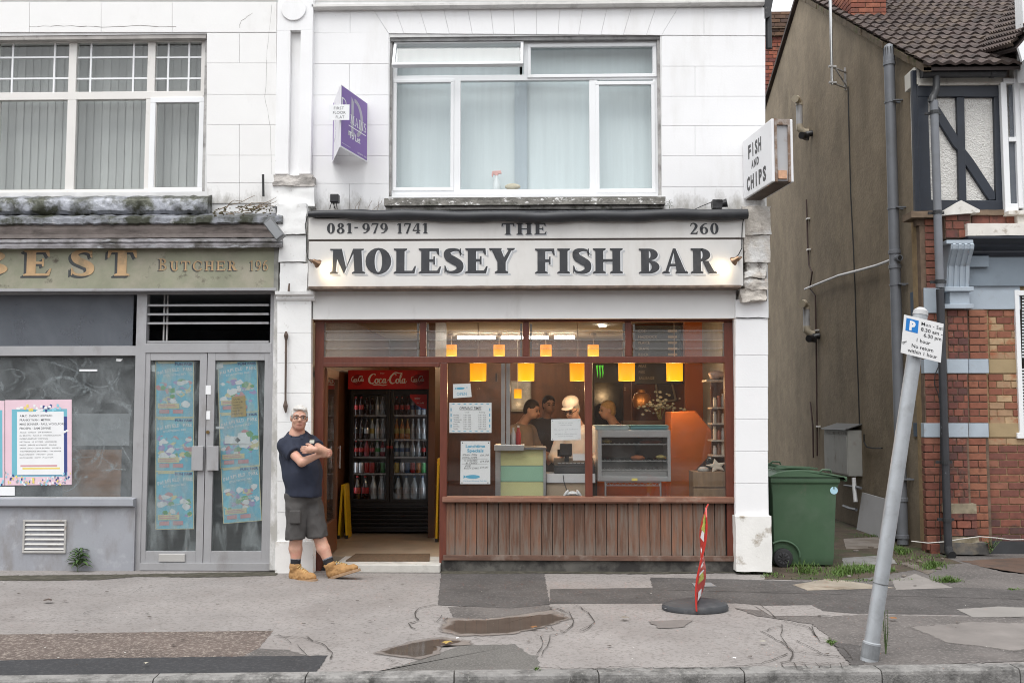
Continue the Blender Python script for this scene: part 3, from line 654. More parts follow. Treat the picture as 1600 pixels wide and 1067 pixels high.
# pilaster between the two shops: upper shaft with a sunk slot, broken capital, rough blocks, smooth shaft
pil = MB(); Yp = -.07
x0, x1, z0, z1 = rc(431, 48, 487, 272, Yp); sxa, sxb, _, _ = rc(452, 48, 468, 272, Yp)
pil.box(x0, sxa, Yp, .3, z0, z1); pil.box(sxb, x1, Yp, .3, z0, z1); pil.box(sxa, sxb, Yp+.06, .3, z0, z1); pil.box(x0, x1, Yp, .3, z1, zt); zq = zz(500, Yp)
pil.box(x0+.01, x1-.01, Yp+.03, .3, zz(893, Yp), z0)
pil = pil.obj('pilaster', white_wall, shop, bevel=.004)
o = at(459, 14, Yp); t_ = MB(); t_.tube([(o.x, Yp-.016, o.z), (o.x, Yp+.02, o.z)], .135, 28); t_.obj('roundel', white_wall, pil, bevel=.006)
rough_block(pil, 'broken_capital', mat('broken_grey_plaster', (.50,.47,.44), .95, .25, 9, 1, 30, dirt=(.24,.22,.2), damt=(.5,.7), dscale=9, bdist=.015), 427, 274, 489, 290, -.15, .16, .018, 7, 2, 14)
rough_block(pil, 'rough_block', white_worn, 424, 288, 491, 322, -.13, .16, .012, 7, 6, 8)
rough_block(pil, 'rough_block', white_worn, 433, 318, 478, 366, -.20, .24, .014, 8, 7, 9)
rough_block(pil, 'rough_block', white_worn, 436, 368, 478, 409, -.18, .22, .006, 6, 8, 9)
rough_block(pil, 'rough_block', white_worn, 437, 411, 480, 456, -.17, .20, .008, 6, 9, 9)
Yl = -.10
for y0, y1 in ((468,520),(520,567),(567,614),(614,660),(660,706),(706,752),(752,800),(800,846)):
    block(pil, [(433,y0),(486,y0),(486,y1),(433,y1)], Yl, .08, white_worn, .001)
rough_block(pil, 'rough_block', mat('peeling_white_base', (.78,.77,.75), .85, .05, 4, .6, 30, dirt=(.26,.23,.2), damt=(.60,.66), dscale=7, dirt2=(.5,.46,.4), d2amt=(.55,.7), d2scale=5), 430, 846, 489, 897, -.13, .14, .004, 7, 4, 12)
x0, x1, z0, z1 = rc(430, 455, 490, 469, -.16)
MB().sweepx([(.02,z0),(-.11,z0),(-.13,z0+.02),(-.125,z0+.045),(-.17,z0+.06),(-.175,z1),(.02,z1)], x0, x1).obj('capital', white_worn, pil)
pbx('strip', white_wall, 478, 330, 492, 458, -.12, .14, pil)

# right-hand pier: bare quoins over a white shaft
pier = pbx('pier', white_joint, 1150, 470, 1199, 893, -.05, .34, shop)
pbx('quoin_backing', mat('quoin_mortar', (.16,.14,.12), .95, .3, 8), 1163, 330, 1197, 470, -.10, .38, pier)  # plain dark mortar backing behind the quoin stones
for y0, y1 in ((468,497),(498,555),(555,605),(605,655),(655,705),(705,755),(755,806)):
    block(pier, [(1149,y0),(1200,y0),(1200.5,y1),(1149,y1)], -.09, .08, pier_white, .0012)
rough_block(pier, 'plinth_block', mat('flaking_plinth', (.76,.75,.72), .9, .06, 4, .6, 30, dirt=(.33,.28,.22), damt=(.57,.68), dscale=5, dirt2=(.12,.10,.08), d2amt=(.68,.74), d2scale=8), 1150, 806, 1206, 893, -.13, .36, .006, 8, 5, 8)
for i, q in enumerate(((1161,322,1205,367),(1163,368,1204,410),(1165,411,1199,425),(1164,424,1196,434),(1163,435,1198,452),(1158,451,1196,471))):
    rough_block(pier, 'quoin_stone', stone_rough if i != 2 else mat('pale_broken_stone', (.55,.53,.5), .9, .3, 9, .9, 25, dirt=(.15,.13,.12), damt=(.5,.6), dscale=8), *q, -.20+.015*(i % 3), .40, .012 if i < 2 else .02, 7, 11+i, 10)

# white beam above the timber front
beam = pbx('beam', mat('cream_board', (.80,.795,.78), .7, .03, 3, .15, 50, dirt=(.50,.48,.45), damt=(.58,.9), dscale=2.2, dstretch=(1,1,.4)), 489, 450, 1150, 498, -.06, .3, shop)
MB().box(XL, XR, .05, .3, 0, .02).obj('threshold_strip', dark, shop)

# ------------------------------------------------------------------ timber shop front
front = MB(); Yt = .03
for r_ in ((490,498,1149,503),(490,503,504,892),(1134,503,1149,880),(504,557,1134,567),(656,503,665.5,557),(817,503,826.5,557),(977,503,987,557),(687,567,698,880),(504,567,687,573)):
    x0, x1, z0, z1 = rc(*r_, Yt); front.box(x0, x1, Yt+rnd.uniform(0,.004), Yt+.09, z0, z1)
front = front.obj('timber_front', mahog, shop, bevel=.005)
pbx('mullion', mahog, 914, 567, 925.5, 778, Yt-.004, .07, front, .004)
x0, x1, z0, z1 = rc(691, 776, 1148, 786, Yt-.06)
MB().sweepx([(Yt+.05,z0),(Yt-.05,z0),(Yt-.062,z0+.015),(Yt-.06,z1-.008),(Yt+.05,z1)], x0, x1).obj('window_sill', mat('weathered_sill_wood', (.21,.10,.065), .6, .25, 4, .3, 60, stretch=(1,5,9), dirt=(.30,.22,.17), damt=(.55,.75), dscale=8), front)
shopglass = glass('shop_window_glass', (.95,.955,.95), .045, .01, (.55,.55,.54), .5, .8, 2.5)
pane(697,566,915,778, Yt+.03, front, shopglass, 'window_pane'); pane(924,566,1135,778, Yt+.03, front, shopglass, 'window_pane')
louv = glass('louvre_glass', (.92,.92,.90), .02, .0, (.5,.49,.46), .4, .8, 5)
clip_m = mat('louvre_clip', (.16,.15,.14), .5, .2, 9, metal=.4)
for a, b in ((505,656),(666,817),(827,977),(988,1133)):
    for k in range(4):
        x0, x1, z0, z1 = rc(a+4, 503+13.5*k, b-4, 503+13.5*(k+1)+2, Yt+.03)
        MB().prism([(x0, Yt+.018, z0), (x0, Yt+.024, z0), (x0, Yt+.060, z1), (x0, Yt+.054, z1)], (x1-x0, 0, 0)).obj('louvre', louv, front)
        for xx in (x0-.02, x1): bx('louvre_clip', clip_m, xx, xx+.02, Yt+.015, Yt+.06, z0, z0+(z1-z0)*.8, front)
plankm = mat('worn_plank', (.165,.078,.046), .65, .3, 3, .5, 40, stretch=(14,14,1.2), rand=.35, dirt=(.165,.128,.102), damt=(.44,.68), dscale=3, dstretch=(9,9,.7), dirt2=(.05,.028,.02), d2amt=(.6,.75), d2scale=6, d2stretch=(10,10,1))
soot_band(plankm, zz(872), zz(812), (.175,.15,.125), sc=5, stretch=(6,6,.6))
n = 26; riser = pbx('stall_riser', dark, 694, 786, 1147, 876, Yt+.035, .06, shop)
for k in range(n):
    a = 694+(1134-694)*k/n; b = 694+(1134-694)*(k+1)/n
    x0, x1, z0, z1 = rc(a+.5, 786, b-.5, 869, Yt)
    piece('plank', plankm, x0, x1, Yt+rnd.uniform(.004,.010), Yt+.03, z0, z1, riser, .06)
x0, x1, z0, z1 = rc(692, 868, 1148, 876, Yt-.03); bx('bottom_rail', mat('rail_wood', (.12,.065,.045), .7, .3, 4, .3, 50, stretch=(1,6,6), dirt=(.22,.17,.14), damt=(.5,.7), dscale=6), x0, x1, Yt-.03, Yt+.05, z0, z1, riser, .004)
pbx('stone_base', mat('stained_plinth', (.10,.095,.085), .9, .3, 5, .7, 30, dirt=(.035,.032,.03), damt=(.45,.6), dscale=4, dirt2=(.30,.28,.25), d2amt=(.66,.74), d2scale=6), 690, 876, 1150, 896, Yt-.005, .12, riser)
# door step
FZ = gr(600, 879, 0).z+.085
step = MB(); x0, x1, _, _ = rc(522, 881, 688, 893, -.06)
step.box(x0, x1, -.10, .5, 0, FZ); step = step.obj('door_step', mat('whitened_step', (.50,.485,.45), .85, .15, 4, .6, 40, dirt=(.16,.14,.12), damt=(.62,.72), dscale=6, dirt2=(.28,.26,.24), d2amt=(.5,.7), d2scale=3), shop, bevel=.01)
# open door leaf folded into the passage
door_wood = mat('varnished_door', (.16,.062,.026), .4, .25, 3, .1, 50, stretch=(8,8,1))
dl = MB(); xa = at(507, 700, .14).x; zd0, zd1 = FZ+.01, zz(574, .1)
A = Vector((xa, .12, 0)); B = Vector((xa-.05, 1.0, 0)); dv = (B-A).normalized(); nv = Vector((-dv.y, dv.x, 0))
def leafbar(mb, u0, u1, z0, z1, t=.022):
    p0, p1 = A+dv*u0, A+dv*u1; mb.prism([(p0-nv*t)+Vector((0,0,z0)), (p1-nv*t)+Vector((0,0,z0)), (p1-nv*t)+Vector((0,0,z1)), (p0-nv*t)+Vector((0,0,z1))], nv*2*t)
L_ = .87
leafbar(dl, 0, .09, zd0, zd1); leafbar(dl, L_-.09, L_, zd0, zd1); leafbar(dl, .09, L_-.09, zd0, zd0+.35); leafbar(dl, .09, L_-.09, zd1-.10, zd1)
door = dl.obj('door', door_wood, shop)
g_ = MB(); leafbar(g_, .09, L_-.09, zd0+.35, zd1-.10, .004); g_.obj('door_pane', shopglass, door)
hd = MB(); p = A+dv*(L_-.05)-nv*.05; hd.tube([(p.x, p.y, 1.0), (p.x, p.y, 1.25)], .012, 8); hd.tube([(p.x, p.y, 1.02), tuple(A+dv*(L_-.05)+Vector((0,0,1.02)))], .008, 6); hd.tube([(p.x, p.y, 1.23), tuple(A+dv*(L_-.05)+Vector((0,0,1.23)))], .008, 6)
hd.obj('door_handle', mat('worn_chrome', (.6,.6,.6), .25, .05, metal=1), door)

# ------------------------------------------------------------------ painted fascia sign
sign_m = mat('off_white_sign_board', (.655,.64,.615), .6, .04, 2.5, .1, 60, dirt=(.46,.43,.39), damt=(.52,.9), dscale=1.8, dstretch=(1,1,.5), dirt2=(.66,.65,.63), d2amt=(.55,.8), d2scale=2.4, d2stretch=(3,1,.5))
Ys = -.24
c = at(820, 412, Ys)
fas = thing('fascia_sign', 'long off-white painted fascia sign with large black serif lettering above the shop window', 'shop sign', (c.x, Ys, c.z))
x0, x1, z0, z1 = rc(482, 376, 1161, 448, Ys); bx('main_board', sign_m, x0, x1, Ys, -.02, z0, z1, fas, .004)
x0, x1, z0, z1 = rc(482, 340, 1164, 373, Ys); bx('upper_board', sign_m, x0, x1, Ys-.004, -.02, z0, z1, fas, .004)
x0, x1, z0, z1 = rc(482, 373, 1161, 376, Ys+.01); bx('board_seam', mat('seam_dirt', (.12,.10,.09), .9), x0, x1, Ys+.012, -.03, z0, z1, fas)
x0, x1, z0, z1 = rc(482, 446.5, 1158, 451, Ys-.01); MB().sweepx([(-.06,z0),(Ys-.012,z0+.006),(Ys-.015,z1),(-.06,z1)], x0, x1, 40, .0015).obj('drip_strip', mat('rotten_drip_strip', (.20,.15,.12), .9, .4, 12), fas)
bl = at(482, 336, Ys-.04); br = at(1168, 336, Ys-.04); pts = []
for i in range(41):
    u = i/40; pts.append((bl.x+(br.x-bl.x)*u, Ys-.045+.006*math.sin(i*1.3), bl.z+(br.z-bl.z)*u+.006*math.sin(i*.8)+(.012*math.cos(u*math.pi*2)-.006)))
mb = MB(); mb.tube(pts, [.030+.026*min(1, i/5)+.004*math.sin(i*1.7) for i in range(41)], 12)
x0, x1, z0, z1 = rc(484, 329, 1166, 337, Ys); mb.box(x0, x1, Ys, .0, z0+.02, z1)
mb.obj('lead_roll', black_felt, fas, smooth=True)
let_m = mat('black_sign_paint', (.033,.035,.04), .5, .2, 6, dirt=(.08,.08,.085), damt=(.5,.8), dscale=5)
shd_m = mat('pale_grey_letter_shadow', (.47,.48,.495), .6, .05, 4); edge_m = mat('white_letter_edge', (.72,.73,.74), .6, .03)
px = (at(801, 400, Ys)-at(800, 400, Ys)).x
Yb = Ys-.0005
for s_, a, b in (('MOLESEY', 515, 803), ('FISH', 836, 973), ('BAR', 998, 1119)):
    serif_text(s_, a, b, 388.5, 427.5, Yb, shd_m, 'lettering_shadow', fas, d=(px*4, -px*3.2), thick=.0008, lift=.0002, W=.295, T=.11, gap=.09)
    serif_text(s_, a, b, 388.5, 427.5, Yb, edge_m, 'lettering_edge', fas, d=(px*1.6, -px*1.2), thick=.0008, lift=.0022, W=.295, T=.11, gap=.09)
    serif_text(s_, a, b, 388.5, 427.5, Yb, let_m, 'lettering', fas, thick=.0008, lift=.0045, W=.295, T=.11, gap=.09)
for s_, a, b, t, bo in (('081-', 511, 560, 349, 365), ('979', 566, 606, 349, 365), ('1741', 620, 669, 349, 365), ('THE', 784, 854, 349, 367), ('260', 1078, 1123, 349, 366)):
    if s_ == 'THE': serif_text(s_, a, b, t, bo, Yb-.004, shd_m, 'lettering_shadow', fas, d=(px*1.6, -px*1.4), thick=.0008, lift=.0002)
    serif_text(s_, a, b, t, bo, Yb-.004, let_m, 'lettering', fas, thick=.0008, lift=.0025, gap=.13, W=.25)
# ------------------------------------------------------------------ the empty butcher shop on the left
BX0 = at(-900, 300, 0).x
but = thing('butcher_building', 'empty shop with white upper wall, green fascia and dull aluminium shopfront', 'building', ((BX0+XP)/2, 0, 0))
YA = .0
VX0, VX1, VZ0, VZ1 = rc(-330, 56, 322, 301, YA)
zb = zz(330)
w_ = MB()
w_.box(VX1, XP+.02, .012, .3, zb, zt); w_.box(BX0, VX0, .012, .3, 0, zt); w_.box(VX0, VX1, .012, .3, zb, VZ0); w_.box(VX0, VX1, .012, .3, VZ1, zt)
zfb = zz(452)
w_.box(VX0, XP+.02, .012, .3, zfb, zb)
w_.obj('wall', white_joint, but)
MB().box(BX0, XP-.1, 7.5, 7.75, 0, zt).box(BX0-.02, BX0+.25, .3, 7.5, 0, zt).obj('side_wall', MATS['grey_render'], but)
bx('roof', MATS['flat_roof_felt'], BX0, XP-.1, .3, 7.75, zt, zt+.12, but)
bx('parapet', white_wall, BX0, XP-.1, -.06, .3, zt, zt+.25, but)
white_b = mat('painted_stone_neighbour', (.80,.795,.785), .75, .02, 3, .25, 45, dirt=(.60,.58,.55), damt=(.58,.9), dscale=1.5, dstretch=(1,1,.4), dirt2=(.3,.27,.24), d2amt=(.73,.77), d2scale=8)
soot_band(white_b, zz(325), zz(262), (.30,.285,.25))
rows = [52, 99, 148, 195, 243, 286, 318]
for i in range(6):
    y0, y1 = rows[i], rows[i+1]
    cuts = [323, 432] if i in (1, 2) else [323, 374, 432]
    for a, b in zip(cuts[:-1], cuts[1:]): block(but, [(a,y0),(b,y0),(b,y1),(a,y1)], YA, .014, white_b)
for a, b in ((-66,46),(46,158),(158,269),(269,432)):
    block(but, [(a,3),(b,3),(b,51),(a,51)] if b < 300 else [(a,3),(b,3),(b,51),(323,51),(a,51)], YA, .014, white_b)
for a, b in ((-66,100),(100,214),(214,330),(330,432)): block(but, [(a,-110),(b,-110),(b,1.5),(a,1.5)], YA, .014, white_b)
crk = MB()
def wcrack(pxs, Y, wd=.003):
    W = [at(x+rnd.uniform(-1,1), y+rnd.uniform(-1,1), Y) for a, b in zip(pxs[:-1], pxs[1:]) for k in range(5) for x, y in ((a[0]+(b[0]-a[0])*k/5, a[1]+(b[1]-a[1])*k/5),)]
    for p, q in zip(W[:-1], W[1:]):
        t = (q-p).normalized(); n = Vector((-t.z, 0, t.x))*wd*rnd.uniform(.3, .8); crk.add([p-n, q-n, q+n, p+n], [(0,1,2,3)])
wcrack([(46,42),(100,41),(158,43),(220,41),(290,43)], -.0012, .004); wcrack([(374,44),(378,32),(400,18)], -.0012); wcrack([(425,8),(418,80),(414,150),(422,200),(424,290)], -.0012, .002)
crk.obj('wall_crack', mat('thin_crack', (.22,.2,.19), .9), but)
# window with glazing bars and vertical blinds
Yw2 = .10; wb = MB()
for r_ in ((-330,62,322,68),(-330,145,318,157),(-330,297,318,305),(107,66,119,150),(230,66,242,150),(314,64,322,150),(103,155,117,300),(226,155,243,300),(311,155,319,300),(-10,66,-4,150),(-16,155,-4,300)):
    x0, x1, z0, z1 = rc(*r_, Yw2); wb.box(x0, x1, Yw2+rnd.uniform(0, .003), Yw2+.06, z0, z1)
cream = mat('aged_white_plastic', (.72,.70,.67), .45, .03, 3, dirt=(.45,.42,.38), damt=(.6,.85), dscale=5)
wb = wb.obj('window', cream, but, bevel=.004)
for r_ in ((-4,67,107,145),(118,67,231,145),(241,67,316,145)):
    a, t, b, bo = r_; g = MB(); f1 = .21 if b-a > 90 else .29; f2 = .80 if b-a > 90 else .72
    for x in (a+(b-a)*f1, a+(b-a)*f2):
        x0, x1, z0, z1 = rc(x-1.4, t, x+1.4, bo, Yw2+.02); g.box(x0, x1, Yw2+.02, Yw2+.034, z0, z1)
    for y in (t+23, t+56):
        x0, x1, z0, z1 = rc(a, y-1.3, b, y+1.3, Yw2+.02); g.box(x0, x1, Yw2+.0205, Yw2+.0335, z0, z1)
    g.obj('glazing_bar', upvc, wb); pane(a, t, b, bo, Yw2+.024, wb, upg)
pane(-4,156,104,298, Yw2+.03, wb, upg); pane(116,156,227,298, Yw2+.03, wb, upg); pane(-330,66,-8,298, Yw2+.03, wb, upg)
sash(233,152,318,301, Yw2-.012, .058, wb); pane(243,161,312,292, Yw2+.02, wb, upg)
blind = thing('vertical_blind', 'grey vertical slat blind across the upstairs window of the empty shop', 'blind', at(100, 300, .32))
slat_m = mat('grey_blind_fabric', (.42,.42,.405), .9, .04, 3, rand=.14)
x = -330
while x < 322:
    x0, x1, z0, z1 = rc(x, 60, x+12.6, 303, .32); a = R(rnd.uniform(-9, -5)); dx, dy = (x1-x0)*.58*math.cos(a), (x1-x0)*.54*math.sin(a); xm = (x0+x1)/2
    MB().prism([(xm-dx, .32-dy, z0), (xm+dx, .32+dy, z0), (xm+dx, .3215+dy, z0), (xm-dx, .3215-dy, z0)], (0, 0, z1-z0)).obj('slat', slat_m, blind); x += 12.2
x0, x1, z0, z1 = rc(-340, 40, 420, 320, .3); ur = MB()
ur.add([(x0,.31,z0),(x1,.31,z0),(x1,2.6,z0),(x0,2.6,z0),(x0,.31,z1),(x1,.31,z1),(x1,2.6,z1),(x0,2.6,z1)], [(0,1,2,3),(4,5,6,7),(3,2,6,7),(0,3,7,4),(1,2,6,5)])
ur.obj('upstairs_room', room_m, but)
pbx('lintel', mat('stained_head', (.42,.40,.38), .85, .2, 5, .3, 40, dirt=(.12,.11,.1), damt=(.6,.75), dscale=6), -330, 54, 322, 63, .02, .1, wb)
pbx('reveal', grime, 318, 63, 323, 303, .06, .1, wb)
# lead-dressed sill, gutter and mouldings
def pzy(p, Y): return at(150, p, Y).z
x0 = at(-330, 320, -.2).x; x1 = at(321, 320, -.2).x
MB().sweepx([(.0,pzy(308,0)+.01),(-.10,pzy(309,-.10)),(-.13,pzy(314,-.13)),(-.13,pzy(329,-.13)),(-.10,pzy(335,-.10)),(.0,pzy(338,0))], x0, x1, 90, .007).obj('lead_sill', lead, wb, smooth=True)
x1 = at(438, 340, -.3).x
cor = MB().sweepx([(.0,pzy(334,0)),(-.19,pzy(338,-.19)),(-.23,pzy(341,-.23)),(-.23,pzy(349,-.23)),(-.20,pzy(352,-.20)),(.0,pzy(352,0))], x0, x1, 120, .007).obj('lead_cornice', lead, but, smooth=True)
MB().sweepx([(.0,pzy(350,0)),(-.185,pzy(350.5,-.185)),(-.18,pzy(358,-.18)),(-.15,pzy(366,-.15)),(-.145,pzy(372,-.145)),(.0,pzy(374,0))], x0, x1, 90, .002).obj('moulding', mould_dirty, cor, smooth=False)
MB().sweepx([(.0,pzy(371,0)),(-.185,pzy(374,-.185)),(-.20,pzy(378,-.2)),(-.19,pzy(381,-.19)),(-.22,pzy(383,-.22)),(-.22,pzy(388,-.22)),(.0,pzy(388,0))], x0, x1, 90, .0025).obj('lower_moulding', mat('lead_capped_moulding', (.20,.19,.20), .6, .3, 8, .6, 30, dirt=(.05,.045,.04), damt=(.45,.62), dscale=4, dirt2=(.34,.35,.37), d2amt=(.55,.68), d2scale=5, d2stretch=(1,1,4)), cor)
# green fascia sign
green_s = mat('faded_green_sign', (.27,.275,.195), .6, .14, 3, .15, 60, dirt=(.36,.33,.26), damt=(.42,.72), dscale=3.5, dirt2=(.10,.085,.06), d2amt=(.60,.72), d2scale=7)
Yg = -.12; c = at(60, 420, Yg)
bs = thing('butcher_sign', 'faded green fascia sign with gold shadowed lettering over the empty shop', 'shop sign', (c.x, Yg, c.z))
pbx('sign_board', green_s, -330, 386, 431, 453, Yg, .11, bs)
pbx('sign_edge', alu, -330, 451, 432, 455, Yg-.015, .12, bs); pbx('end_batten', mat('old_batten', (.25,.25,.23), .8, .3, 9), 428, 384, 435, 455, Yg-.01, .10, bs)
gold = mat('aged_gold_leaf', (.50,.33,.175), .5, .2, 8, dirt=(.25,.20,.12), damt=(.5,.75), dscale=7); sh_b = mat('charcoal_letter_shadow', (.055,.06,.062), .6, .2, 8, dirt=(.16,.17,.13), damt=(.6,.8), dscale=12)
for ch, a, b in (('B', -46, 14), ('E', 37, 81), ('S', 110, 147), ('T', 169, 214)):
    for nm, mm, d, li in (('lettering_shadow', sh_b, (-.030, -.022), .0004), ('lettering_shadow', sh_b, (-.015, -.011), .0016), ('lettering', gold, (0, 0), .003)):
        serif_text(ch, a, b, 391, 431, Yg-.0005, mm, nm, bs, W=.26, d=d, thick=.0008, lift=li)
for s_, a, b, t, bo in (('B', 248, 261, 404, 423), ('UTCHER', 266, 371, 408, 423), ('196', 391, 419, 407, 423)):
    for nm, mm, d, li in (('lettering_shadow', sh_b, (-.013, -.009), .0004), ('lettering', gold, (0, 0), .002)):
        serif_text(s_, a, b, t, bo, Yg-.0005, mm, nm, bs, W=.14, d=d, thick=.0008, lift=li, gap=.22)
# aluminium shopfront
Yf = .0
sf = MB()
for r_ in ((-330,455,432,460),(-330,541,218,556),(-330,776,218,780),(208,458,224,905),(224,536,424,551),(419,455,430,896)):
    x0, x1, z0, z1 = rc(*r_, Yf); sf.box(x0, x1, Yf+rnd.uniform(0, .004), Yf+.09, z0, z1)
sf = sf.obj('shopfront', alu, but, bevel=.004)
x0, x1, z0, z1 = rc(-330, 777, 208, 791, -.08); MB().sweepx([(.05,z0),(-.07,z0),(-.08,z0+.012),(-.08,z1-.015),(.05,z1)], x0, x1).obj('window_sill', mat('grey_metal_sill', (.36,.375,.41), .5, .08, 4, metal=.2, dirt=(.2,.19,.19), damt=(.62,.8), dscale=6), sf)
smear = glass('whitewashed_glass', (.85,.87,.88), .36, .10, (.42,.45,.46), .36, .78, 3.0, (1,1,1.2)); haze_g = glass('hazy_grey_glass', (.72,.75,.78), .70, .48, (.185,.20,.225), .25, .7, 3)  # transom glass: grey diffuse haze stands in for its faint reflection
doorg = glass('taped_door_glass', (.90,.92,.92), .34, .05, (.45,.50,.51), .46, .74, 5.5, (1.4,1,.45))
pane(-330,459,208,542, Yf+.04, sf, haze_g, 'transom_pane'); pane(-330,555,208,777, Yf+.04, sf, smear, 'window_pane')
for k, y in enumerate((477, 491, 505, 534)):
    x0, x1, z0, z1 = rc(226, y-1.6, 420, y+1.6, Yf+.03); bx('louvre_bar', alu, x0, x1, Yf+.02, Yf+.06, z0, z1, sf)
for x in (255, 260): x0, x1, z0, z1 = rc(x, 461, x+2, 538, Yf+.08); bx('louvre_post', grime, x0, x1, Yf+.08, Yf+.1, z0, z1, sf)
panel_m = mat('grey_render_panel', (.315,.325,.355), .7, .06, 2, .3, 50, dirt=(.21,.195,.185), damt=(.48,.76), dscale=2.8, dstretch=(1.6,1,.6), dirt2=(.42,.43,.46), d2amt=(.55,.75), d2scale=5)
rs = pbx('riser_panel', panel_m, -330, 789, 210, 904, -.03, .12, sf)
pbx('riser_foot', mat('mossy_wall_foot', (.10,.10,.075), .95, .3, 9, .8, 40, dirt=(.2,.19,.17), damt=(.55,.7), dscale=9), -330, 899, 215, 906, -.045, .05, sf)
# vent
Yv = -.045; vx = thing('wall_vent', 'square metal louvred vent set in the grey panel below the poster window', 'vent', at(68, 838, Yv))
x0, x1, z0, z1 = rc(35, 812, 103, 864, Yv); vb = MB(); t_ = .022
vent_m = mat('rust_stained_vent', (.46,.45,.43), .5, .08, 6, metal=.2, dirt=(.2,.13,.08), damt=(.6,.75), dscale=14)
vb.box(x0,x1,Yv,Yv+.02,z0,z0+t_).box(x0,x1,Yv,Yv+.02,z1-t_,z1).box(x0,x0+t_,Yv+.001,Yv+.019,z0+t_,z1-t_).box(x1-t_,x1,Yv+.001,Yv+.019,z0+t_,z1-t_).obj('frame', vent_m, vx, bevel=.003)
bx('backing', dark, x0+.01, x1-.01, Yv+.016, Yv+.02, z0+.01, z1-.01, vx)
for k in range(6):
    zk = z0+t_+(z1-z0-2*t_)*(k+.5)/6
    MB().prism([(x0+t_, Yv+.002, zk-.012), (x0+t_, Yv+.006, zk-.012), (x0+t_, Yv+.016, zk+.005), (x0+t_, Yv+.012, zk+.005)], (x1-x0-2*t_, 0, 0)).obj('slat', vent_m, vx)
# double door
dd = pbx('door_threshold', alu, 218, 880, 421, 891, -.03, .12, sf)
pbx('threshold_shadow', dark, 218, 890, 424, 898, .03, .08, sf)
for (a, b, ga, gb) in ((219,320,231,309), (321,420,333,411)):
    d_ = MB(); x0, x1, z0, z1 = rc(a, 551, b, 880, Yf+.01); g0, g1, h0, h1 = rc(ga, 563, gb, 861, Yf+.01)
    d_.box(x0,g0,.01,.06,z0,z1).box(g1,x1,.01,.06,z0,z1).box(g0,g1,.011,.059,z0,h0).box(g0,g1,.011,.059,h1,z1)
    leaf = d_.obj('door', alu, but, bevel=.003)
    bx('door_pane', doorg, g0-.005, g1+.005, .032, .037, h0-.005, h1+.005, leaf)
    if a < 300:
        x0, x1, z0, z1 = rc(248, 865, 289, 877, -.0); bx('letter_flap', mat('bright_steel_flap', (.55,.54,.52), .4, .05, metal=.4), x0, x1, -.006, .012, z0, z1, leaf, .003)
        x0, x1, z0, z1 = rc(299, 697, 317, 735, -.03); bx('door_plate', alu, x0, x1, -.03, .012, z0, z1, leaf, .004)
    else:
        x0, x1, z0, z1 = rc(323, 697, 341, 735, -.03); bx('door_plate', alu, x0, x1, -.03, .012, z0, z1, leaf, .004)
        for (u0, v0, u1, v1) in ((321,602,329,616),(322,642,328,655)):
            x0, x1, z0, z1 = rc(u0, v0, u1, v1, .0); bx('tape_patch', paper, x0, x1, .006, .0095, z0, z1, leaf)
        p = at(324.5, 675, 0); MB().tube([(p.x, -.004, p.z), (p.x, .012, p.z)], .018, 12).obj('lock', mat('brass', (.35,.25,.12), .35, metal=1), leaf)
# the bare shop inside
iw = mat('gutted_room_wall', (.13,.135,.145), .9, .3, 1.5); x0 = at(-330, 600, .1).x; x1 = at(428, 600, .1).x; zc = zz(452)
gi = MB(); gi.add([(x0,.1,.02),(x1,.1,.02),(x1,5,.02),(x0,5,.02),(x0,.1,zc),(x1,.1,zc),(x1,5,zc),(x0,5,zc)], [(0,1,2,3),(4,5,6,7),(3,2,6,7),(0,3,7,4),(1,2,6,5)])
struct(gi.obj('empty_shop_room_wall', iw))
# leftover boarding stood behind the glass
t = bx('plywood_board', mat('brown_plywood', (.42,.22,.12), .8, .2, 3, stretch=(1,1,8)), at(100,700,.16).x, at(190,700,.16).x, .16, .18, .02, at(100,702,.16).z)
tag(t, 'brown plywood sheet standing inside the whitewashed shop window right of the poster', 'board')
t = bx('cloth_screen', mat('pale_dust_sheet', (.52,.53,.53), .9, .1, 2), at(112,650,.13).x, at(203,650,.13).x, .13, .133, at(100,696,.13).z, at(100,646,.13).z)
tag(t, 'pale translucent sheet hung above the brown plywood inside the whitewashed window', 'dust sheet')
for i, (a, b, c_, d_) in enumerate(((62,528,100,530),(113,528,132,530),(40,535,60,538),(158,527,198,528),(112,538,165,540))):
    t = MB().tube([tuple(at(a, c_, 2.5)), tuple(at(c_ if False else b, d_ if False else c_-3, 2.5))] if False else [tuple(at(a, b, 2.5)), tuple(at(c_, d_-4, 2.5))], .012, 6).obj('warm_line_bar', mat('warm_beige_bar', (.55,.42,.26), .8, .1), None)
    tag(t, ('long', 'short', 'tiny', 'highest right hand', 'lowest')[i]+' beige bar standing for a warm line in the hazy transom', 'batten', 'warm line bars inside the empty shop')  # beige bars added where warm reflected lines show in the transom
for x in (72, 180):
    t = bx('hanging_rod', mat('grey_rod', (.4,.4,.38), .6), at(x-1.5,500,2.4).x, at(x+1.5,500,2.4).x, 2.4, 2.42, at(x,540,2.4).z, at(x,490,2.4).z)
    tag(t, 'thin grey rod hanging inside the hazy transom, '+('left one' if x < 100 else 'right one near the post'), 'rod', 'rods inside the empty shop')

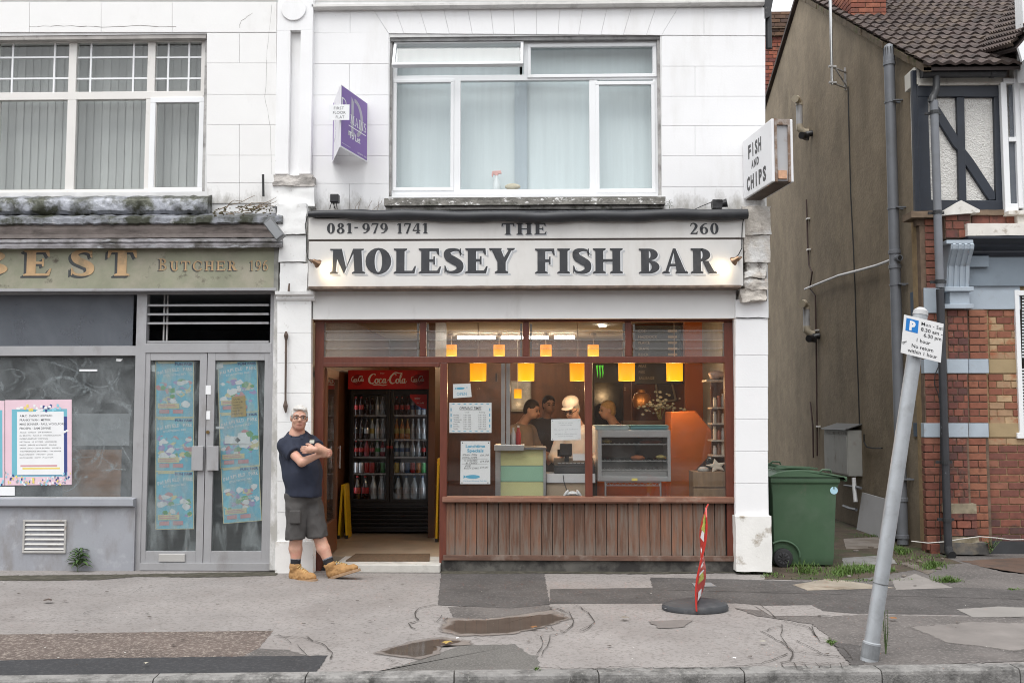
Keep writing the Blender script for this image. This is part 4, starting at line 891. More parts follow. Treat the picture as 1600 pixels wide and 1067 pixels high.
# brushed whitewash strokes on the inside of the window
wm, wt, wp_, wo_ = nodes('whitewash_film'); at_ = wt.nodes.new('ShaderNodeAttribute'); at_.attribute_name = 'rim'
wf = math_(wt, 'MULTIPLY', ramp(wt, noise(wt, 34, 6, rough=.7), .32, .62), math_(wt, 'MULTIPLY', at_.outputs['Fac'], .85)); wtr = wt.nodes.new('ShaderNodeBsdfTransparent'); wmx = wt.nodes.new('ShaderNodeMixShader')
wp_.inputs['Base Color'].default_value = (.66,.69,.69,1); wp_.inputs['Roughness'].default_value = .9
wt.links.new(wf, wmx.inputs[0]); wt.links.new(wtr.outputs[0], wmx.inputs[1]); wt.links.new(wp_.outputs[0], wmx.inputs[2]); wt.links.new(wmx.outputs[0], wo_.inputs['Surface'])
wr = random.Random(21); wb_ = MB(); wa = []; ax0, ax1, az0, az1 = rc(-330, 560, 205, 770, .047)
for k in range(230):
    cx, cz = wr.uniform(ax0, ax1), wr.uniform(az0+.12, az1-.04); rr = wr.uniform(.05, .26); a0 = wr.uniform(0, 6.283); sp_ = wr.uniform(.8, 2.6)*wr.choice((-1, 1)); wd = wr.uniform(.008, .028); n = 12; fl = wr.uniform(.35, 1)*(1.25 if cx > at(95,650,.05).x else .8); V = []; q0 = len(wb_.v)
    for i in range(n+1):
        a = a0+sp_*i/n; r1 = rr*(1+.25*math.sin(a*2+k))
        for j in (-1, -.4, .4, 1): x = cx+(r1+wd*j)*math.cos(a)*1.2; z = cz+(r1+wd*j)*math.sin(a)*.8; V.append((min(max(x, ax0), ax1), .047+.0003*(k % 9), min(max(z, az0), az1))); wa.append(fl*(abs(j) < .9)*min(1, 3.2*min(i, n-i)/n+.02))
    wb_.add(V, [(4*i+j, 4*i+j+1, 4*i+5+j, 4*i+4+j) for i in range(n) for j in range(3)])
me = bpy.data.meshes.new('whitewash'); me.from_pydata(wb_.v, [], wb_.f); me.attributes.new('rim', 'FLOAT', 'POINT').data.foreach_set('value', wa); me.materials.append(wm); stuff(link('whitewash_strokes', me, sf))
# ---- posters on the glass
def poster_plane(name, label, m, pxs, Y, cat='poster', group=None, th=.0012):
    P = [at(x, y, Y) for x, y in pxs]
    o = MB().prism([tuple(p) for p in P], (0, th, 0)).obj(name, m); tag(o, label, cat, group)
    TL, TR, BL = P[0], P[1], P[3]; Wd, Ht = (TR-TL).length, (BL-TL).length
    t = TXT(BL, TR-TL, TL-BL); t.W, t.H = Wd, Ht
    return o, t
cols = {k: mat('print_'+k, c, .6, .03) for k, c in dict(blue=(.10,.42,.62), sky=(.25,.60,.72), pink=(.80,.48,.60), yellow=(.80,.66,.16), red=(.55,.10,.10), navy=(.04,.06,.22), green=(.20,.42,.20), cream=(.70,.64,.40), white=(.80,.81,.82), orange=(.62,.28,.08), teal=(.16,.45,.55), purple=(.17,.07,.33), grey=(.33,.34,.37), lilac=(.42,.36,.60), rose=(.62,.34,.36)).items()}
Ypo = Yf+.038
pink_p = mat('print_pale_pink', (.76,.56,.63), .6, .05, 6)
o, t = poster_plane('festival_poster', 'pink and blue festival line-up poster taped to the whitewashed shop window', pink_p, [(8,625),(112,624),(112,757),(8,758)], Ypo-.002)
W_, H_ = t.W, t.H
t.rect(.10*W_, .10*H_, .93*W_, .89*H_, .0004).obj('print_border', cols['teal'], o)
t.rect(.86*W_, .15*H_, .93*W_, .80*H_, .0008).rect(.2*W_, .115*H_, .92*W_, .15*H_, .0008).obj('print_shade', cols['navy'], o)
t.rect(.18*W_, .12*H_, .88*W_, .86*H_, .0012).obj('print_panel', cols['white'], o)
y = .80
for s_ in ('A.M.C · DANNY HOWARD', 'FRANKY WAH · METRIK', 'MIKE SKINNER · PAUL WOOLFORD', 'PROSPA · SAM DIVINE'):
    t.text(s_, .22*W_, y*H_, .026*H_, len(s_)*.0245*W_, bold=.025, lift=.0018); y -= .049
for s_ in ('ANAIS · DITLEY · DR BANANA', 'ELI BROWN · FLAVA D · HARRIET JAXXON', 'INTERPLANETARY CRIMINAL', 'KETTAMA · LF SYSTEM · LOCKLEAD', 'MEEST · PIRATE AMONGST · PRUNK', 'SAINT LUDO · SILVA BUMPA · SYREETA', 'THE MENENDEZ BROTHERS · TIM REAPER', 'ELLA KNIGHT · FRANKY · JACK', 'RAVE SQUAD · ROMY · PHANTOM'):
    t.text(s_, .22*W_, (y+.006)*H_, .015*H_, min(.62, len(s_)*.0185)*W_, lift=.0018); y -= .037
t.obj('print_lettering', ink, o)
t.rect(.23*W_, .215*H_, .78*W_, .235*H_, .0018).obj('print_strip', cols['rose'], o); t.rect(.26*W_, .185*H_, .82*W_, .205*H_, .0018).obj('print_strip', cols['yellow'], o)
r_ = random.Random(3)
for k in range(90):
    u = r_.uniform(0, 1)*W_; v = r_.uniform(.005, .06+.10*abs(u/W_-.5)**1.0*2)*H_; s1 = r_.uniform(.006, .013)
    a = r_.uniform(-.6, .6); c, n = math.cos(a), math.sin(a)
    t.poly([(u+s1*(x*c-y*n), v+s1*(x*n+y*c)) for x, y in ((-.7,-1),(.7,-1),(.7,1),(-.7,1))], .002+.00002*k)
    if k % 18 == 17: t.obj('print_crowd', (cols['white'], cols['sky'], cols['grey'], cols['yellow'], cols['navy'])[k//18], o)
for k in range(16):
    u = (.30+.035*k)*W_; v = (.90+.03*math.sin(k*1.9))*H_; t.poly([(u-.012, v-.012), (u+.012, v-.016), (u+.014, v+.012), (u-.008, v+.018)], .002+.00002*k)
    if k % 4 == 3: t.obj('print_mascot_shapes' if False else 'print_blocks', (cols['yellow'], cols['white'], cols['navy'], cols['sky'])[k//4], o)
for u, v in ((.20,.90),(.62,.905),(.88,.62),(.5,.865)): t.disc(u*W_, v*H_, .025, .0022, .013).disc((u+.05)*W_, (v+.012)*H_, .018, .0023, .011)
t.obj('print_clouds', cols['white'], o)
o, t = poster_plane('festival_poster', 'second pink festival poster cut by the left edge of the photo', pink_p, [(-96,626),(7,626),(7,758),(-96,759)], Ypo-.0035)
t.rect(.1*t.W, .1*t.H, .965*t.W, .89*t.H, .0004).obj('print_border', cols['teal'], o); t.rect(.18*t.W, .12*t.H, .90*t.W, .86*t.H, .0012).obj('print_panel', cols['white'], o)
for k in range(14): t.rect(.3*t.W, (.25+.042*k)*t.H, r_.uniform(.7, .88)*t.W, (.265+.042*k)*t.H, .0016)
t.obj('print_lettering', ink, o)
for k in range(60):
    u = r_.uniform(.3, 1)*t.W; v = r_.uniform(.005, .09)*t.H; t.poly([(u-.008, v-.009), (u+.007, v-.011), (u+.008, v+.01), (u-.006, v+.012)], .002+.00002*k)
    if k % 20 == 19: t.obj('print_crowd', (cols['white'], cols['sky'], cols['navy'])[k//20], o)
# fun fair bills on the doors
fade = mat('sun_faded_blue_print', (.21,.53,.68), .6, .06, 9, dirt=(.50,.62,.58), damt=(.5,.72), dscale=9)
def fair(pxs, label, seed, Y):
    o, t = poster_plane('funfair_poster', label, fade, pxs, Y, group='fun fair bills taped inside the double doors'); r_ = random.Random(seed); W_, H_ = t.W, t.H
    for k, (cn, n) in enumerate((('rose', 7), ('cream', 6), ('lilac', 6), ('sky', 10), ('green', 4), ('white', 8))):
        for q in range(n):
            cx, cy = r_.uniform(.08, .92)*W_, r_.uniform(.22, .64)*H_; rr = r_.uniform(.02, .055); m_ = r_.randint(5, 8); ph = r_.uniform(0, 6)
            t.poly([(min(max(cx+rr*r_.uniform(.5, 1.3)*math.cos(ph+6.283*i/m_), .01*W_), .99*W_), cy+rr*.7*r_.uniform(.5, 1.3)*math.sin(ph+6.283*i/m_)) for i in range(m_)], .0005+.0002*k+.00001*q)
        t.obj('print_picture', cols[cn], o)
    t.text('FUN FAIR', .97*W_, .925*H_, .042*H_, .46*W_, 'r', .03, 0, .002)
    t.obj('print_lettering', cols['navy'], o)
    for i, ch in enumerate('FAIRFIELD PARK'):
        u = (.06+.064*i+(.02 if i > 8 else 0))*W_; v = (.775+.006*i-.0010*(i-6)**2*.6)*H_
        if ch != ' ': t.text(ch, u, v, .062*H_, None if ch == 'I' else .056*W_, 'l', .03, 0, .0022, .12)
    t.text('STATION RD', .2*W_, .715*H_, .036*H_, .6*W_, 'l', .02, 0, .0022, .10); t.text('BIG FUN FOR ALL', .42*W_, .40*H_, .026*H_, .5*W_, 'l', .02, 0, .0022, .12)
    t.obj('print_title', cols['white'], o)
    t.rect(.06*W_, .16*H_, .62*W_, .25*H_, .0024).rect(.06*W_, .955*H_, .5*W_, .985*H_, .0024).rect(0, 0, W_, .012*H_, .0024).rect(0, .988*H_, W_, H_, .0024).rect(0, 0, .02*W_, H_, .0025).rect(.98*W_, 0, W_, H_, .0025)
    t.obj('print_panel', cols['cream'], o)
    t.rect(.1*W_, .07*H_, .36*W_, .14*H_, .0026).rect(.45*W_, .07*H_, .72*W_, .14*H_, .0026).rect(.1*W_, .185*H_, .56*W_, .2*H_, .0028).rect(.1*W_, .215*H_, .50*W_, .23*H_, .0028)
    t.obj('print_strip', cols['rose'], o)
Yd = .050
fair([(243,564),(303,564),(303,652),(243,652)], 'blue fun fair poster at the top of the left door', 1, Yd)
fair([(243,652),(303,652),(303,736),(243,736)], 'blue fun fair poster halfway up the left door, between two others', 2, Yd-.002)
fair([(243,736),(303,735),(303,826),(243,827)], 'blue fun fair poster at the bottom of the left door', 3, Yd-.004)
fair([(340,566),(402,563),(404,642),(342,646)], 'faded fun fair poster behind the brown card at the top of the right door', 4, Yd)
fair([(342,646),(404,642),(405,728),(344,732)], 'blue fun fair poster behind the white slip on the right door', 5, Yd-.002)
fair([(345,731),(405,726),(408,813),(349,818)], 'tilted blue fun fair poster at the bottom of the right door', 6, Yd-.004)
o, t = poster_plane('brown_card', 'small brown handwritten card taped high on the right aluminium door', mat('brown_card', (.50,.36,.14), .8, .1, 9), [(362,620),(383,618),(385,650),(361,652)], Yd-.008, 'card')
for k in range(6): t.text('WE HAVE MOVED THANK YOU'.split()[k % 4], .1*t.W, (.82-.14*k)*t.H, .075*t.H, (.55+.2*(k % 2))*t.W, lift=.001)
t.obj('handwriting', ink, o)
o, t = poster_plane('white_slip', 'white paper slip taped across the middle of the right aluminium door', paper, [(351,681),(391,682),(391,693),(351,693)], Yd-.008, 'slip')
t.poly([(.40*t.W,.5*t.H),(.5*t.W,.9*t.H),(.62*t.W,.5*t.H),(.5*t.W,.15*t.H)]).obj('print_mark', ink, o)
for pxs, lb in (([(233,571),(242,570),(242,581),(234,580)], 'scrap of white paper stuck in the top corner of the left door'), ([(337,569),(348,567),(349,574),(337,578)], 'scrap of white paper stuck in the top corner of the right door'), ([(337,666),(350,666),(350,670),(337,670)], 'thin white tape strip beside the blue poster on the right door'), ([(0,760),(23,760),(23,774),(0,774)], 'beige paper scrap at the foot of the window under the posters'), ([(124,577),(152,577),(152,580),(124,580)], 'narrow white tape strip high on the whitewashed window'), ([(182,560),(192,561),(188,565),(181,564)], 'tiny white paper scrap at the top right of the whitewashed window')):
    poster_plane('paper_scrap', lb, paper, pxs, Yd-.006 if pxs[0][0] > 200 else Ypo-.002, 'paper scrap')
# ------------------------------------------------------------------ brick house beyond the alley
HX = (1445-841)/F*11.8; HY = 1.5
house = thing('brick_house', 'half timbered red brick house with brown rendered gable wall and tiled roof', 'house', (HX+2.5, HY, 0))
HB = 9.8
brown_r = mat('brown_render', (.265,.212,.148), .9, .14, 6, .45, 20, dirt=(.165,.13,.088), damt=(.42,.75), dscale=1.2, dstretch=(1,1,.55), dirt2=(.29,.235,.16), d2amt=(.54,.72), d2scale=2.6, bdist=.015)
ze = sx(1428, 108, HX).z; pk = sx(1249, -2, HX); yr, zr = pk.y, pk.z
yb = HB; zbk = zr-(yb-yr)*.42
GY = HY+.04
MB().prism([(HX, GY, -.05), (HX, yb, -.05), (HX, yb, zbk), (HX, yr, zr), (HX, GY, ze)], (.3, 0, 0)).obj('gable_wall', brown_r, house)
HXR = HX+5.2
bx('back_wall', brown_r, HX+.3, HXR, yb-.3, yb, 0, zbk-.1, house); bx('far_wall', brown_r, HXR-.3, HXR, HY+.3, yb-.3, 0, ze-.1, house)
# brick panels of the front
brick_red = mat('red_brick', (.30,.075,.035), .85, .25, 14, .5, 70, rcols=[(.205,.076,.050),(.23,.088,.056),(.18,.064,.045),(.24,.10,.065),(.21,.08,.055),(.165,.062,.047)], dirt=(.10,.05,.035), damt=(.55,.72), dscale=9)
brick_dark = mat('sooty_brick', (.2,.07,.045), .85, .25, 14, .5, 70, rcols=[(.17,.062,.045),(.21,.075,.05),(.14,.05,.04),(.24,.085,.055),(.10,.045,.04)], dirt=(.06,.04,.035), damt=(.5,.7), dscale=8, dirt2=(.3,.17,.13), d2amt=(.64,.72), d2scale=5)
brick_orange = mat('orange_brick', (.36,.10,.035), .85, .2, 14, .5, 70, rcols=[(.25,.098,.058),(.225,.082,.05),(.27,.112,.066),(.195,.07,.046)], dirt=(.14,.05,.03), damt=(.55,.7), dscale=7)
brick_cream = mat('tan_painted_brick', (.40,.24,.12), .85, .2, 12, .5, 60, rcols=[(.38,.26,.15),(.33,.21,.125),(.42,.29,.17)], dirt=(.32,.12,.06), damt=(.5,.62), dscale=7)
mortar_t = mat('tan_mortar', (.33,.235,.13), .95, .2, 12, .6, 60); mortar_d = mat('dark_mortar', (.145,.10,.07), .95, .3, 12, .6, 60)
stone_blue = mat('pale_blue_painted_stone', (.37,.425,.48), .75, .06, 6, .3, 50, dirt=(.30,.30,.31), damt=(.6,.8), dscale=8)
blue_dk = mat('navy_paint', (.013,.018,.029), .45, .2, 5, .1, 50, dirt=(.06,.07,.08), damt=(.62,.85), dscale=5)
greyblue = mat('grey_blue_paint', (.185,.225,.265), .55, .08, 4, .15, 50, dirt=(.12,.14,.155), damt=(.55,.8), dscale=4)
core = pbx('brick_front', mortar_t, 1446, 330, 1990, 862, HY+.012, .3, house)
def courses(parent, px0, px1, py0, py1, Y, mm, cols_, seed, dep=.10, h=11.1, skip=None, mfun=None):
    r_ = random.Random(seed); x0, x1, z0, z1 = rc(px0, py0, px1, py1, Y); bh = h*11.8/F; n = max(1, round((z1-z0)/bh)); bh = (z1-z0)/n; bw = (x1-x0)/cols_
    for i in range(n):
        za = z0+i*bh+.006; zb_ = z0+(i+1)*bh-.006; cuts = [0]+[k+(.0 if i % 2 == 0 else -.45)+r_.uniform(-.03,.03) for k in range(1, cols_+(i % 2))]+[cols_]
        cuts = [c for c in cuts if 0 <= c <= cols_]
        for a, b in zip(cuts[:-1], cuts[1:]):
            if b-a < .12: continue
            m_ = mfun(i/n, r_) if mfun else mm
            xa, xb = x0+a*bw, x0+b*bw; xc = at(px0, (py0+py1)/2, Y).x
            piece('brick', m_, xa+.005, xb-.005, Y+r_.uniform(-.004,.004), Y+dep, za, zb_, parent, .05)
Yq = HY-.02
strip = pbx('corner_pier', mortar_d, 1444, 340, 1475, 862, Yq+.012, .1, house)
for a, b in ((342,452),(489,560),(583,662),(683,860)): courses(strip, 1446, 1474, a, b, Yq, brick_red, 1, a)
Yp2 = HY-.14; Yp3 = HY-.07
pilr = pbx('brick_pilaster', mortar_d, 1481, 483, 1513, 862, Yp2+.012, .2, house); pil3 = pbx('brick_pilaster', mortar_d, 1513, 483, 1544, 862, Yp3+.012, .12, house)
for a, b in ((484,561),(584,661),(684,788)): courses(pilr, 1481, 1513, a, b, Yp2, brick_dark, 2, a+1)
for a, b in ((484,561),(584,661),(684,860)): courses(pil3, 1514, 1544, a, b, Yp3, brick_orange, 1, a+2)
courses(pilr, 1482, 1528, 801, 838, Yp2-.06, brick_dark, 2, 5)
rough_block(pilr, 'sloped_offset_stone', mat('mossy_offset_stone', (.28,.24,.17), .95, .25, 8, .7, 30, dirt=(.12,.1,.06), damt=(.5,.7), dscale=7), 1481, 787, 1526, 802, Yp2-.06, .2, .006, 4, 3, 10)
rough_block(pilr, 'offset_base', mat('mossy_offset_stone', (.3,.3,.3)), 1482, 838, 1530, 849, Yp2-.05, .2, .006, 4, 4, 10)
def mright(u, r_): return brick_cream if u > .60 and r_.random() < .85 and not (r_.random() < .25) else brick_red
# right panel: tan pointing, upper half washed tan
rp = core
for (a, b, fn) in ((484,561, lambda u, r_: brick_cream if (u > .86 or u < .14) else r_.choice((brick_orange, brick_cream))), (584,662, lambda u, r_: brick_cream if (u > .86 or u < .14) else r_.choice((brick_orange, brick_cream))), (684,858, lambda u, r_: brick_cream if u > .88 else (brick_red if u > .3 else brick_dark))):
    courses(rp, 1545, 1592 if b < 690 else 1700, a, b, HY, None, 2 if b < 690 else 5, a+9, mfun=fn, dep=.05)
for a, b in ((450,489),(561,583),(661,683)):
    pbx('stone_band', stone_blue, 1444, a, 1476, b, Yq-.012, .1, strip, .004)
    for q, Y in (((1480,1513), Yp2-.012), ((1513.5,1545), Yp3-.012)):
        if a > 500: pbx('stone_band', stone_blue, q[0], a, q[1], b, Y, .1, pilr, .004)
    if a > 500: pbx('stone_band', mat('tan_sandstone', (.34,.255,.145), .9, .08, 6, .3, 50), 1545.5, a, 1593, b, HY-.006, .05, rp, .004)
    bx('stone_band', mat('dark_blue_stone_return', (.10,.13,.17), .8, .1), HX-.02, HX+.02, Yq-.008, Yq+.5, at(1444, b, Yq).z, at(1444, a, Yq).z, strip, .003) if a > 500 else bx('stone_band', MATS['dark_blue_stone_return'] if 'dark_blue_stone_return' in MATS else mat('dark_blue_stone_return', (.10,.13,.17), .8, .1), HX-.03, HX+.02, Yq-.01, Yq+.45, at(1444, b, Yq).z, at(1444, a, Yq).z, strip, .003)
# shopfront pieces of the house: fascia, moulding, scroll bracket
pbx('grey_fascia', greyblue, 1512, 392, 1990, 446, HY-.05, .1, house)
x0, x1, z0, z1 = rc(1513, 368, 1990, 396, HY-.26)
MB().sweepx([(HY-.02,z0),(HY-.07,z0),(HY-.11,z0+.04),(HY-.11,z0+.06),(HY-.18,z0+.10),(HY-.19,z0+.13),(HY-.27,z1-.03),(HY-.27,z1),(HY-.02,z1)], x0, x1).obj('dark_cornice', blue_dk, house)
rough_block(house, 'white_ledge', mat('peeling_cream_ledge', (.70,.67,.62), .8, .08, 6, .4, 40, dirt=(.35,.30,.24), damt=(.55,.7), dscale=9), 1512, 349, 1640, 368, HY-.22, .22, .004, 5, 9, 8)
rough_block(house, 'blue_lintel_band', stone_blue, 1512, 446, 1594, 483, HY-.02, .06, .002, 4, 2)
pbx('fascia_block', greyblue, 1512, 400, 1545, 417, HY-.10, .1, house)
br = MB(); Yb2 = HY-.22
x0, x1, z0, z1 = rc(1483, 380, 1519, 448, Yb2)
prof = [(HY-.03,z0),(Yb2+.10,z0),(Yb2+.08,z0+.12),(Yb2+.06,z0+.25),(Yb2-.02,z1-.14),(Yb2-.07,z1-.08),(Yb2-.08,z1-.03),(Yb2-.05,z1),(HY-.03,z1)]
br.sweepx(prof, x0, x1)
brk = br.obj('scroll_bracket', stone_blue, house, bevel=.006)
for k in range(4):
    xx = x0+(x1-x0)*(k+.5)/4; MB().sweepx([(p[0]-.012, p[1]) for p in prof[1:-1]]+[(p[0]+.03, p[1]) for p in reversed(prof[1:-1])], xx-.016, xx+.016).obj('flute', stone_blue, brk)
pbx('cap', stone_blue, 1479, 375, 1521, 381, Yb2-.08, .3, brk, .006)
pbx('bracket_base', stone_blue, 1484, 455, 1515, 476, HY-.16, .16, brk, .005)
for a, b in ((448,455),(475,482)): pbx('bracket_moulding', stone_blue, 1476, a, 1522, b, HY-.20, .2, brk, .006)
# brick pier with a pitched white cap above the bracket
ptop = pbx('gable_pier', mortar_d, 1476, 330, 1517, 372, HY-.14, .2, house)
courses(ptop, 1477, 1517, 332, 372, HY-.152, brick_dark, 2, 77, .1, 13)
a, b, c = at(1468, 333, HY-.2), at(1502, 313, HY-.2), at(1531, 328, HY-.2); d_ = at(1531, 332, HY-.2)
MB().prism([tuple(a), tuple(b), tuple(c), tuple(d_), tuple(a+Vector((0,0,-.03)))], (0, .3, 0)).obj('pier_cap', mat('worn_white_cap', (.68,.66,.62), .85, .1, 8, .5, 40, dirt=(.25,.22,.18), damt=(.55,.7), dscale=10), ptop)
pbx('brick_band', mortar_d, 1432, 332, 1640, 352, HY-.01, .1, house)
rough_block(house, 'stone_ledge', mat('brown_stone_ledge', (.18,.13,.09), .95, .3, 8, .6, 30), 1424, 330, 1480, 340, HY-.08, .3, .006, 5, 5, 9)
rough_block(house, 'stone_ledge', MATS['brown_stone_ledge'], 1520, 328, 1590, 336, HY-.05, .1, .006, 5, 6, 9)
courses(core, 1518, 1600, 336, 350, HY-.022, brick_dark, 3, 78, .03, 13)
# timber framed upper panel
roughcast = mat('white_roughcast', (.76,.745,.71), .95, .06, 20, 1.0, 55, dirt=(.42,.38,.33), damt=(.58,.72), dscale=22, bdist=.03)
Ytm = HY-.03
tf = pbx('roughcast_panel', roughcast, 1437, 132, 1582, 334, HY+.02, .25, house)
def timber(pxs, name='timber', dep=.06, dy=0): return MB().xz([(at(x, y, Ytm).x, at(x, y, Ytm).z) for x, y in pxs], Ytm+dy, Ytm+dep).obj(name, blue_dk, tf, bevel=.006)
timber([(1433,133),(1568,134),(1568,152),(1433,151)]); timber([(1425,110),(1432,110),(1438,331),(1430,331)]); timber([(1433,151),(1450,151),(1456,330),(1438,330)], dy=.002)
timber([(1553,152),(1568,152),(1573,328),(1557,328)], dy=.002); timber([(1495,152),(1507,152),(1511,328),(1499,328)], dy=.004)
timber([(1451,312),(1499,313),(1499,331),(1451,331)], dy=.001); timber([(1511,313),(1573,313),(1573,329),(1511,329)], dy=.001)
timber([(1457,154),(1470,170),(1498,214),(1498,236),(1490,228),(1457,175)], dy=.006); timber([(1508,232),(1522,250),(1556,302),(1556,312),(1546,313),(1508,256)], dy=.006)
pbx('fascia_board', mat('cream_fascia', (.62,.60,.55), .6, .05, 4, dirt=(.3,.28,.25), damt=(.58,.75), dscale=8), 1436, 122, 1582, 133, HY-.06, .2, house)
pbx('barge_end', MATS['cream_fascia'], 1428, 106, 1437, 132, HY-.02, .3, house)
# bay: white window and boarding on the far right
Yby = HY-.13
bay = MB()
for r_ in ((1568,128,1577,332),(1588,100,1600,325),(1577,214,1590,221),(1577,318,1592,331),(1568,122,1590,130)):
    x0, x1, z0, z1 = rc(*r_, HY-.10); bay.box(x0, x1, HY-.10+rnd.uniform(0,.01), HY+.02, z0, z1)
x0, x1, z0, z1 = rc(1596, 60, 1960, 330, Yby); bay.box(x0, x1, Yby, HY+.1, z0, z1)
bay = bay.obj('bay_window', upvc, house, bevel=.005)
for a, b in ((133,214),(222,318)): pane(1577, a, 1597, b, HY-.05, bay, haze_g)
pbx('bay_apron', MATS['peeling_cream_ledge'], 1590, 330, 1960, 366, Yby+.03, .4, bay); 
pbx('bay_ledge', MATS['peeling_cream_ledge'], 1576, 328, 1960, 334, Yby-.03, .5, bay, .004)
# lower right window with a slatted blind
fw = MB()
for r_ in ((1590,453,1597,684),(1590,453,1990,461),(1590,676,1990,685)):
    x0, x1, z0, z1 = rc(*r_, HY-.04); fw.box(x0, x1, HY-.04+rnd.uniform(0,.005), HY+.05, z0, z1)
fw = fw.obj('window', upvc, house, bevel=.004); pane(1596, 460, 1990, 677, HY-.005, fw, upg); pbx('room_back', dark, 1593, 456, 1990, 680, HY+.0, .012, fw)
for k in range(44):
    y = 463+k*4.9; pbx('blind_slat', upvc, 1597, y, 1700, y+2.6, HY-.003, .003, fw) if not 560 < y < 575 else None
# plinth of the house
rough_block(house, 'plinth', mat('dark_plinth', (.10,.095,.09), .9, .3, 5, .5, 30, dirt=(.2,.17,.13), damt=(.5,.65), dscale=4), 1478, 848, 1545, 866, Yp2-.08, .4, .008, 7, 8, 8)
pbx('plinth', mat('black_painted_plinth', (.035,.037,.04), .7, .3, 5), 1540, 846, 1990, 866, HY-.02, .3, house)
rough_block(house, 'plinth', brick_dark, 1455, 850, 1478, 866, Yq-.03, .3, .006, 5, 9, 8)
# ---- roof: corrugated concrete tiles, row over row
tile_m = mat('brown_concrete_tile', (.066,.048,.043), .85, .3, 9, .6, 60, cell=4.5, dirt=(.12,.09,.065), damt=(.5,.7), dscale=2.5, dirt2=(.16,.145,.09), d2amt=(.68,.74), d2scale=13)
roof = MB()
ey, ez = HY-.28, ze-(HY-.28-GY)*0-.12
sl_ = Vector((0, yr-ey, zr+.1-ez)); Ls = sl_.length; sd = sl_/Ls; nd = Vector((0, -sd.z, sd.y))
MB().prism([(HX-.06, ey, ez-.02), (HX-.06, yr, zr+.06), (HX-.06, yr, zr+.02), (HX-.06, ey, ez-.06)], (5.4, 0, 0)).obj('roof_deck', mat('roof_underlay', (.04,.03,.028), .9), house)
WV = 6; rows_ = 20; gauge = Ls/rows_; tw = .30; hump = 4; x_start = HX-.08
V0 = MB(); ncol = int(5.4/tw*hump*1)
for i in range(rows_):
    vs = []; nseg = ncol*WV//2
    rr = random.Random(i)
    for j in range(nseg+1):
        x = x_start+5.4*j/nseg; h = .017*math.cos(2*math.pi*j/WV*1.0)+.006+rr.uniform(-.003, .003)
        base = Vector((x, ey, ez))+sd*(gauge*i-.03); top = Vector((x, ey, ez))+sd*(gauge*(i+1)+.03)
        vs += [base+nd*(.045+h), top+nd*(.012+h), base+nd*(.012+h*.6)]
    fs = []
    for j in range(nseg):
        a = 3*j; b = 3*(j+1); fs += [(a, b, b+1, a+1), (a+2, b+2, b, a)]
    V0.add(vs, fs)
rt = V0.obj('roof_tile', tile_m, house); stuff(rt)
# back slope and ridge
MB().prism([(HX-.06, yr, zr+.1), (HX-.06, yb+.2, zbk+.02), (HX-.06, yb+.2, zbk-.04), (HX-.06, yr, zr+.03)], (5.4, 0, 0)).obj('back_roof', tile_m, house)
MB().tube([(HX-.08, yr, zr+.10), (HX+5.3, yr, zr+.10)], .11, 10).obj('ridge', tile_m, house)
# verge: mossy mortar under the tiles along the gable edge
vg = MB(); n = 26
for i in range(n):
    p = Vector((HX-.07, ey, ez))+sd*(Ls*i/n); q = Vector((HX-.07, ey, ez))+sd*(Ls*(i+1)/n-.01); j = rnd.uniform(-.012, .012)
    vg.prism([(HX-.075+j, p.y, p.z-.07), (HX-.075+j, q.y, q.z-.07), (HX-.075+j, q.y, q.z+.02), (HX-.075+j, p.y, p.z+.02)], (.10, 0, 0))
stuff(vg.obj('verge_mortar', mat('mossy_mortar', (.11,.082,.055), .95, .3, 8, .6, 40, dirt=(.06,.062,.02), damt=(.52,.64), dscale=6), house))
# crossing roof over the bay, its valley on the right
A0 = at(1525, 88, HY+.6); B0 = at(1610, -22, HY+2.6); C0 = at(1585, 72, HY-.55); D0 = at(1680, -40, HY-.5)
cr2 = MB(); rows2 = 12; nc = 14
def bl_(u, v): return (A0*(1-u)+C0*u)*(1-v)+(B0*(1-u)+D0*u)*v
nn = (C0-A0).cross(B0-A0).normalized(); nn = -nn if nn.z < 0 else nn
for i in range(rows2):
    vs = []
    for j in range(nc*6+1):
        u = j/(nc*6); h = .016*math.cos(2*math.pi*j/6)+.006
        vs += [bl_(u, i/rows2)+nn*(.05+h), bl_(u, (i+1)/rows2)+nn*(.012+h), bl_(u, i/rows2)+nn*(h*.5)]
    fs = []
    for j in range(nc*6): a = 3*j; b = a+3; fs += [(a, b, b+1, a+1), (a+2, b+2, b, a)]
    cr2.add(vs, fs)
stuff(cr2.obj('gable_roof_tile', tile_m, house))
MB().prism([tuple(A0-nn*.03), tuple(C0-nn*.03), tuple(D0-nn*.03), tuple(B0-nn*.03)], tuple(-nn*.04)).obj('gable_roof_deck', MATS['roof_underlay'], house)
MB().prism([tuple(C0+Vector((.02,-.05,-.04))), tuple(D0+Vector((.02,-.05,-.04))), tuple(D0+Vector((.02,-.05,-.22))), tuple(C0+Vector((.06,-.05,-.20)))], (0, .04, 0)).obj('bargeboard', upvc, house)
x0, x1, z0, z1 = rc(1600, -40, 1960, 120, HY-.4); bx('bay_gable', upvc, x0, x1, HY-.38, HY-.2, z0, z1, house)
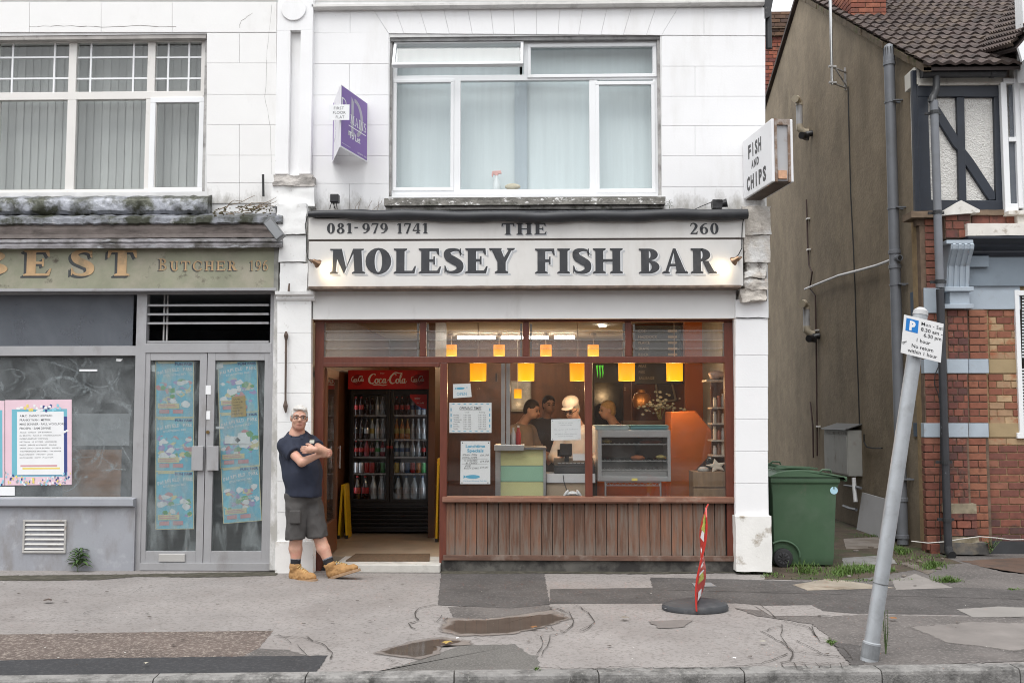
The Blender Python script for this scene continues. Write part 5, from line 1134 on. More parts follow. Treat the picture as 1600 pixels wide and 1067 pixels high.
# rendered verge rises into a brick chimney on the front slope
cy0 = sx(1385, 40, HX).y
def chim(parent, x0, x1, y0, y1, z0, z1, mm, seed, bh=.075, bl=.225):
    """brick skin of a square stack: front and left faces"""
    r_ = random.Random(seed); bx('stack_core', mortar_d, x0+.015, x1-.015, y0+.015, y1-.015, z0, z1-.01, parent); n = int((z1-z0)/bh)
    for i in range(n):
        za, zb_ = z0+i*bh+.005, z0+(i+1)*bh-.005
        for ax in (0, 1):
            L0, L1 = (x0, x1) if ax == 0 else (y0+.10, y1); off = (0 if (i+ax) % 2 == 0 else bl/2); a = L0
            cuts = [L0]+[L0+off+k*bl for k in range(0, 9) if L0+.05 < L0+off+k*bl < L1-.05]+[L1]
            for a, b in zip(cuts[:-1], cuts[1:]):
                j = r_.uniform(-.003, .003)
                if ax == 0: piece('brick', mm, a+.004, b-.004, y0+j, y0+.098, za, zb_, parent, .05)
                else: piece('brick', mm, x0+j, x0+.10, a+.004, b-.004, za, zb_, parent, .05)
cst = thing('chimney_stack', 'orange brick chimney stack rising through the front roof slope of the brick house', 'chimney', sx(1330, 45, HX+.1))
p0 = sx(1330, 48, HX+.12); p1 = at(1386, 40, p0.y)
chim(cst, p0.x, p1.x, p0.y, p0.y+.9, p0.z-.25, p0.z+1.5, mat('orange_brick_stack', (.30,.085,.04), .85, .25, 14, .5, 70, rcols=[(.25,.085,.052),(.21,.068,.044),(.28,.10,.06),(.17,.058,.042)], dirt=(.10,.06,.045), damt=(.55,.7), dscale=8), 4)
fl = at(1332, 44, p0.y-.03); fr = at(1390, 44, p0.y-.03)
MB().prism([(fl.x, fl.y, fl.z), (fr.x+.03, fr.y, fr.z-.01), (fr.x+.03, fr.y, fr.z+.045), (fl.x, fl.y, fl.z+.045)], (0, .04, 0)).obj('flashing', mat('white_lead_flashing', (.62,.63,.65), .5, .1, 6), cst)
a = at(1378, 28, p0.y-.04); MB().prism([tuple(a), tuple(a+Vector((.05,0,-.16))), tuple(a+Vector((.26,0,-.24))), tuple(a+Vector((.26,0,-.20))), tuple(a+Vector((.08,0,-.08))), tuple(a+Vector((.03,0,.01)))], (0, .03, 0)).obj('flashing', MATS['white_lead_flashing'], cst)
# distant red brick stack between the two buildings
YC = 11.2
fs_ = thing('distant_chimney', 'weathered red brick stack far back between the white building and the brown gable', 'chimney', (at(1212, 300, YC).x, YC, 0))
x0, x1, z0, z1 = rc(1196, 75, 1232, 420, YC); brick_far = mat('weathered_far_brick', (.2,.06,.04), .9, .25, 10, .5, 50, rcols=[(.26,.075,.045),(.19,.055,.036),(.30,.095,.055),(.15,.05,.04)], dirt=(.07,.05,.04), damt=(.52,.66), dscale=3)
def far_courses(px0, py0, px1, py1, Y, mm, seed, cols_):
    x0, x1, z0, z1 = rc(px0, py0, px1, py1, Y); r_ = random.Random(seed); bh = .085; n = int((z1-z0)/bh); bw = (x1-x0)/cols_
    bx('stack_core', mortar_d, x0+.02, x1-.02, Y+.02, Y+1, z0, z1, fs_)
    for i in range(n):
        off = .5*(i % 2); ks = [0]+[k+off for k in range(0, cols_+1) if 0 < k+off < cols_]+[cols_]
        for a, b in zip(ks[:-1], ks[1:]): piece('brick', mm, x0+a*bw+.006, x0+b*bw-.006, Y+r_.uniform(-.006,.006), Y+.12, z1-(i+1)*bh+.006, z1-i*bh-.006, fs_, .05)
far_courses(1188, 56, 1230, 230, YC, brick_far, 1, 3)
brick_soot = mat('soot_black_brick', (.10,.06,.04), .9, .25, 10, .5, 50, rcols=[(.11,.065,.045),(.08,.05,.04),(.14,.08,.05)])
far_courses(1186, 44, 1234, 56, YC-.08, brick_soot, 2, 3); far_courses(1184, 18, 1237, 44, YC-.14, brick_soot, 3, 3)
bx('stack_wall', brick_far, at(1150,300,YC).x, at(1215,300,YC).x, YC+.2, YC+.5, 0, at(1200,230,YC).z, fs_)
# ------------------------------------------------------------------ inside the fish bar
IX0 = at(468, 700, .15).x; IX1 = at(1176, 700, .15).x; IZ = 2.86; IY = 6.4
wood_wall = mat('brown_panelled_wall', (.105,.042,.020), .5, .25, 3, stretch=(3,3,.6), dirt=(.05,.025,.015), damt=(.5,.75), dscale=2)
orange_wall = mat('orange_brown_wall', (.26,.085,.025), .5, .15, 2)
cream_ceil = mat('cream_ceiling', (.52,.47,.38), .9, .05, 2)
floor_in = mat('beige_shop_floor', (.36,.28,.20), .4, .1, 4, dirt=(.22,.16,.11), damt=(.5,.8), dscale=3)
struct(MB().box(IX0-.1, IX1+.1, .5, IY+.1, FZ-.1, FZ-.002).obj('shop_floor', floor_in))
struct(MB().box(IX0-.1, IX1+.1, .3, IY+.1, IZ, IZ+.1).obj('shop_ceiling', cream_ceil))
struct(MB().box(IX0-.1, IX0, .13, IY, FZ, IZ).obj('shop_left_wall', wood_wall)); struct(MB().box(IX1, IX1+.1, .3, IY, FZ, IZ).obj('shop_right_wall', orange_wall)); struct(MB().box(IX0-.1, IX1+.1, IY, IY+.1, FZ, IZ).obj('shop_back_wall', wood_wall))
x0, x1, z0, z1 = rc(672, 567, 697, 850, 2.3); struct(bx('shop_partition', wood_wall, x0, x0+.08, 2.1, 3.6, FZ, IZ))
x0, x1, z0, z1 = rc(990, 560, 1190, 800, 3.4); struct(bx('orange_partition', orange_wall, x0, IX1, 3.6, 3.7, FZ, IZ))
# ceiling tubes
tube_e = emit('fluorescent_tube', (1, .95, .86), 15)
for i, (a, b, y, Y) in enumerate(((715,774,527,5.2),(783,817,527,5.2),(827,857,527,5.2),(866,898,527,5.2),(938,962,509,3.6))):
    p, q = at(a, y, Y), at(b, y, Y)
    if i == 4: q = at(b, 505, Y+.8)
    else: p.z = q.z = IZ-.06
    t = thing('ceiling_light', ('long fluorescent tube at the left of the ceiling row', 'second fluorescent tube from the left in the ceiling row', 'third fluorescent tube from the left in the ceiling row', 'fourth fluorescent tube in the row, right of centre', 'short slanting fluorescent tube nearest the right of the shop ceiling')[i], 'light', (p+q)/2, 'fluorescent tubes on the shop ceiling')
    MB().tube([tuple(p), tuple(q)], .022, 8).obj('tube', tube_e, t); d = (q-p).normalized()
    MB().prism([tuple(p+Vector((0,-.03,.028))), tuple(q+Vector((0,-.03,.028))), tuple(q+Vector((0,.03,.028))), tuple(p+Vector((0,.03,.028)))], (0,0,.03)).obj('batten', upvc, t)
# pendant lamps
def shade_mat():
    m, t, p, out = nodes('amber_lamp_shade'); g = t.nodes.new('ShaderNodeTexCoord'); sp = t.nodes.new('ShaderNodeSeparateXYZ'); t.links.new(g.outputs['Generated'], sp.inputs[0])
    oi = t.nodes.new('ShaderNodeObjectInfo'); mx = math_(t, 'ADD', sp.outputs[2], math_(t, 'MULTIPLY', oi.outputs['Random'], .45))
    c = ramp(t, mx, .05, 1.25, (1,.66,.001), (1,.31,.001)); t.links.new(c, p.inputs['Emission Color']); p.inputs['Base Color'].default_value = (.35,.08,.01,1); p.inputs['Emission Strength'].default_value = .60
    return m
shade_m = shade_mat(); cord_m = mat('pale_cord', (.5,.45,.38), .6)
def pendant(px, pyt, pyb, wpx, Y, label, lit=0):
    c = at(px, (pyt+pyb)/2, Y); r_ = wpx/2*(at(px+1, 600, Y)-at(px, 600, Y)).length; zt_, zb_ = at(px, pyt, Y).z, at(px, pyb, Y).z
    t = thing('pendant_lamp', label, 'lamp', (c.x, Y, zb_), 'amber pendant lamps in the fish bar')
    MB().lathe([(r_*.98, zb_-c.z), (r_, (zt_-c.z)*.3), (r_*.97, zt_-c.z), (r_*.90, zt_-c.z-.001), (r_*.92, zb_-c.z+.002)], c, 20).obj('lamp_shade', shade_m, t, smooth=True)
    MB().tube([(c.x, Y, zt_), (c.x, Y, IZ)], .005, 6).lathe([(.05,0),(.045,.03),(.01,.04)], (c.x, Y, IZ-.042), 12).obj('cord', cord_m, t)
    if lit:
        l = bpy.data.lights.new('bulb', 'POINT'); l.energy = lit; l.color = (1, .64, .32); l.shadow_soft_size = .03
        o = bpy.data.objects.new('bulb', l); COL.objects.link(o); par(o, t); o.location = (c.x, Y, zb_-.09)
for px, lb in ((747,'leftmost amber pendant lamp of the large front row, above the open card'),(822,'second amber pendant lamp of the large front row'),(903,'third amber pendant lamp of the front row, beside the window mullion'),(979,'fourth amber pendant lamp of the front row, over the hot cabinet'),(1054,'rightmost amber pendant lamp of the large front row')):
    pendant(px, 558, 595, 26, .75, lb, 4.5)
for px, lb in ((705,'small amber lamp furthest left in the back row by the transom'),(780,'small amber lamp second from left in the back row'),(853,'small amber lamp third from left in the back row'),(927,'small amber lamp furthest right in the back row')):
    pendant(px, 539, 556, 18, 5.1, lb, 5)
pendant(809, 608, 622, 12, 6.0, 'smallest amber lamp at the very back, standing for a mirror image', 1)  # extra lamp built in place of a lamp's mirror image

# ---- notices in the window
Yn = Yt+.0365; blu = mat('pale_blue_print', (.16,.42,.60), .6); tint = mat('blue_tint_paper', (.62,.73,.78), .7)
def fishmark(t, u, v, s):
    t.poly([(u+s*.5*math.cos(6.283*i/16), v+s*.13*math.sin(6.283*i/16)) for i in range(16)], .0012).poly([(u-s*.45,v),(u-s*.62,v+s*.12),(u-s*.62,v-s*.12)], .0012)
o, t = poster_plane('open_card', 'white open card with blue fish stuck inside the window', paper, [(708,600),(735,599),(737,620),(708,622)], Yn, 'notice')
fishmark(t, .42*t.W, .68*t.H, .5*t.W); t.disc(.8*t.W, .72*t.H, .006); t.text('OPEN', .5*t.W, .18*t.H, .22*t.H, .58*t.W, 'c'); t.obj('print_lettering', cols['blue'], o)
o, t = poster_plane('opening_times_notice', 'white opening times notice bordered with little blue fishes', paper, [(702,629),(768,629),(768,676),(702,676)], Yn, 'notice')
for k in range(7): fishmark(t, (.1+.135*k)*t.W, .95*t.H, .07*t.W); fishmark(t, (.1+.135*k)*t.W, .05*t.H, .07*t.W)
for k in range(4): t.rect(.03*t.W, (.18+.18*k)*t.H, .055*t.W, (.28+.18*k)*t.H); t.rect(.945*t.W, (.18+.18*k)*t.H, .97*t.W, (.28+.18*k)*t.H)
t.obj('print_border', cols['blue'], o)
t.text('OPENING TIMES', .5*t.W, .77*t.H, .10*t.H, .52*t.W, 'c', .03, .15); t.rect(.24*t.W, .745*t.H, .76*t.W, .752*t.H)
t.text('Lunch', .42*t.W, .66*t.H, .045*t.H, None, 'c'); t.text('Evening', .78*t.W, .66*t.H, .045*t.H, None, 'c')
for k, d in enumerate(('Monday', 'Tuesday', 'Wednesday', 'Thursday', 'Friday', 'Saturday', 'Sunday')):
    v = (.57-.075*k)*t.H; t.text(d, .10*t.W, v, .042*t.H)
    t.text('Closed' if k in (0, 6) and k == 6 else '12.00 - 2.00', .42*t.W, v, .04*t.H, .18*t.W, 'c'); t.text('Closed' if k == 6 else '5.00 - 9.30', .78*t.W, v, .04*t.H, .18*t.W, 'c')
t.obj('print_lettering', ink, o)
o, t = poster_plane('lunch_specials_notice', 'white lunchtime specials notice with handwritten prices and blue fish', paper, [(720,689),(766,689),(766,756),(719,756)], Yn, 'notice')
t.text('Lunchtime', .5*t.W, .85*t.H, .075*t.H, .66*t.W, 'c', .03); t.text('Specials', .5*t.W, .745*t.H, .075*t.H, .56*t.W, 'c', .03); fishmark(t, .42*t.W, .17*t.H, .5*t.W); t.text('The Local Molesey Fish Bar', .5*t.W, .06*t.H, .03*t.H, .8*t.W, 'c'); t.obj('print_lettering', cols['blue'], o)
for s_, u, v, wd in (('SMALL FISH', .06, .66, .5), ('£6.50', .66, .655, .30), ('& SMALL CHIPS', .06, .60, .5), ('½ CHICKEN', .12, .53, .45), ('£4.50', .66, .51, .30), ('& CHIPS', .18, .47, .4), ('PIE', .16, .40, .2), ('£4.00', .66, .37, .28), ('BIGGY CHIPS', .12, .35, .5)):
    t.text(s_, u*t.W, v*t.H, .042*t.H, wd*t.W, 'l', 0, .25)
t.rect(.04*t.W, .585*t.H, .92*t.W, .590*t.H); t.rect(.04*t.W, .455*t.H, .92*t.W, .460*t.H)
t.obj('print_lettering', ink, o)
for a, b in ((.06,.96),(.94,.96),(.06,.03),(.94,.03)): t.disc(a*t.W, b*t.H, .006).obj('pin', ink, o)
o, t = poster_plane('paper_notice', 'plain white typed notice on the window in front of the man in the white coat', paper, [(861,655),(907,654),(908,687),(861,688)], Yn, 'notice')
for k, (s_, wd) in enumerate((('We do not accept', .5), ('credit cards', .4), ('', 0), ('The nearest cash machine is', .8), ('at', .05), ('the petrol station opposite', .75), ('Sorry for any inconvenience', .5))):
    if s_: t.text(s_, .5*t.W, (.80-.105*k)*t.H, .05*t.H, wd*t.W, 'c')
t.obj('print_lettering', mat('grey_print', (.38,.39,.42), .7), o)
for a, b in ((.05,.92),(.95,.92),(.05,.06),(.95,.06)): t.disc(a*t.W, b*t.H, .005).obj('pin', MATS['grey_print'], o)

# ---- counter, till, hot cabinet
steel = mat('brushed_steel', (.52,.53,.54), .35, .06, 6, stretch=(1,1,12), metal=.75); steel_d = mat('grey_steel_frame', (.20,.205,.21), .4, .1, 5, metal=.6)
ct = thing('serving_counter', 'serving counter end with yellow and green striped panels behind the window', 'counter', at(816, 770, .45))
for a, b, m_ in ((702,727,'yellow'),(728,752,'green'),(753,810,'yellow')):
    pbx('panel', mat('pale_lime_panel', (.60,.60,.30), .4, .03) if m_ == 'yellow' else mat('mint_green_panel', (.28,.50,.36), .4, .03), 782, a, 850, b, .44, .03, ct, .002)
x0, x1, z0, z1 = rc(774, 698, 853, 700, .45)
cb = MB(); cb.box(x0, x1, .45, 1.05, FZ, z0); cb.obj('carcass', steel_d, ct)
pbx('frame', steel, 849, 699, 853, 800, .425, .05, ct); pbx('frame', steel, 774, 701, 782, 800, .425, .05, ct); pbx('worktop', steel, 772, 695, 819, 704, .36, .5, ct, .004); pbx('worktop', steel_d, 816, 699, 853, 702, .40, .6, ct)
for a, b in ((783,789),(791,797)): pbx('upright', mat('grey_upright', (.42,.43,.44), .4, .1, 5, metal=.5), a, 560, b, 697, .42, .03, ct)
pbx('roll_holder', black_pl, 774, 583, 777, 596, .41, .03, ct)
t = pbx('tray_bundle', mat('tan_cardboard', (.42,.32,.22), .8, .12, 5), 854, 754, 914, 792, .50, .3); tag(t, 'tan cardboard box under the white box by the till', 'box')
t = pbx('white_box', mat('white_card_box', (.68,.68,.69), .7, .04), 854, 740, 930, 754, .48, .34); tag(t, 'flat white box under the black till', 'box')
t = thing('cash_register', 'black cash register standing on the flat white box', 'till', at(897, 740, .48))
x0, x1, z0, z1 = rc(866, 723, 929, 740, .49); MB().sweepx([(.49,z0),(.49,z0+.09),(.52,z1),(.80,z1+.04),(.80,z0)], x0, x1).obj('body', black_pl, t, bevel=.005)
pbx('drawer', mat('matt_black_drawer', (.03,.03,.033), .5), 868, 731, 927, 739, .478, .02, t, .002)
pbx('neck', black_pl, 882, 706, 889, 722, .60, .04, t); x0, x1, z0, z1 = rc(875, 693, 894, 711, .58)
MB().sweepx([(.58,z0),(.60,z1),(.66,z1-.005),(.66,z0)], x0, x1).obj('screen', black_pl, t, bevel=.004)
pbx('pole_display', black_pl, 871, 702, 893, 713, .66, .05, t)
kb = MB()
for i in range(4):
    for j in range(9):
        x0, x1, z0, z1 = rc(871+6*j, 714+2.4*i, 875.5+6*j, 715.8+2.4*i, .51+.06*i); kb.box(x0, x1, .50+.0*i, .52, z0+.0, z1) if i == 3 else None
kb.obj('keys', mat('grey_keys', (.3,.3,.3), .6), t)
pbx('receipt', paper, 895, 709, 914, 719, .53, .004, t)
t = MB().tube([tuple(at(880, 742, .47)), tuple(at(881, 752, .465)), tuple(at(885, 764, .465)), tuple(at(889, 774, .465))], .004, 6).obj('till_cable', black_pl); tag(t, 'thin black cable hanging from the till over the boxes', 'cable')
b_ = MB(); cb0 = at(893, 774, .42)
for k in range(5): b_.ell((cb0.x-.06+.035*k, .42+.01*(k % 2), cb0.z+.02), (.05,.03,.018), 8, 6, Matrix.Rotation(.5*(k-2), 3, 'Y'))
tag(b_.obj('crumpled_wrap', paper, smooth=True), 'crumpled white wrapping lying at the foot of the tan box', 'wrapping')

Yh = .40; hc = thing('hot_cabinet', 'steel and glass hot food cabinet on a wire stand behind the window', 'food cabinet', at(990, 775, Yh))
x0, x1, z0, z1 = rc(934, 672, 1048, 752, Yh); D_ = .42; g0, g1, h0, h1 = rc(940, 683, 1043, 744, Yh)
h = MB().box(x0,g0,Yh,Yh+D_,z0,z1).box(g1,x1,Yh,Yh+D_,z0,z1).box(g0,g1,Yh,Yh+D_,h1,z1).box(g0,g1,Yh,Yh+D_,z0,h0).box(g0,g1,Yh+D_-.02,Yh+D_,h0,h1)
h.obj('housing', steel, hc, bevel=.004)
MB().box(g0,g1,Yh+D_-.03,Yh+D_-.022,h0,h1).obj('back_panel', mat('dark_cabinet_back', (.045,.04,.04), .3, .2, 4), hc)
bx('glass_front', shopglass, g0, g1, Yh+.01, Yh+.015, h0, h1, hc)
for y in (694, 720, 734):
    zs = at(990, y, Yh).z; sh = MB().box(g0,g1,Yh+.02,Yh+.026,zs-.006,zs+.006)
    for k in range(14): sh.box(g0+(g1-g0)*k/13-.002, g0+(g1-g0)*k/13+.002, Yh+.02, Yh+D_-.04, zs-.003, zs+.003)
    sh.obj('shelf', steel, hc)
pbx('drip_tray', steel, 941, 736, 1042, 743, Yh+.03, .3, hc); pbx('rating_label', cols['yellow'], 987, 747, 996, 751, Yh-.001, .002, hc)
st = MB()
for x in (946, 1032):
    for dy in (.02, .36): a = at(x, 752, Yh+dy); st.tube([(a.x, Yh+dy, z0), (a.x, Yh+dy, FZ)], .010, 6)
a0, a1 = at(946, 752, Yh).x, at(1032, 752, Yh).x
for zz_ in (z0-.008, z0-.045): st.tube([(a0, Yh+.02, zz_), (a1, Yh+.02, zz_)], .005, 6)
for k in range(18): u0, u1 = a0+(a1-a0)*k/18, a0+(a1-a0)*(k+1)/18; st.tube([(u0, Yh+.02, z0-(.008 if k % 2 else .045)), (u1, Yh+.02, z0-(.045 if k % 2 else .008))], .003, 4)
st.obj('wire_stand', steel, hc)
def foodlump(name, label, px, py, Y, r3, m, seed):
    c = at(px, py, Y); b = MB().ell(c, r3, 14, 10); o = b.obj(name, m)
    for v in o.data.vertices:
        q = v.co-c; v.co = c+q*(1+.25*mnoise.noise(v.co*30+Vector((seed,0,0))))
    shade(o.data, 80); tag(o, label, 'food'); return o
foodlump('fried_fish', 'orange battered fish lying on the middle shelf of the hot cabinet', 996, 715, Yh+.15, (.075,.05,.028), mat('orange_batter', (.50,.16,.06), .6, .25, 20), 1)
foodlump('bread_roll', 'yellowish roll at the left of the top cabinet shelf', 948, 689, Yh+.12, (.055,.05,.022), mat('yellow_bread', (.45,.36,.12), .6, .25, 20), 2)
foodlump('bread_roll', 'yellowish roll at the right of the middle cabinet shelf', 1033, 714, Yh+.12, (.055,.05,.024), MATS['yellow_bread'], 3)
foodlump('sausage_heap', 'dark red sausages along the right of the top cabinet shelf', 1016, 690, Yh+.15, (.13,.05,.022), mat('dark_sausage', (.16,.04,.03), .5, .3, 20), 4)
b_ = MB()
for i, (a, b, lb) in enumerate(((931,983,'stack of pale blue wrapping paper on the left of the cabinet top'),(986,1045,'stack of teal wrapping paper on the right of the cabinet top'))):
    b_ = MB(); x0, x1, _, zt0 = rc(a, 671.5, b, 675, Yh)
    for k in range(7):
        j = rnd.uniform(-.012, .012); b_.box(x0+j, x1+j, Yh+.03+j, Yh+.33+j, zt0+.0005+k*.0075, zt0+k*.0075+.006)
    tag(b_.obj('paper_stack', mat('pale_blue_wrap', (.50,.60,.60), .7, .1, 8) if i == 0 else mat('teal_wrap', (.16,.34,.36), .7, .1, 8)), lb, 'paper stack', 'wrapping paper on the cabinet')
# ---- things at the right end of the window
org = mat('glossy_orange_board', (.50,.14,.025), .45, .1, 2)
t = MB().xz([(at(x, y, .95).x, at(x, y, .95).z) for x, y in ((1049,643),(1087,642),(1117,678),(1117,692),(1110,712),(1086,736),(1084,800),(1046,800))], .95, 1.5).obj('orange_bench_end', org, bevel=.01)
tag(t, 'big glossy orange bench end with a slanted corner behind the window', 'bench end')
x0, x1, z0, z1 = rc(930, 752, 1048, 790, 1.3); tag(bx('orange_bench', org, x0, x1, 1.3, 1.75, FZ, z1, None, .01), 'low orange bench seat seen under the hot cabinet', 'bench')
t = thing('wooden_crate', 'brown wooden crate in the window corner with seashells on top', 'crate', at(1110, 775, .3))
x0, x1, z0, z1 = rc(1084, 737, 1134, 800, .3); crm = mat('dull_crate_wood', (.23,.145,.08), .7, .2, 3, stretch=(8,1,2))
bx('carcass', crm, x0, x1, .315, .62, FZ, z1, t)
for k in range(3): zk = z1-(z1-FZ)*.0-.17*k; bx('plank', crm, x0-.004, x1+.004, .30, .316, zk-.16, zk-.004, t, .003)
def star(name, label, px, py, Y, r_, m, lean):
    c = at(px, py, Y); P = []
    for i in range(10): a = math.pi/2+.2+i*math.pi/5; q = r_ if i % 2 == 0 else r_*.42; P.append((c.x+q*1.25*math.cos(a), c.z+q*.85*math.sin(a)))
    o = MB().xz(P, Y, Y+.03).obj(name, m, bevel=.01); tag(o, label, 'shell')
shell_m = mat('bleached_shell', (.62,.55,.46), .6, .15, 20, .4, 60)
star('starfish', 'pale starfish propped on the crate in the window corner', 1120, 728, .34, .095, shell_m, 0)
foodlump('conch_shell', 'grey conch shell on the crate left of the starfish', 1099, 734, .38, (.06,.05,.035), mat('grey_shell', (.35,.33,.30), .6, .3, 25), 7)['category'] = 'shell'
foodlump('conch_shell', 'pink conch shell on the topmost corner shelf', 1119, 586, .52, (.09,.06,.05), mat('pink_shell', (.55,.40,.34), .5, .25, 25), 8)['category'] = 'shell'
t = MB().lathe([(.05,0),(.055,.02),(.055,.10),(.035,.12),(.03,.14)], at(1110, 733, .48), 12).obj('dark_jar', mat('dark_glass_jar', (.03,.03,.03), .15), smooth=True); tag(t, 'dark jar behind the starfish in the window corner', 'jar')
rack = thing('corner_shelf', 'narrow corner shelf rack full of small jars at the right of the window', 'shelf', at(1124, 720, .6))
jm = [mat('jar_'+k, c, .4, .1) for k, c in (('cream', (.55,.48,.38)), ('rust', (.30,.10,.06)), ('grey', (.40,.38,.36)), ('brown', (.20,.10,.06)))]
for y in (593, 636, 661, 687, 711):
    x0, x1, z0, z1 = rc(1113 if y > 600 else 1104, y, 1135, y+2.5, .45); bx('shelf', mat('pale_shelf_edge', (.48,.42,.36), .5), x0, x1, .45, .75, z0, z1, rack)
x0, x1, z0, z1 = rc(1112, 590, 1135, 780, .76); bx('shelf_back', wood_wall, x0, x1, .76, .79, FZ, z1, rack)
for r_i, y in enumerate((636, 661, 687, 711)):
    for k in range(3):
        c = at(1117+6.5*k, y, .52); hgt = .105+.02*((k+r_i) % 3); nmj = ('top', 'second', 'third', 'lowest')[r_i]
        o = MB().lathe([(.019,0),(.020,.01),(.020,hgt*.75),(.013,hgt*.85),(.015,hgt*.86),(.015,hgt)], (c.x, .52, c.z+.001), 10).obj('spice_jar', jm[(k+r_i*2) % 4], smooth=True)
        tag(o, ('left', 'middle', 'right')[k]+' small jar on the '+nmj+' jar shelf in the window corner', 'jar', 'jars on the corner shelf')
t = thing('picture_frame', 'dark framed picture on the wall above the orange bench end', 'picture', at(1080, 583, 3.55))
pbx('frame', black_pl, 1066, 567, 1094, 600, 3.52, .05, t, .004); pbx('print', mat('dark_print', (.08,.07,.07), .4, .5, 6), 1070, 571, 1090, 596, 3.512, .01, t)
t = thing('picture_frame', 'small cream framed picture beside the conch shell', 'picture', at(1101, 578, 3.5)); pbx('frame', jm[0], 1096, 568, 1106, 586, 3.50, .04, t); pbx('print', mat('sepia_print', (.3,.2,.12), .5, .4, 30), 1098.5, 572, 1103.5, 582, 3.495, .01, t)
t = thing('picture_frame', 'large thin framed picture leaning slightly behind the lamps', 'picture', at(1040, 620, 3.5))
f = MB(); P = [at(1023,582,3.5), at(1046,581,3.5), at(1056,625,3.5), at(1028,628,3.5)]
for a, b in zip(P, P[1:]+P[:1]): f.tube([tuple(a), tuple(b)], .015, 6)
f.obj('frame', cord_m, t); MB().prism([tuple(p+Vector((0,.01,0))) for p in P], (0,.02,0)).obj('print', MATS['dark_print'], t)
# dried flowers and copper kettle on a shelf behind the cabinet
t = MB().lathe([(.05,0),(.10,.03),(.12,.12),(.09,.19),(.05,.21),(.045,.24),(.02,.25)], at(1003, 640, 1.9), 16).obj('copper_pot', mat('dull_copper', (.42,.20,.07), .35, .15, 5, metal=.7), smooth=True); tag(t, 'dull copper pot on the dark ledge behind the hot cabinet', 'pot')
fl_ = thing('dried_flowers', 'bunch of pale dried flowers beside the copper pot', 'flowers', at(1030, 650, 1.8)); fm = MB(); c = at(1032, 634, 1.8); r_ = random.Random(5)
for k in range(70):
    p = c+Vector((r_.gauss(0,.11), r_.gauss(0,.06), r_.gauss(0,.06))); s1 = r_.uniform(.012, .028); fm.ell(p, (s1, s1, s1*.7), 6, 4)
fm.obj('flower_heads', mat('pale_dried_flower', (.42,.45,.40), .9, .4, 30), fl_); sm = MB()
for k in range(9): p = c+Vector((r_.gauss(0,.07), 0, -.02)); sm.tube([tuple(p), (c.x+r_.uniform(-.03,.03), 1.8, c.z-.16)], .004, 4)
sm.obj('stems', mat('dry_stem', (.2,.2,.08), .9), fl_)
x0, x1, z0, z1 = rc(974, 646, 1052, 662, 1.75); t = bx('dark_ledge', mat('dark_ledge_wood', (.05,.03,.02), .5), x0, x1, 1.75, 2.15, z0-.5, z0+.04); tag(t, 'dark wooden ledge carrying the copper pot and dried flowers', 'ledge')
t = thing('black_cooler', 'tall black drinks cooler with three green claw marks at the back', 'cooler', at(945, 700, 2.9))
pbx('cabinet', black_pl, 927, 560, 975, 860, 2.9, .5, t, .01); pbx('door', mat('dark_cooler_glass', (.012,.012,.012), .15), 929, 598, 973, 780, 2.885, .02, t)
g = MB()
for k, (a, l_) in enumerate(((931,19),(935.3,21),(939.6,19))):
    g.xz([(at(a+dx, 571+dy, 2.89).x, at(a+dx, 571+dy, 2.89).z) for dx, dy in ((0,0),(3.2,-.5),(2.8,l_*.3),(3.4,l_*.6),(2.2,l_),(1.7,l_*.55),(1.2,l_*.3))], 2.884, 2.8995)
g.obj('claw_mark', emit('green_mark', (.12,.75,.06), .35), t)
t = thing('back_window', 'small bright mirror panel at the back wall between lamp and customers', 'mirror', at(806, 600, 6.3)); pbx('pane', mat('mirror_glass', (.30,.32,.34), .25, .25, 9), 800, 597, 828, 640, 6.33, .03, t); pbx('frame', steel_d, 798, 595, 830, 643, 6.345, .04, t)

cola = mat('cola_liquid', (.02,.008,.006), .12, coat=.4); clearb = mat('clear_water_bottle', (.42,.47,.50), .12, .1); amber = mat('orange_drink', (.34,.13,.03), .15, .1); redm = mat('red_label', (.34,.025,.028), .4); silver = mat('silver_can', (.55,.56,.58), .3, metal=.7); bluem = mat('blue_label', (.06,.12,.24), .4); greenm = mat('green_label', (.06,.28,.09), .4); pinkm = mat('pink_drink', (.34,.08,.10), .2); yel = mat('yellow_label', (.40,.32,.10), .4); blkl = mat('black_label', (.02,.02,.022), .3); capw = mat('white_cap', (.6,.6,.6), .5)
t = thing('menu_board', 'dark menu board with rows of small print seen through the right transom', 'menu board', at(1030, 540, 2.6))
x0, x1, z0, z1 = rc(992, 508, 1064, 600, 2.6); mb_ = bx('board', black_pl, x0, x1, 2.6, 2.63, z0, z1, t, .004); tt = TXT((x0, 2.6, z0), (1,0,0), (0,0,1))
for k in range(9): tt.text(('COD', 'HADDOCK', 'PLAICE', 'SKATE', 'ROCK', 'CHIPS', 'PEAS', 'PIES', 'SAUSAGE')[k], .08*(x1-x0), (.88-.10*k)*(z1-z0), .035, lift=.001); tt.rect(.72*(x1-x0), (.88-.10*k)*(z1-z0), .92*(x1-x0), (.88-.10*k)*(z1-z0)+.03, .001)
tt.obj('print_lettering', cord_m, mb_)
x0, x1, z0, z1 = rc(1070, 506, 1098, 620, 2.5); tag(bx('orange_post', org, x0, x1, 2.5, 2.62, FZ, IZ-.01, None, .006), 'square orange post rising to the ceiling right of the menu board', 'post')
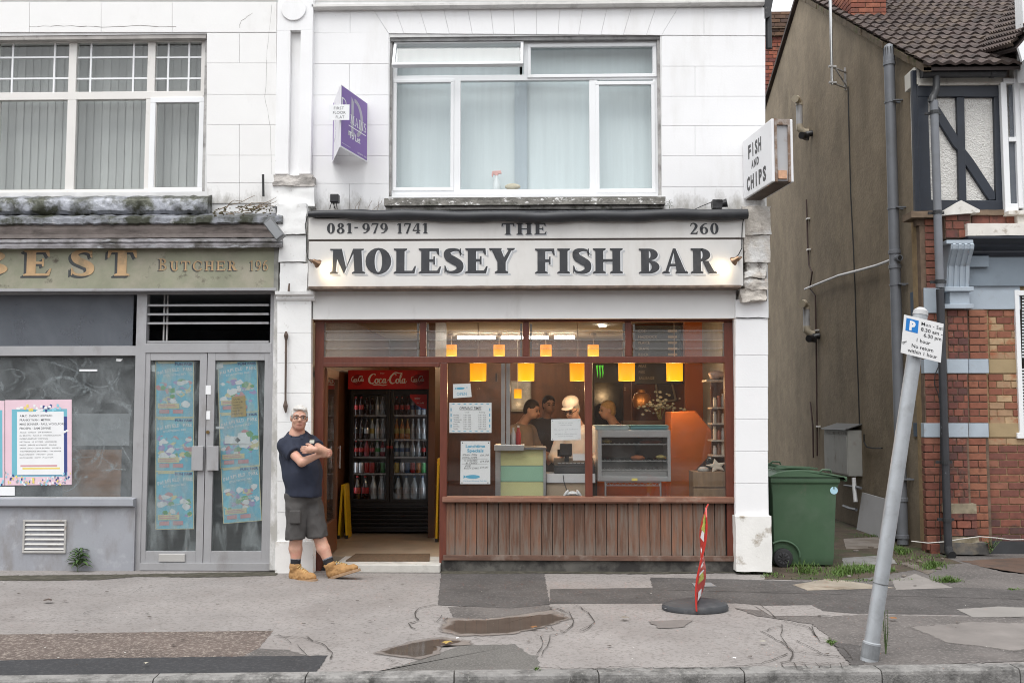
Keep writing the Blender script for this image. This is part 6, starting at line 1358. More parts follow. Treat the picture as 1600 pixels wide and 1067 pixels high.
for i, (px_, lb, mm) in enumerate(((794, 'brown vinegar bottle on the steel counter end', mat('vinegar_brown', (.10,.04,.02), .2)), (802, 'white sauce bottle in the middle of the steel counter end', capw), (810, 'red sauce bottle at the right of the steel counter end', redm))):
    p = at(px_, 695, .55); t = thing('sauce_bottle', lb, 'bottle', p, 'sauce bottles on the counter end'); hh_ = .17+.02*i
    MB().lathe([(.026,0),(.028,.01),(.028,hh_*.6),(.013,hh_*.82),(.011,hh_*.9)], tuple(p), 12).obj('bottle', mm, t, smooth=True); MB().lathe([(.013,hh_*.9),(.012,hh_)], tuple(p), 10).obj('cap', capw if i else redm, t)
# ---- drinks fridge in the doorway
Yr = 2.5; fr = thing('drinks_fridge', 'tall black two door drinks fridge with red header sign in the doorway', 'fridge', at(608, 833, Yr))
x0, x1, z0, z1 = rc(545, 607, 673, 833, Yr); dd_ = .68; blk = mat('satin_black_cabinet', (.012,.012,.013), .35, .1)
q = MB().box(x0,x0+.04,Yr+.01,Yr+dd_,z0,z1).box(x1-.04,x1,Yr+.01,Yr+dd_,z0,z1).box(x0+.04,x1-.04,Yr+dd_-.03,Yr+dd_,z0,z1); _, _, zk, _ = rc(545, 607, 673, 783, Yr)
q.box(x0+.04,x1-.04,Yr+.01,Yr+dd_-.03,z0+.02,zk).box(x0+.04,x1-.04,Yr+.01,Yr+dd_-.03,z1-.03,z1)
q.obj('cabinet', blk, fr, bevel=.004)
MB().box(x0+.045,x1-.045,Yr+dd_-.04,Yr+dd_-.032,zk,z1-.03).obj('liner', mat('grey_fridge_liner', (.24,.245,.25), .5), fr)
hx0, hx1, hz0, hz1 = rc(543.5, 578, 671, 608, Yr-.03)
hd = bx('header', mat('red_header_panel', (.52,.022,.024), .35, .05), hx0, hx1, Yr-.03, Yr+dd_-.05, hz0, hz1, fr, .01)
t = TXT((hx0, Yr-.031, hz0), (1,0,0), (0,0,1)); HW, HH = hx1-hx0, hz1-hz0
P, wdt = script_cola(); t.polys(P, HW*.255, HH*.30, HW*.47/wdt, HH*.50, .0004); t.polys(P, HW*.045, HH*.40, HW*.155/wdt, HH*.26, .0004); t.polys(P, HW*.775, HH*.40, HW*.165/wdt, HH*.26, .0004); t.text('Enjoy', HW*.40, HH*.80, HH*.07, lift=.0006)
t.obj('script_lettering', paper, hd)
for u_ in (.12, .86): t.disc(HW*u_, HH*.48, HH*.30, .0001).obj('red_disc', mat('deep_red_disc', (.30,.012,.014), .35), hd)
_, _, zd0, zd1 = rc(545, 610, 673, 783, Yr)
for i, (a, b) in enumerate(((547,609),(609.5,672))):
    dx0, dx1, _, _ = rc(a, 610, b, 783, Yr-.03); fw_ = .045; d = MB().box(dx0,dx0+fw_,Yr-.035,Yr+.005,zd0,zd1).box(dx1-fw_,dx1,Yr-.035,Yr+.005,zd0,zd1).box(dx0+fw_,dx1-fw_,Yr-.034,Yr+.004,zd0,zd0+.03).box(dx0+fw_,dx1-fw_,Yr-.034,Yr+.004,zd1-.05,zd1)
    d = d.obj('door', blk, fr, bevel=.003); bx('pane', glass('fridge_glass', (.93,.94,.95), 0), dx0+fw_, dx1-fw_, Yr-.02, Yr-.014, zd0+.03, zd1-.05, d)
    hxp = dx1-fw_*.45 if i == 0 else dx0+fw_*.45; c0 = at(600, 711, Yr-.06).z
    MB().lathe([(.016,0),(.019,.03),(.015,.08),(.019,.12),(.018,.15),(.009,.19),(.008,.21)], (hxp, Yr-.06, c0), 10).obj('handle', blk, d, smooth=True); MB().lathe([(.0195,.0),(.0195,.03)], (hxp, Yr-.06, c0+.09), 10).obj('handle_band', mat('dull_red_band', (.25,.03,.03), .5), d)
    if i == 1:
        t = TXT((dx1-fw_-.22, Yr-.0215, zd1-.05-.19), (1,0,0), (0,0,1)); t.poly([(.22,.19),(.0,.19),(.0,.15),(.05,.10),(.09,.05),(.15,.015),(.22,.0)]); t.obj('sticker', MATS['red_header_panel'], d); t.text('enjoy', .06, .13, .025, lift=.0014); t.text('ice cold', .09, .07, .022, lift=.0014); t.obj('sticker_lettering', paper, d)
gx0, gx1, gz0, gz1 = rc(549, 786, 670, 830, Yr-.012)
for k in range(6): zz_ = gz0+.03+(gz1-gz0-.05)*k/6; MB().prism([(gx0, Yr-.012, zz_), (gx0, Yr-.03, zz_+.012), (gx0, Yr-.03, zz_+.03), (gx0, Yr+.01, zz_+.038)], (gx1-gx0, 0, 0)).obj('grille_slat', blk, fr)
strip_e = emit('fridge_fill_glow', (.9,.95,1), 2.2)  # glowing strips added inside the fridge to brighten the drinks
for xx in (x0+.046, x1-.056): bx('added_glow_strip', strip_e, xx, xx+.010, Yr+.03, Yr+.045, zk+.1, z1-.1, fr)
sh_y = (648, 686, 713, 739, 782)
for y in sh_y[:-1]:
    zs = at(608, y, Yr+.03).z; s_ = MB().box(x0+.045, x1-.045, Yr+.02, Yr+.028, zs-.02, zs-.002)
    for k in range(30): xx = x0+.05+(x1-x0-.1)*k/29; s_.box(xx-.002, xx+.002, Yr+.028, Yr+dd_-.06, zs-.008, zs-.004)
    s_.obj('shelf', steel, fr)
_bot = {}
def bottle_mesh(h, r_):
    k = (h, r_)
    if k not in _bot:
        _bot[k] = (MB().lathe([(r_*.85,0),(r_,.01),(r_,h*.52),(r_*.92,h*.60),(r_*.45,h*.80),(r_*.36,h*.90),(r_*.36,h*.93)], (0,0,0), 12), MB().lathe([(r_*1.02,h*.28),(r_*1.03,h*.29),(r_*1.03,h*.52),(r_*1.02,h*.53)], (0,0,0), 12), MB().lathe([(r_*.42,h*.93),(r_*.42,h*.99),(r_*.38,h)], (0,0,0), 10))
    return _bot[k]
_bm = {}
def drink(kind, px, y, Y, h, r_, mb_, ml, mc, label, grp):
    p = at(px, y, Y)
    t = bpy.data.objects.new('drink_bottle' if kind == 'b' else 'drink_can', None); COL.objects.link(t); t.location = (p.x, Y, at(608, y, Yr+.03).z+.001); tag(t, label, 'bottle' if kind == 'b' else 'can', grp)
    if kind == 'b':
        for nm, s_, mm in zip(('bottle', 'wrapper', 'cap'), bottle_mesh(h, r_), (mb_, ml, mc)):
            k = (nm, h, r_, mm.name)
            if k not in _bm: _bm[k] = s_.mesh(nm, mm, True)
            o = bpy.data.objects.new(nm, _bm[k]); COL.objects.link(o); o.parent = t
    else:
        for nm, pr, mm in (('can', [(r_*.8,0),(r_,.008),(r_,h-.012),(r_*.85,h)], mb_), ('rim', [(r_*.86,h-.001),(r_*.86,h+.003),(r_*.8,h+.003)], silver)):
            k = (nm, h, r_, mm.name)
            if k not in _bm: _bm[k] = MB().lathe(pr, (0,0,0), 12).mesh(nm, mm, True)
            o = bpy.data.objects.new(nm, _bm[k]); COL.objects.link(o); o.parent = t
rows_d = [  # shelf y, kind, height, radius, (colours left door), (colours right door)
 ('top', 648, 'b', .235, .032, [(cola,redm,redm,'cola bottle with red label')]*2+[(cola,blkl,blkl,'dark cola bottle with black label')]*2+[(clearb,silver,capw,'clear bottle with silver label')]*2, [(cola,redm,redm,'cola bottle with red label')]*3+[(clearb,bluem,bluem,'clear bottle with blue label')]*3),
 ('second', 686, 'b', .26, .032, [(cola,blkl,blkl,'dark cola bottle with black label')]*2+[(cola,silver,blkl,'dark bottle with silver label')]+[(clearb,yel,yel,'clear bottle with yellow label')]+[(clearb,silver,capw,'clear bottle with silver label')]*2, [(amber,yel,yel,'orange drink bottle')]*3+[(clearb,silver,capw,'clear bottle with silver label')]*3),
 ('third', 713, 'b', .20, .033, [(cola,redm,redm,'small cola bottle with red label')]*2+[(pinkm,redm,redm,'pink drink bottle')]*1+[(cola,pinkm,blkl,'dark bottle with pink label')]+[(clearb,greenm,greenm,'clear bottle with green label')]+[(pinkm,silver,capw,'pink drink bottle')], [(clearb,bluem,bluem,'water bottle with blue label')]*3+[(clearb,silver,capw,'clear bottle with silver label')]*2+[(cola,redm,blkl,'small cola bottle with red label')]),
 ('fourth', 739, 'c', .13, .033, [(silver,None,None,'silver can')]*2+[(redm,None,None,'red can')]*2+[(blkl,None,None,'black can')]+[(greenm,None,None,'green can')], [(yel,None,None,'yellow can')]+[(silver,None,None,'silver can')]+[(bluem,None,None,'blue can')]+[(redm,None,None,'red can')]+[(amber,None,None,'orange can')]+[(greenm,None,None,'green can')]),
 ('bottom', 782, 'b', .31, .046, [(cola,redm,redm,'large cola bottle with red label')]*2+[(clearb,silver,capw,'large clear bottle')]*2, [(clearb,silver,bluem,'large water bottle')]*4)]
for nm, y, kind, h, r_, L0, L1 in rows_d:
    for side, (a, b), L in (('left', (552, 602), L0), ('right', (615.5, 666), L1)):
        for k, (m1, m2, m3, lb) in enumerate(L):
            px_ = a+(b-a)*(k+.5)/len(L)
            drink(kind, px_, y, Yr+.10+rnd.uniform(0, .03), h, r_, m1, m2, m3, '%s, %s from the left, %s shelf, %s fridge door' % (lb, ('first', 'second', 'third', 'fourth', 'fifth', 'sixth')[k], nm, side), 'drinks in the fridge')
# ---- doormat, yellow safety signs
mat_o = MB(); a, b, c, d_ = gr(556, 866, FZ), gr(672, 866, FZ), gr(671, 877, FZ), gr(540, 877, FZ)
mat_o.prism([(p.x, p.y, FZ+.0) for p in (a, b, c, d_)], (0, 0, .012)); t = mat_o.obj('doormat', mat('coir_mat', (.11,.07,.04), .95, .3, 30, .8, 120)); tag(t, 'worn brown doormat lying just inside the shop doorway', 'doormat')
def aframe(name, label, pxs, Y, sp):
    yl_ = mat('safety_yellow_plastic', (.62,.40,.012), .4, .08, 5); x0, x1, z0, z1 = rc(*pxs, Y); t = thing(name, label, 'safety sign', ((x0+x1)/2, Y, FZ)); z0 = FZ
    for s_, xb in ((0, x0), (1, x1)):
        xm = (x0+x1)/2; P = [(xb, z0), (xm+(-.012 if s_ == 0 else .012), z1)]
        b = MB(); w_ = .012
        b.prism([(P[0][0]-w_, Y, P[0][1]), (P[0][0]+w_, Y, P[0][1]), (P[1][0]+w_, Y, P[1][1]), (P[1][0]-w_, Y, P[1][1])], (0, sp, 0)); b.obj('panel', yl_, t, bevel=.003)
        MB().box(P[0][0]-.016, P[0][0]+.016, Y-.004, Y+.03, z0, z0+.04).obj('foot', black_pl, t)
    MB().tube([((x0+x1)/2, Y-.004, z1-.01), ((x0+x1)/2, Y+sp+.004, z1-.01)], .014, 8).obj('hinge', yl_, t)
aframe('wet_floor_sign', 'yellow folding floor sign standing left of the fridge', (529, 757, 542, 838), 2.0, .28)
aframe('wet_floor_sign', 'yellow folding floor sign in the dark gap right of the fridge', (682, 716, 690, 815), 1.7, .28)
# ------------------------------------------------------------------ people: bodies grown as one blended surface
def rcone(P, a, b, ra, rb):
    a, b = np.array(a), np.array(b); ba = b-a; l2 = float(ba@ba)+1e-12
    t = np.clip(((P-a)@ba)/l2, 0, 1)
    return np.linalg.norm(P-a-t[..., None]*ba, axis=-1)-(ra+(rb-ra)*t)
def ellip(P, c, r, M=None):
    q = P-np.array(c)
    if M is not None: q = q@np.array(M)
    r = np.array(r); k0 = np.linalg.norm(q/r, axis=-1); k1 = np.linalg.norm(q/(r*r), axis=-1)+1e-9
    return k0*(k0-1)/k1
def grow(name, prims, h, mats, parent=None, clips=(), wrinkle=0, wscale=14, wst=(1,1,1), matfun=None):
    """prims: (kind, args, blend[, clip planes]); returns one smooth mesh object"""
    lo = np.full(3, 1e9); hi = -lo; bb = []
    for p in prims:
        if p[0] == 'rc': a, b, ra, rb = p[1]; r = max(ra, rb); l, u = np.minimum(a, b)-r, np.maximum(a, b)+r
        else: c, r = p[1][0], p[1][1]; l, u = np.array(c)-max(r), np.array(c)+max(r)
        m = abs(p[2])*1.5+2*h; l, u = l-m, u+m; bb.append((l, u)); lo = np.minimum(lo, l); hi = np.maximum(hi, u)
    n = np.ceil((hi-lo)/h).astype(int)+2; D = np.full(n, .5, np.float32)
    for p, (l, u) in zip(prims, bb):
        i0 = np.maximum(((l-lo)/h).astype(int), 0); i1 = np.minimum(((u-lo)/h).astype(int)+2, n)
        g = np.stack(np.meshgrid(*[lo[k]+h*np.arange(i0[k], i1[k]) for k in range(3)], indexing='ij'), -1)
        d = rcone(g, *p[1]) if p[0] == 'rc' else ellip(g, *p[1])
        for pt, nn in (p[3] if len(p) > 3 else ()): d = np.maximum(d, (g-np.array(pt))@np.array(nn))
        sl = tuple(slice(i0[k], i1[k]) for k in range(3)); k = abs(p[2]); A = D[sl]
        if p[2] < 0: D[sl] = np.maximum(A, -d)
        elif k == 0: D[sl] = np.minimum(A, d)
        else:
            hh = np.clip(.5+.5*(A-d)/k, 0, 1); D[sl] = A*(1-hh)+d*hh-k*hh*(1-hh)
    if clips:
        g = np.stack(np.meshgrid(*[lo[k]+h*np.arange(n[k]) for k in range(3)], indexing='ij'), -1)
        for pt, nn in clips: D = np.maximum(D, (g-np.array(pt))@np.array(nn))
    s = D < 0; c = tuple(x-1 for x in D.shape); acc = np.zeros(c+(3,), np.float32); cnt = np.zeros(c, np.float32)
    for ax in range(3):
        A = np.take(D, range(0, D.shape[ax]-1), ax); B_ = np.take(D, range(1, D.shape[ax]), ax); m = (A < 0) != (B_ < 0); t = np.where(m, A/(A-B_+1e-12), 0)
        o1, o2 = [k for k in range(3) if k != ax]
        for d1 in (0, 1):
            for d2 in (0, 1):
                sl = [None]*3; sl[ax] = slice(None); sl[o1] = slice(d1, d1+c[o1]); sl[o2] = slice(d2, d2+c[o2]); sl = tuple(sl)
                mm = m[sl]; cnt += mm; acc[..., ax] += t[sl]*mm; acc[..., o1] += d1*mm; acc[..., o2] += d2*mm
    act = cnt > 0; idx = -np.ones(c, int); idx[act] = np.arange(act.sum()); ijk = np.argwhere(act)
    V = lo+h*(ijk+acc[act]/cnt[act][:, None]); Fq = []
    for ax in range(3):
        o1, o2 = (ax+1) % 3, (ax+2) % 3
        A = np.take(s, range(0, D.shape[ax]-1), ax); B_ = np.take(s, range(1, D.shape[ax]), ax); e = np.argwhere(A != B_)
        e = e[(e[:, o1] > 0) & (e[:, o2] > 0) & (e[:, o1] < c[o1]) & (e[:, o2] < c[o2])]
        if not len(e): continue
        u1 = np.zeros(3, int); u1[o1] = 1; u2 = np.zeros(3, int); u2[o2] = 1
        q = np.stack([idx[tuple((e-u1-u2).T)], idx[tuple((e-u2).T)], idx[tuple(e.T)], idx[tuple((e-u1).T)]], 1)
        fl = ~s[tuple(e.T)]; q[fl] = q[fl][:, ::-1]; Fq.append(q)
    Fq = np.concatenate(Fq); Fq = Fq[(Fq >= 0).all(1)]
    me = bpy.data.meshes.new(name); me.from_pydata(V.tolist(), [], Fq.tolist()); me.update()
    bm = bmesh.new(); bm.from_mesh(me); bmesh.ops.smooth_vert(bm, verts=bm.verts, factor=.4, use_axis_x=True, use_axis_y=True, use_axis_z=True); bm.normal_update()
    if wrinkle:
        for v in bm.verts:
            q = Vector((v.co.x*wst[0], v.co.y*wst[1], v.co.z*wst[2]))*wscale; f = 1-abs(mnoise.noise(q))*2; v.co += v.normal*wrinkle*(f+.5*mnoise.noise(q*2.3))
    bm.to_mesh(me); bm.free()
    if not isinstance(mats, (list, tuple)): mats = [mats]
    for m in mats: me.materials.append(m)
    if matfun:
        for p in me.polygons: p.material_index = matfun(Vector(p.center))
    me.polygons.foreach_set('use_smooth', [True]*len(me.polygons)); me.update()
    return link(name, me, parent)
skin = mat('ruddy_skin', (.54,.31,.222), .5, .10, 30, .2, 120, dirt=(.58,.24,.19), damt=(.5,.8), dscale=14)
navy = mat('navy_polo_cotton', (.016,.021,.040), .85, .12, 20, .4, 300)
charc = mat('charcoal_canvas', (.066,.062,.060), .9, .12, 14, .4, 200, dirt=(.045,.042,.04), damt=(.55,.8), dscale=6)
nubuck = mat('tan_nubuck', (.37,.205,.080), .85, .15, 14, .3, 120, dirt=(.30,.15,.05), damt=(.55,.8), dscale=12)
sole_m = mat('pale_rubber_sole', (.34,.22,.13), .8, .15, 14); sock_m = mat('dark_sock', (.018,.018,.022), .9); sock_b = mat('grey_sock_band', (.20,.21,.24), .9)
hair_w = mat('silver_hair', (.56,.54,.51), .6, .2, 40, .6, 160, stretch=(1,1,.4))
MY = -.36
man = thing('person', 'man in navy polo, grey shorts and tan boots standing with folded arms by the doorway', 'person', (at(478, 905, MY).x, MY, 0))
def J(px, py, dy=0): return np.array(at(px, py, MY+dy))
def rot_axes(yaw, pitch=0, roll=0):
    M = Matrix.Rotation(yaw, 3, 'Z') @ Matrix.Rotation(roll, 3, 'Y') @ Matrix.Rotation(pitch, 3, 'X'); return np.array(M)
hc_ = J(467.5, 652.5, -.06); HM = rot_axes(R(17), R(4), R(3))           # columns: right, back, up of the head
HS_ = 1.0
def hp(x, y, z): return hc_+HM@np.array((x, -y, z))*HS_                  # x to viewer right, y forward, z up
Rs, Re, Rw = J(447, 697, -.10), J(471.5, 722, -.27), J(497, 711, -.24)
Ls_, Le, Lw = J(484, 692, .10), J(512, 708, -.14), J(493, 702, -.33)
Rh, Lh = J(506, 706, -.20), J(483, 702, -.35)
Rhip, Lhip = J(463, 784, -.05), J(487, 784, .06); Rk, Lk = J(464, 832, -.08), J(497, 832, -.03); Ra, La = J(461.5, 886, -.08), J(516.5, 885, -.06)
P = [('el', (hp(0,-.012,.028), (.077,.096,.088), HM), 0), ('el', (hp(0,.020,-.045), (.064,.075,.072), HM), .03), ('el', (hp(0,.060,-.092), (.034,.030,.026), HM), .025), ('el', (hp(.0,.03,-.07), (.058,.05,.045), HM), .03)]
P += [('rc', (hp(0,.088,.018), hp(0,.112,-.018), .009, .015), .012), ('el', (hp(0,.105,-.022), (.019,.014,.012), HM), .008)]       # nose
P += [('el', (hp(s_*.034,.078,.030), (.030,.016,.010), HM), .012) for s_ in (-1, 1)]                                           # brow
P += [('el', (hp(s_*.078,-.01,-.008), (.010,.022,.034), HM), .008) for s_ in (-1, 1)]                                         # ears
P += [('el', (hp(s_*.040,.068,-.030), (.024,.022,.022), HM), .02) for s_ in (-1, 1)]                                          # cheeks
P += [('el', (hp(s_*.032,.092,.010), (.020,.014,.011), HM), -.01) for s_ in (-1, 1)]                                          # eye hollows
P += [('el', (hp(0,.090,-.057), (.026,.008,.006), HM), .006), ('el', (hp(0,.088,-.068), (.022,.008,.006), HM), .006), ('rc', (hp(-.020,.096,-.0625), hp(.020,.096,-.0625), .0030, .0030), -.004)]  # lips
nb = J(464, 681, -.03)
P += [('rc', (hp(0,-.025,-.06), nb, .058, .068), .03), ('rc', (nb, J(466, 705, -.02), .075, .12), .05), ('rc', (J(466, 705, -.02), J(472, 770, -.02), .13, .15), .05)]
P += [('rc', (Rs, Re, .052, .042), .03), ('rc', (Re, Rw, .044, .029), .015), ('rc', (Ls_, Le, .049, .041), .03), ('rc', (Le, Lw, .043, .029), .015)]
def hand(w_, tip, up, curl):
    d = (tip-w_); d = d/np.linalg.norm(d); up = up-d*(up@d); up = up/np.linalg.norm(up); sd = np.cross(d, up); Q = [('rc', (w_, w_+d*.05, .026, .030), .012), ('el', (w_+d*.055+0*up, (.042,.038,.024), np.stack([d, up, sd], 1)), .012)]
    for i, (o, l_) in enumerate(((.030,.062),(.011,.072),(-.009,.068),(-.028,.054))):
        a = w_+d*.085+up*o; b = a+d*l_*.5+sd*curl*.25; c_ = b+d*l_*.35+sd*curl; Q += [('rc', (a, b, .0105, .0098), .004), ('rc', (b, c_, .0098, .0085), .003)]
    a = w_+d*.03+up*.03; b = a+d*.03+up*.022+sd*curl*.2; Q += [('rc', (a, b, .014, .0115), .008), ('rc', (b, b+d*.028+up*.002+sd*curl*.3, .0115, .010), .004)]
    return Q
P += hand(Lw, Lw+np.array((-.10,-.01,-.005)), np.array((0,0,1.)), .035)
P += hand(Rw, Rw+np.array((.09,.05,.02)), np.array((0,0,1.)), -.025)
P += [('rc', (Rhip, Rk, .09, .058), .03), ('rc', (Rk, Rk*.55+Ra*.45+np.array((-.012,.01,0)), .060, .066), .02), ('rc', (Rk*.5+Ra*.5, Ra, .060, .042), .02)]
P += [('rc', (Lhip, Lk, .09, .054), .03), ('rc', (Lk, Lk*.55+La*.45+np.array((-.012,.01,0)), .060, .066), .02), ('rc', (Lk*.5+La*.5, La, .060, .042), .02)]
lipm = mat('lip_skin', (.42,.16,.13), .5)
body = grow('body', P, .0062, [skin], man)
MB().tube([hp(-.026,.0905,-.0645), hp(-.012,.099,-.0615), hp(0,.101,-.0625), hp(.012,.099,-.0615), hp(.026,.0905,-.0645)], [.0015,.0032,.0036,.0032,.0015], 6).obj('lips', lipm, man, smooth=True)
# eyes behind glasses
for s_ in (-1, 1):
    c_ = hp(s_*.032, .0775, .006); MB().ell(tuple(c_), (.0130,.0120,.0075), 12, 8).obj('eye', mat('eye_white', (.55,.52,.50), .2), man, smooth=True)
    c_ = hp(s_*.032+.003, .0885, .006); MB().ell(tuple(c_), (.0058,.003,.0058), 10, 6).obj('iris', mat('eye_iris', (.04,.05,.06), .2), man, smooth=True)
gls = MB()
for s_ in (-1, 1):
    ring_ = [hp(s_*.033+.027*math.copysign(abs(math.cos(a))**.6, math.cos(a)), .104-.008*abs(math.cos(a)), .008+.019*math.copysign(abs(math.sin(a))**.6, math.sin(a))) for a in [2*math.pi*i/20 for i in range(21)]]
    gls.tube(ring_, .0024, 6, False); gls.tube([hp(s_*.060,.098,.015), hp(s_*.078,.06,.016), hp(s_*.083,-.01,.010)], .0024, 6)
gls.tube([hp(-.008,.108,.014), hp(.008,.108,.014)], .003, 6)
gls.obj('glasses', mat('black_spectacles', (.015,.014,.014), .25), man, smooth=True)
for s_ in (-1, 1): MB().tube([hp(s_*.014,.098,.036), hp(s_*.034,.094,.041), hp(s_*.054,.078,.036)], [.002,.003,.002], 6).obj('eyebrow', hair_w, man, smooth=True)
Hh = [('el', (hp(0,-.020,.044), (.080,.095,.080), HM), 0), ('el', (hp(0,-.06,.0), (.074,.062,.075), HM), .03), ('el', (hp(-.012,.046,.090), (.056,.036,.020), HM), .02), ('el', (hp(.03,.036,.086), (.04,.04,.020), HM), .02)]
Hh += [('el', (hp(s_*.068,.018,.018), (.013,.022,.034), HM), .012) for s_ in (-1, 1)]
Hh += [('el', (hp(0,.105,.012), (.068,.075,.078), HM), -.01), ('el', (hp(0,.03,-.07), (.085,.085,.07), HM), -.01)] + [('el', (hp(s_*.084,.0,-.012), (.016,.026,.036), HM), -.005) for s_ in (-1, 1)]
grow('hair', Hh, .005, hair_w, man, wrinkle=.0022, wscale=60)
# polo shirt
torso = [('rc', (J(464, 694, -.01), J(465, 712, -.01), .135, .162), 0), ('rc', (J(467, 708, -.02), J(472, 738, -.03), .163, .178), .06), ('rc', (J(472, 738, -.03), J(474, 769, -.03), .176, .172), .06), ('rc', (Rs+np.array((0,0,.0)), J(463, 690, -.02), .080, .10), .05), ('rc', (Ls_, J(470, 688, .0), .078, .09), .05), ('rc', (nb+np.array((0,0,-.01)), nb+np.array((.004,.0,.022)), .082, .077), .025)]
def uv(a, b): d = b-a; return d/np.linalg.norm(d)
rsv, lsv = uv(Rs, Re), uv(Ls_, Le)
rcuf, lcuf = Rs+rsv*.155, Ls_+lsv*.14
torso += [('rc', (Rs, Rs+rsv*.22, .076, .072), .03, [(rcuf, rsv)]), ('rc', (Ls_, Ls_+lsv*.2, .074, .068), .03, [(lcuf, lsv)])]
hem = J(472, 774, -.03)
grow('polo_shirt', torso, .0065, navy, man, clips=[(hem, np.array((-.05,0,-1.))), (nb+np.array((.0,0,.030)), np.array((.05,-.45,.9)))], wrinkle=.010, wscale=8, wst=(1,1,.5))
# collar, badge, button placket
cl = MB(); ring_ = []
for i in range(15):
    a = math.pi*2*(i/14)*.86+math.pi*.10-math.pi*.36; x, y = math.cos(a-.2), math.sin(a-.2)
    ring_.append(nb+np.array((.090*x, .094*y-.006, .036+.030*y)))
for p, q in zip(ring_[:-1], ring_[1:]):
    o1 = (p-nb)*np.array((.30,.30,0)); o2 = (q-nb)*np.array((.30,.30,0)); dn = np.array((0,0,-.040)); cl.prism([tuple(p), tuple(q), tuple(q+o2+dn), tuple(p+o1+dn)], tuple((p-nb)*np.array((.06,.06,0))))
cl.tube([tuple(nb+np.array((.084*math.cos(k*math.pi/12), .086*math.sin(k*math.pi/12)-.004, .018+.030*math.sin(k*math.pi/12)))) for k in range(25)], .0125, 8, False)
cl.obj('collar', navy, man, smooth=True)
bd = J(487.5, 690, -.245); b_ = TXT(bd, (.9,-.30,0), (0,.12,1))
b_.rect(-.030,-.022,.030,.026,.0).obj('badge', mat('dark_badge', (.02,.02,.02), .6), man); b_.rect(-.024,.016,.026,.021,.002).rect(-.026,-.006,.026,.010,.002).rect(-.02,-.016,.022,-.011,.002).obj('badge_print', mat('badge_print', (.6,.6,.52), .6), man)
# shorts
sh = [('rc', (J(467, 774, -.04), J(481, 774, .0), .140, .136), 0), ('rc', (J(464, 790, -.07), J(461.5, 850, -.11), .112, .088), .02), ('rc', (J(486, 790, .02), J(498, 850, -.035), .114, .100), .015)]
grow('shorts', sh, .0065, charc, man, clips=[(J(480, 838.5, 0), np.array((.06,0,-1.))), (J(470, 770, 0), np.array((0,0,1.)))], wrinkle=.010, wscale=9, wst=(1,1,.7))
pk_ = J(461, 806, -.205); MB().box(pk_[0]-.055, pk_[0]+.055, pk_[1]-.012, pk_[1]+.03, pk_[2]-.075, pk_[2]+.055).obj('cargo_pocket', charc, man, bevel=.012)
# socks and boots
for nm, k_, a_, toe, heel, lift in (('r', Rk, Ra, J(489, 901, -.22), J(460, 901, -.07), 0), ('l', Lk, La, J(555, 886, -.14), J(519, 897, -.05), 1)):
    u_ = uv(k_, a_); grow('sock', [('rc', (a_-u_*.12, a_+u_*.0, .053, .047), 0)], .006, [sock_m, sock_b], man, clips=[(a_-u_*.098, -u_)], matfun=lambda c, a_=a_, u_=u_: 1 if (np.array(c)-a_)@u_ < -.080 else 0)
    d = uv(heel, toe); upv = np.array((0,0,1.))-d*d[2]; upv /= np.linalg.norm(upv); sdv = np.cross(d, upv); L_b = np.linalg.norm(toe-heel)
    hb = heel.copy(); M_ = np.stack([d, sdv, upv], 1); base = -.042
    B_ = [('rc', (hb+upv*.004, hb+d*L_b*.55+upv*.0, .046, .046), 0), ('el', (hb+d*(L_b*.80)-upv*.004, (.080,.050,.044), M_), .025), ('rc', (hb+upv*.02, a_-u_*.01, .047, .055), .02), ('el', (hb+d*L_b*.40+upv*.042, (.075,.040,.034), M_), .02), ('rc', (a_-u_*.03-d*.035, a_-u_*.03+d*.02, .030, .032), .01)]
    grow('boot', B_, .0055, nubuck, man, clips=[(hb+upv*-.022, -upv), (a_-u_*.035, -u_)], wrinkle=.005, wscale=26)
    out = []
    for i in range(22):
        a = 2*math.pi*i/22; x = math.cos(a); y = math.sin(a); xx = (-.055 if x < 0 else L_b+.075)*abs(x) if x < 0 else (L_b*.35+(L_b*.65+.075)*x)
        xx = (L_b*.5-.004)+(L_b*.5+.048)*math.copysign(abs(x)**.75, x); yy = .060*math.copysign(abs(y)**.7, y)*(1 if x > -.2 else .88)
        out.append(tuple(hb+d*xx+sdv*yy+upv*-.047))
    MB().prism(out, tuple(upv*.028)).obj('sole', sole_m, man, bevel=.004)
    lc = MB()
    for i in range(5):
        f_ = i/4; c_ = hb+d*(L_b*(.66-.36*f_))+upv*(.050+.050*f_); lc.tube([tuple(c_-sdv*.026+upv*-.008), tuple(c_+upv*.010+d*.004), tuple(c_+sdv*.026+upv*-.008)], .0045, 5)
    lc.obj('lace', mat('yellow_lace', (.50,.36,.15), .8), man)

mat('dark_eye', (.03,.025,.02), .3)
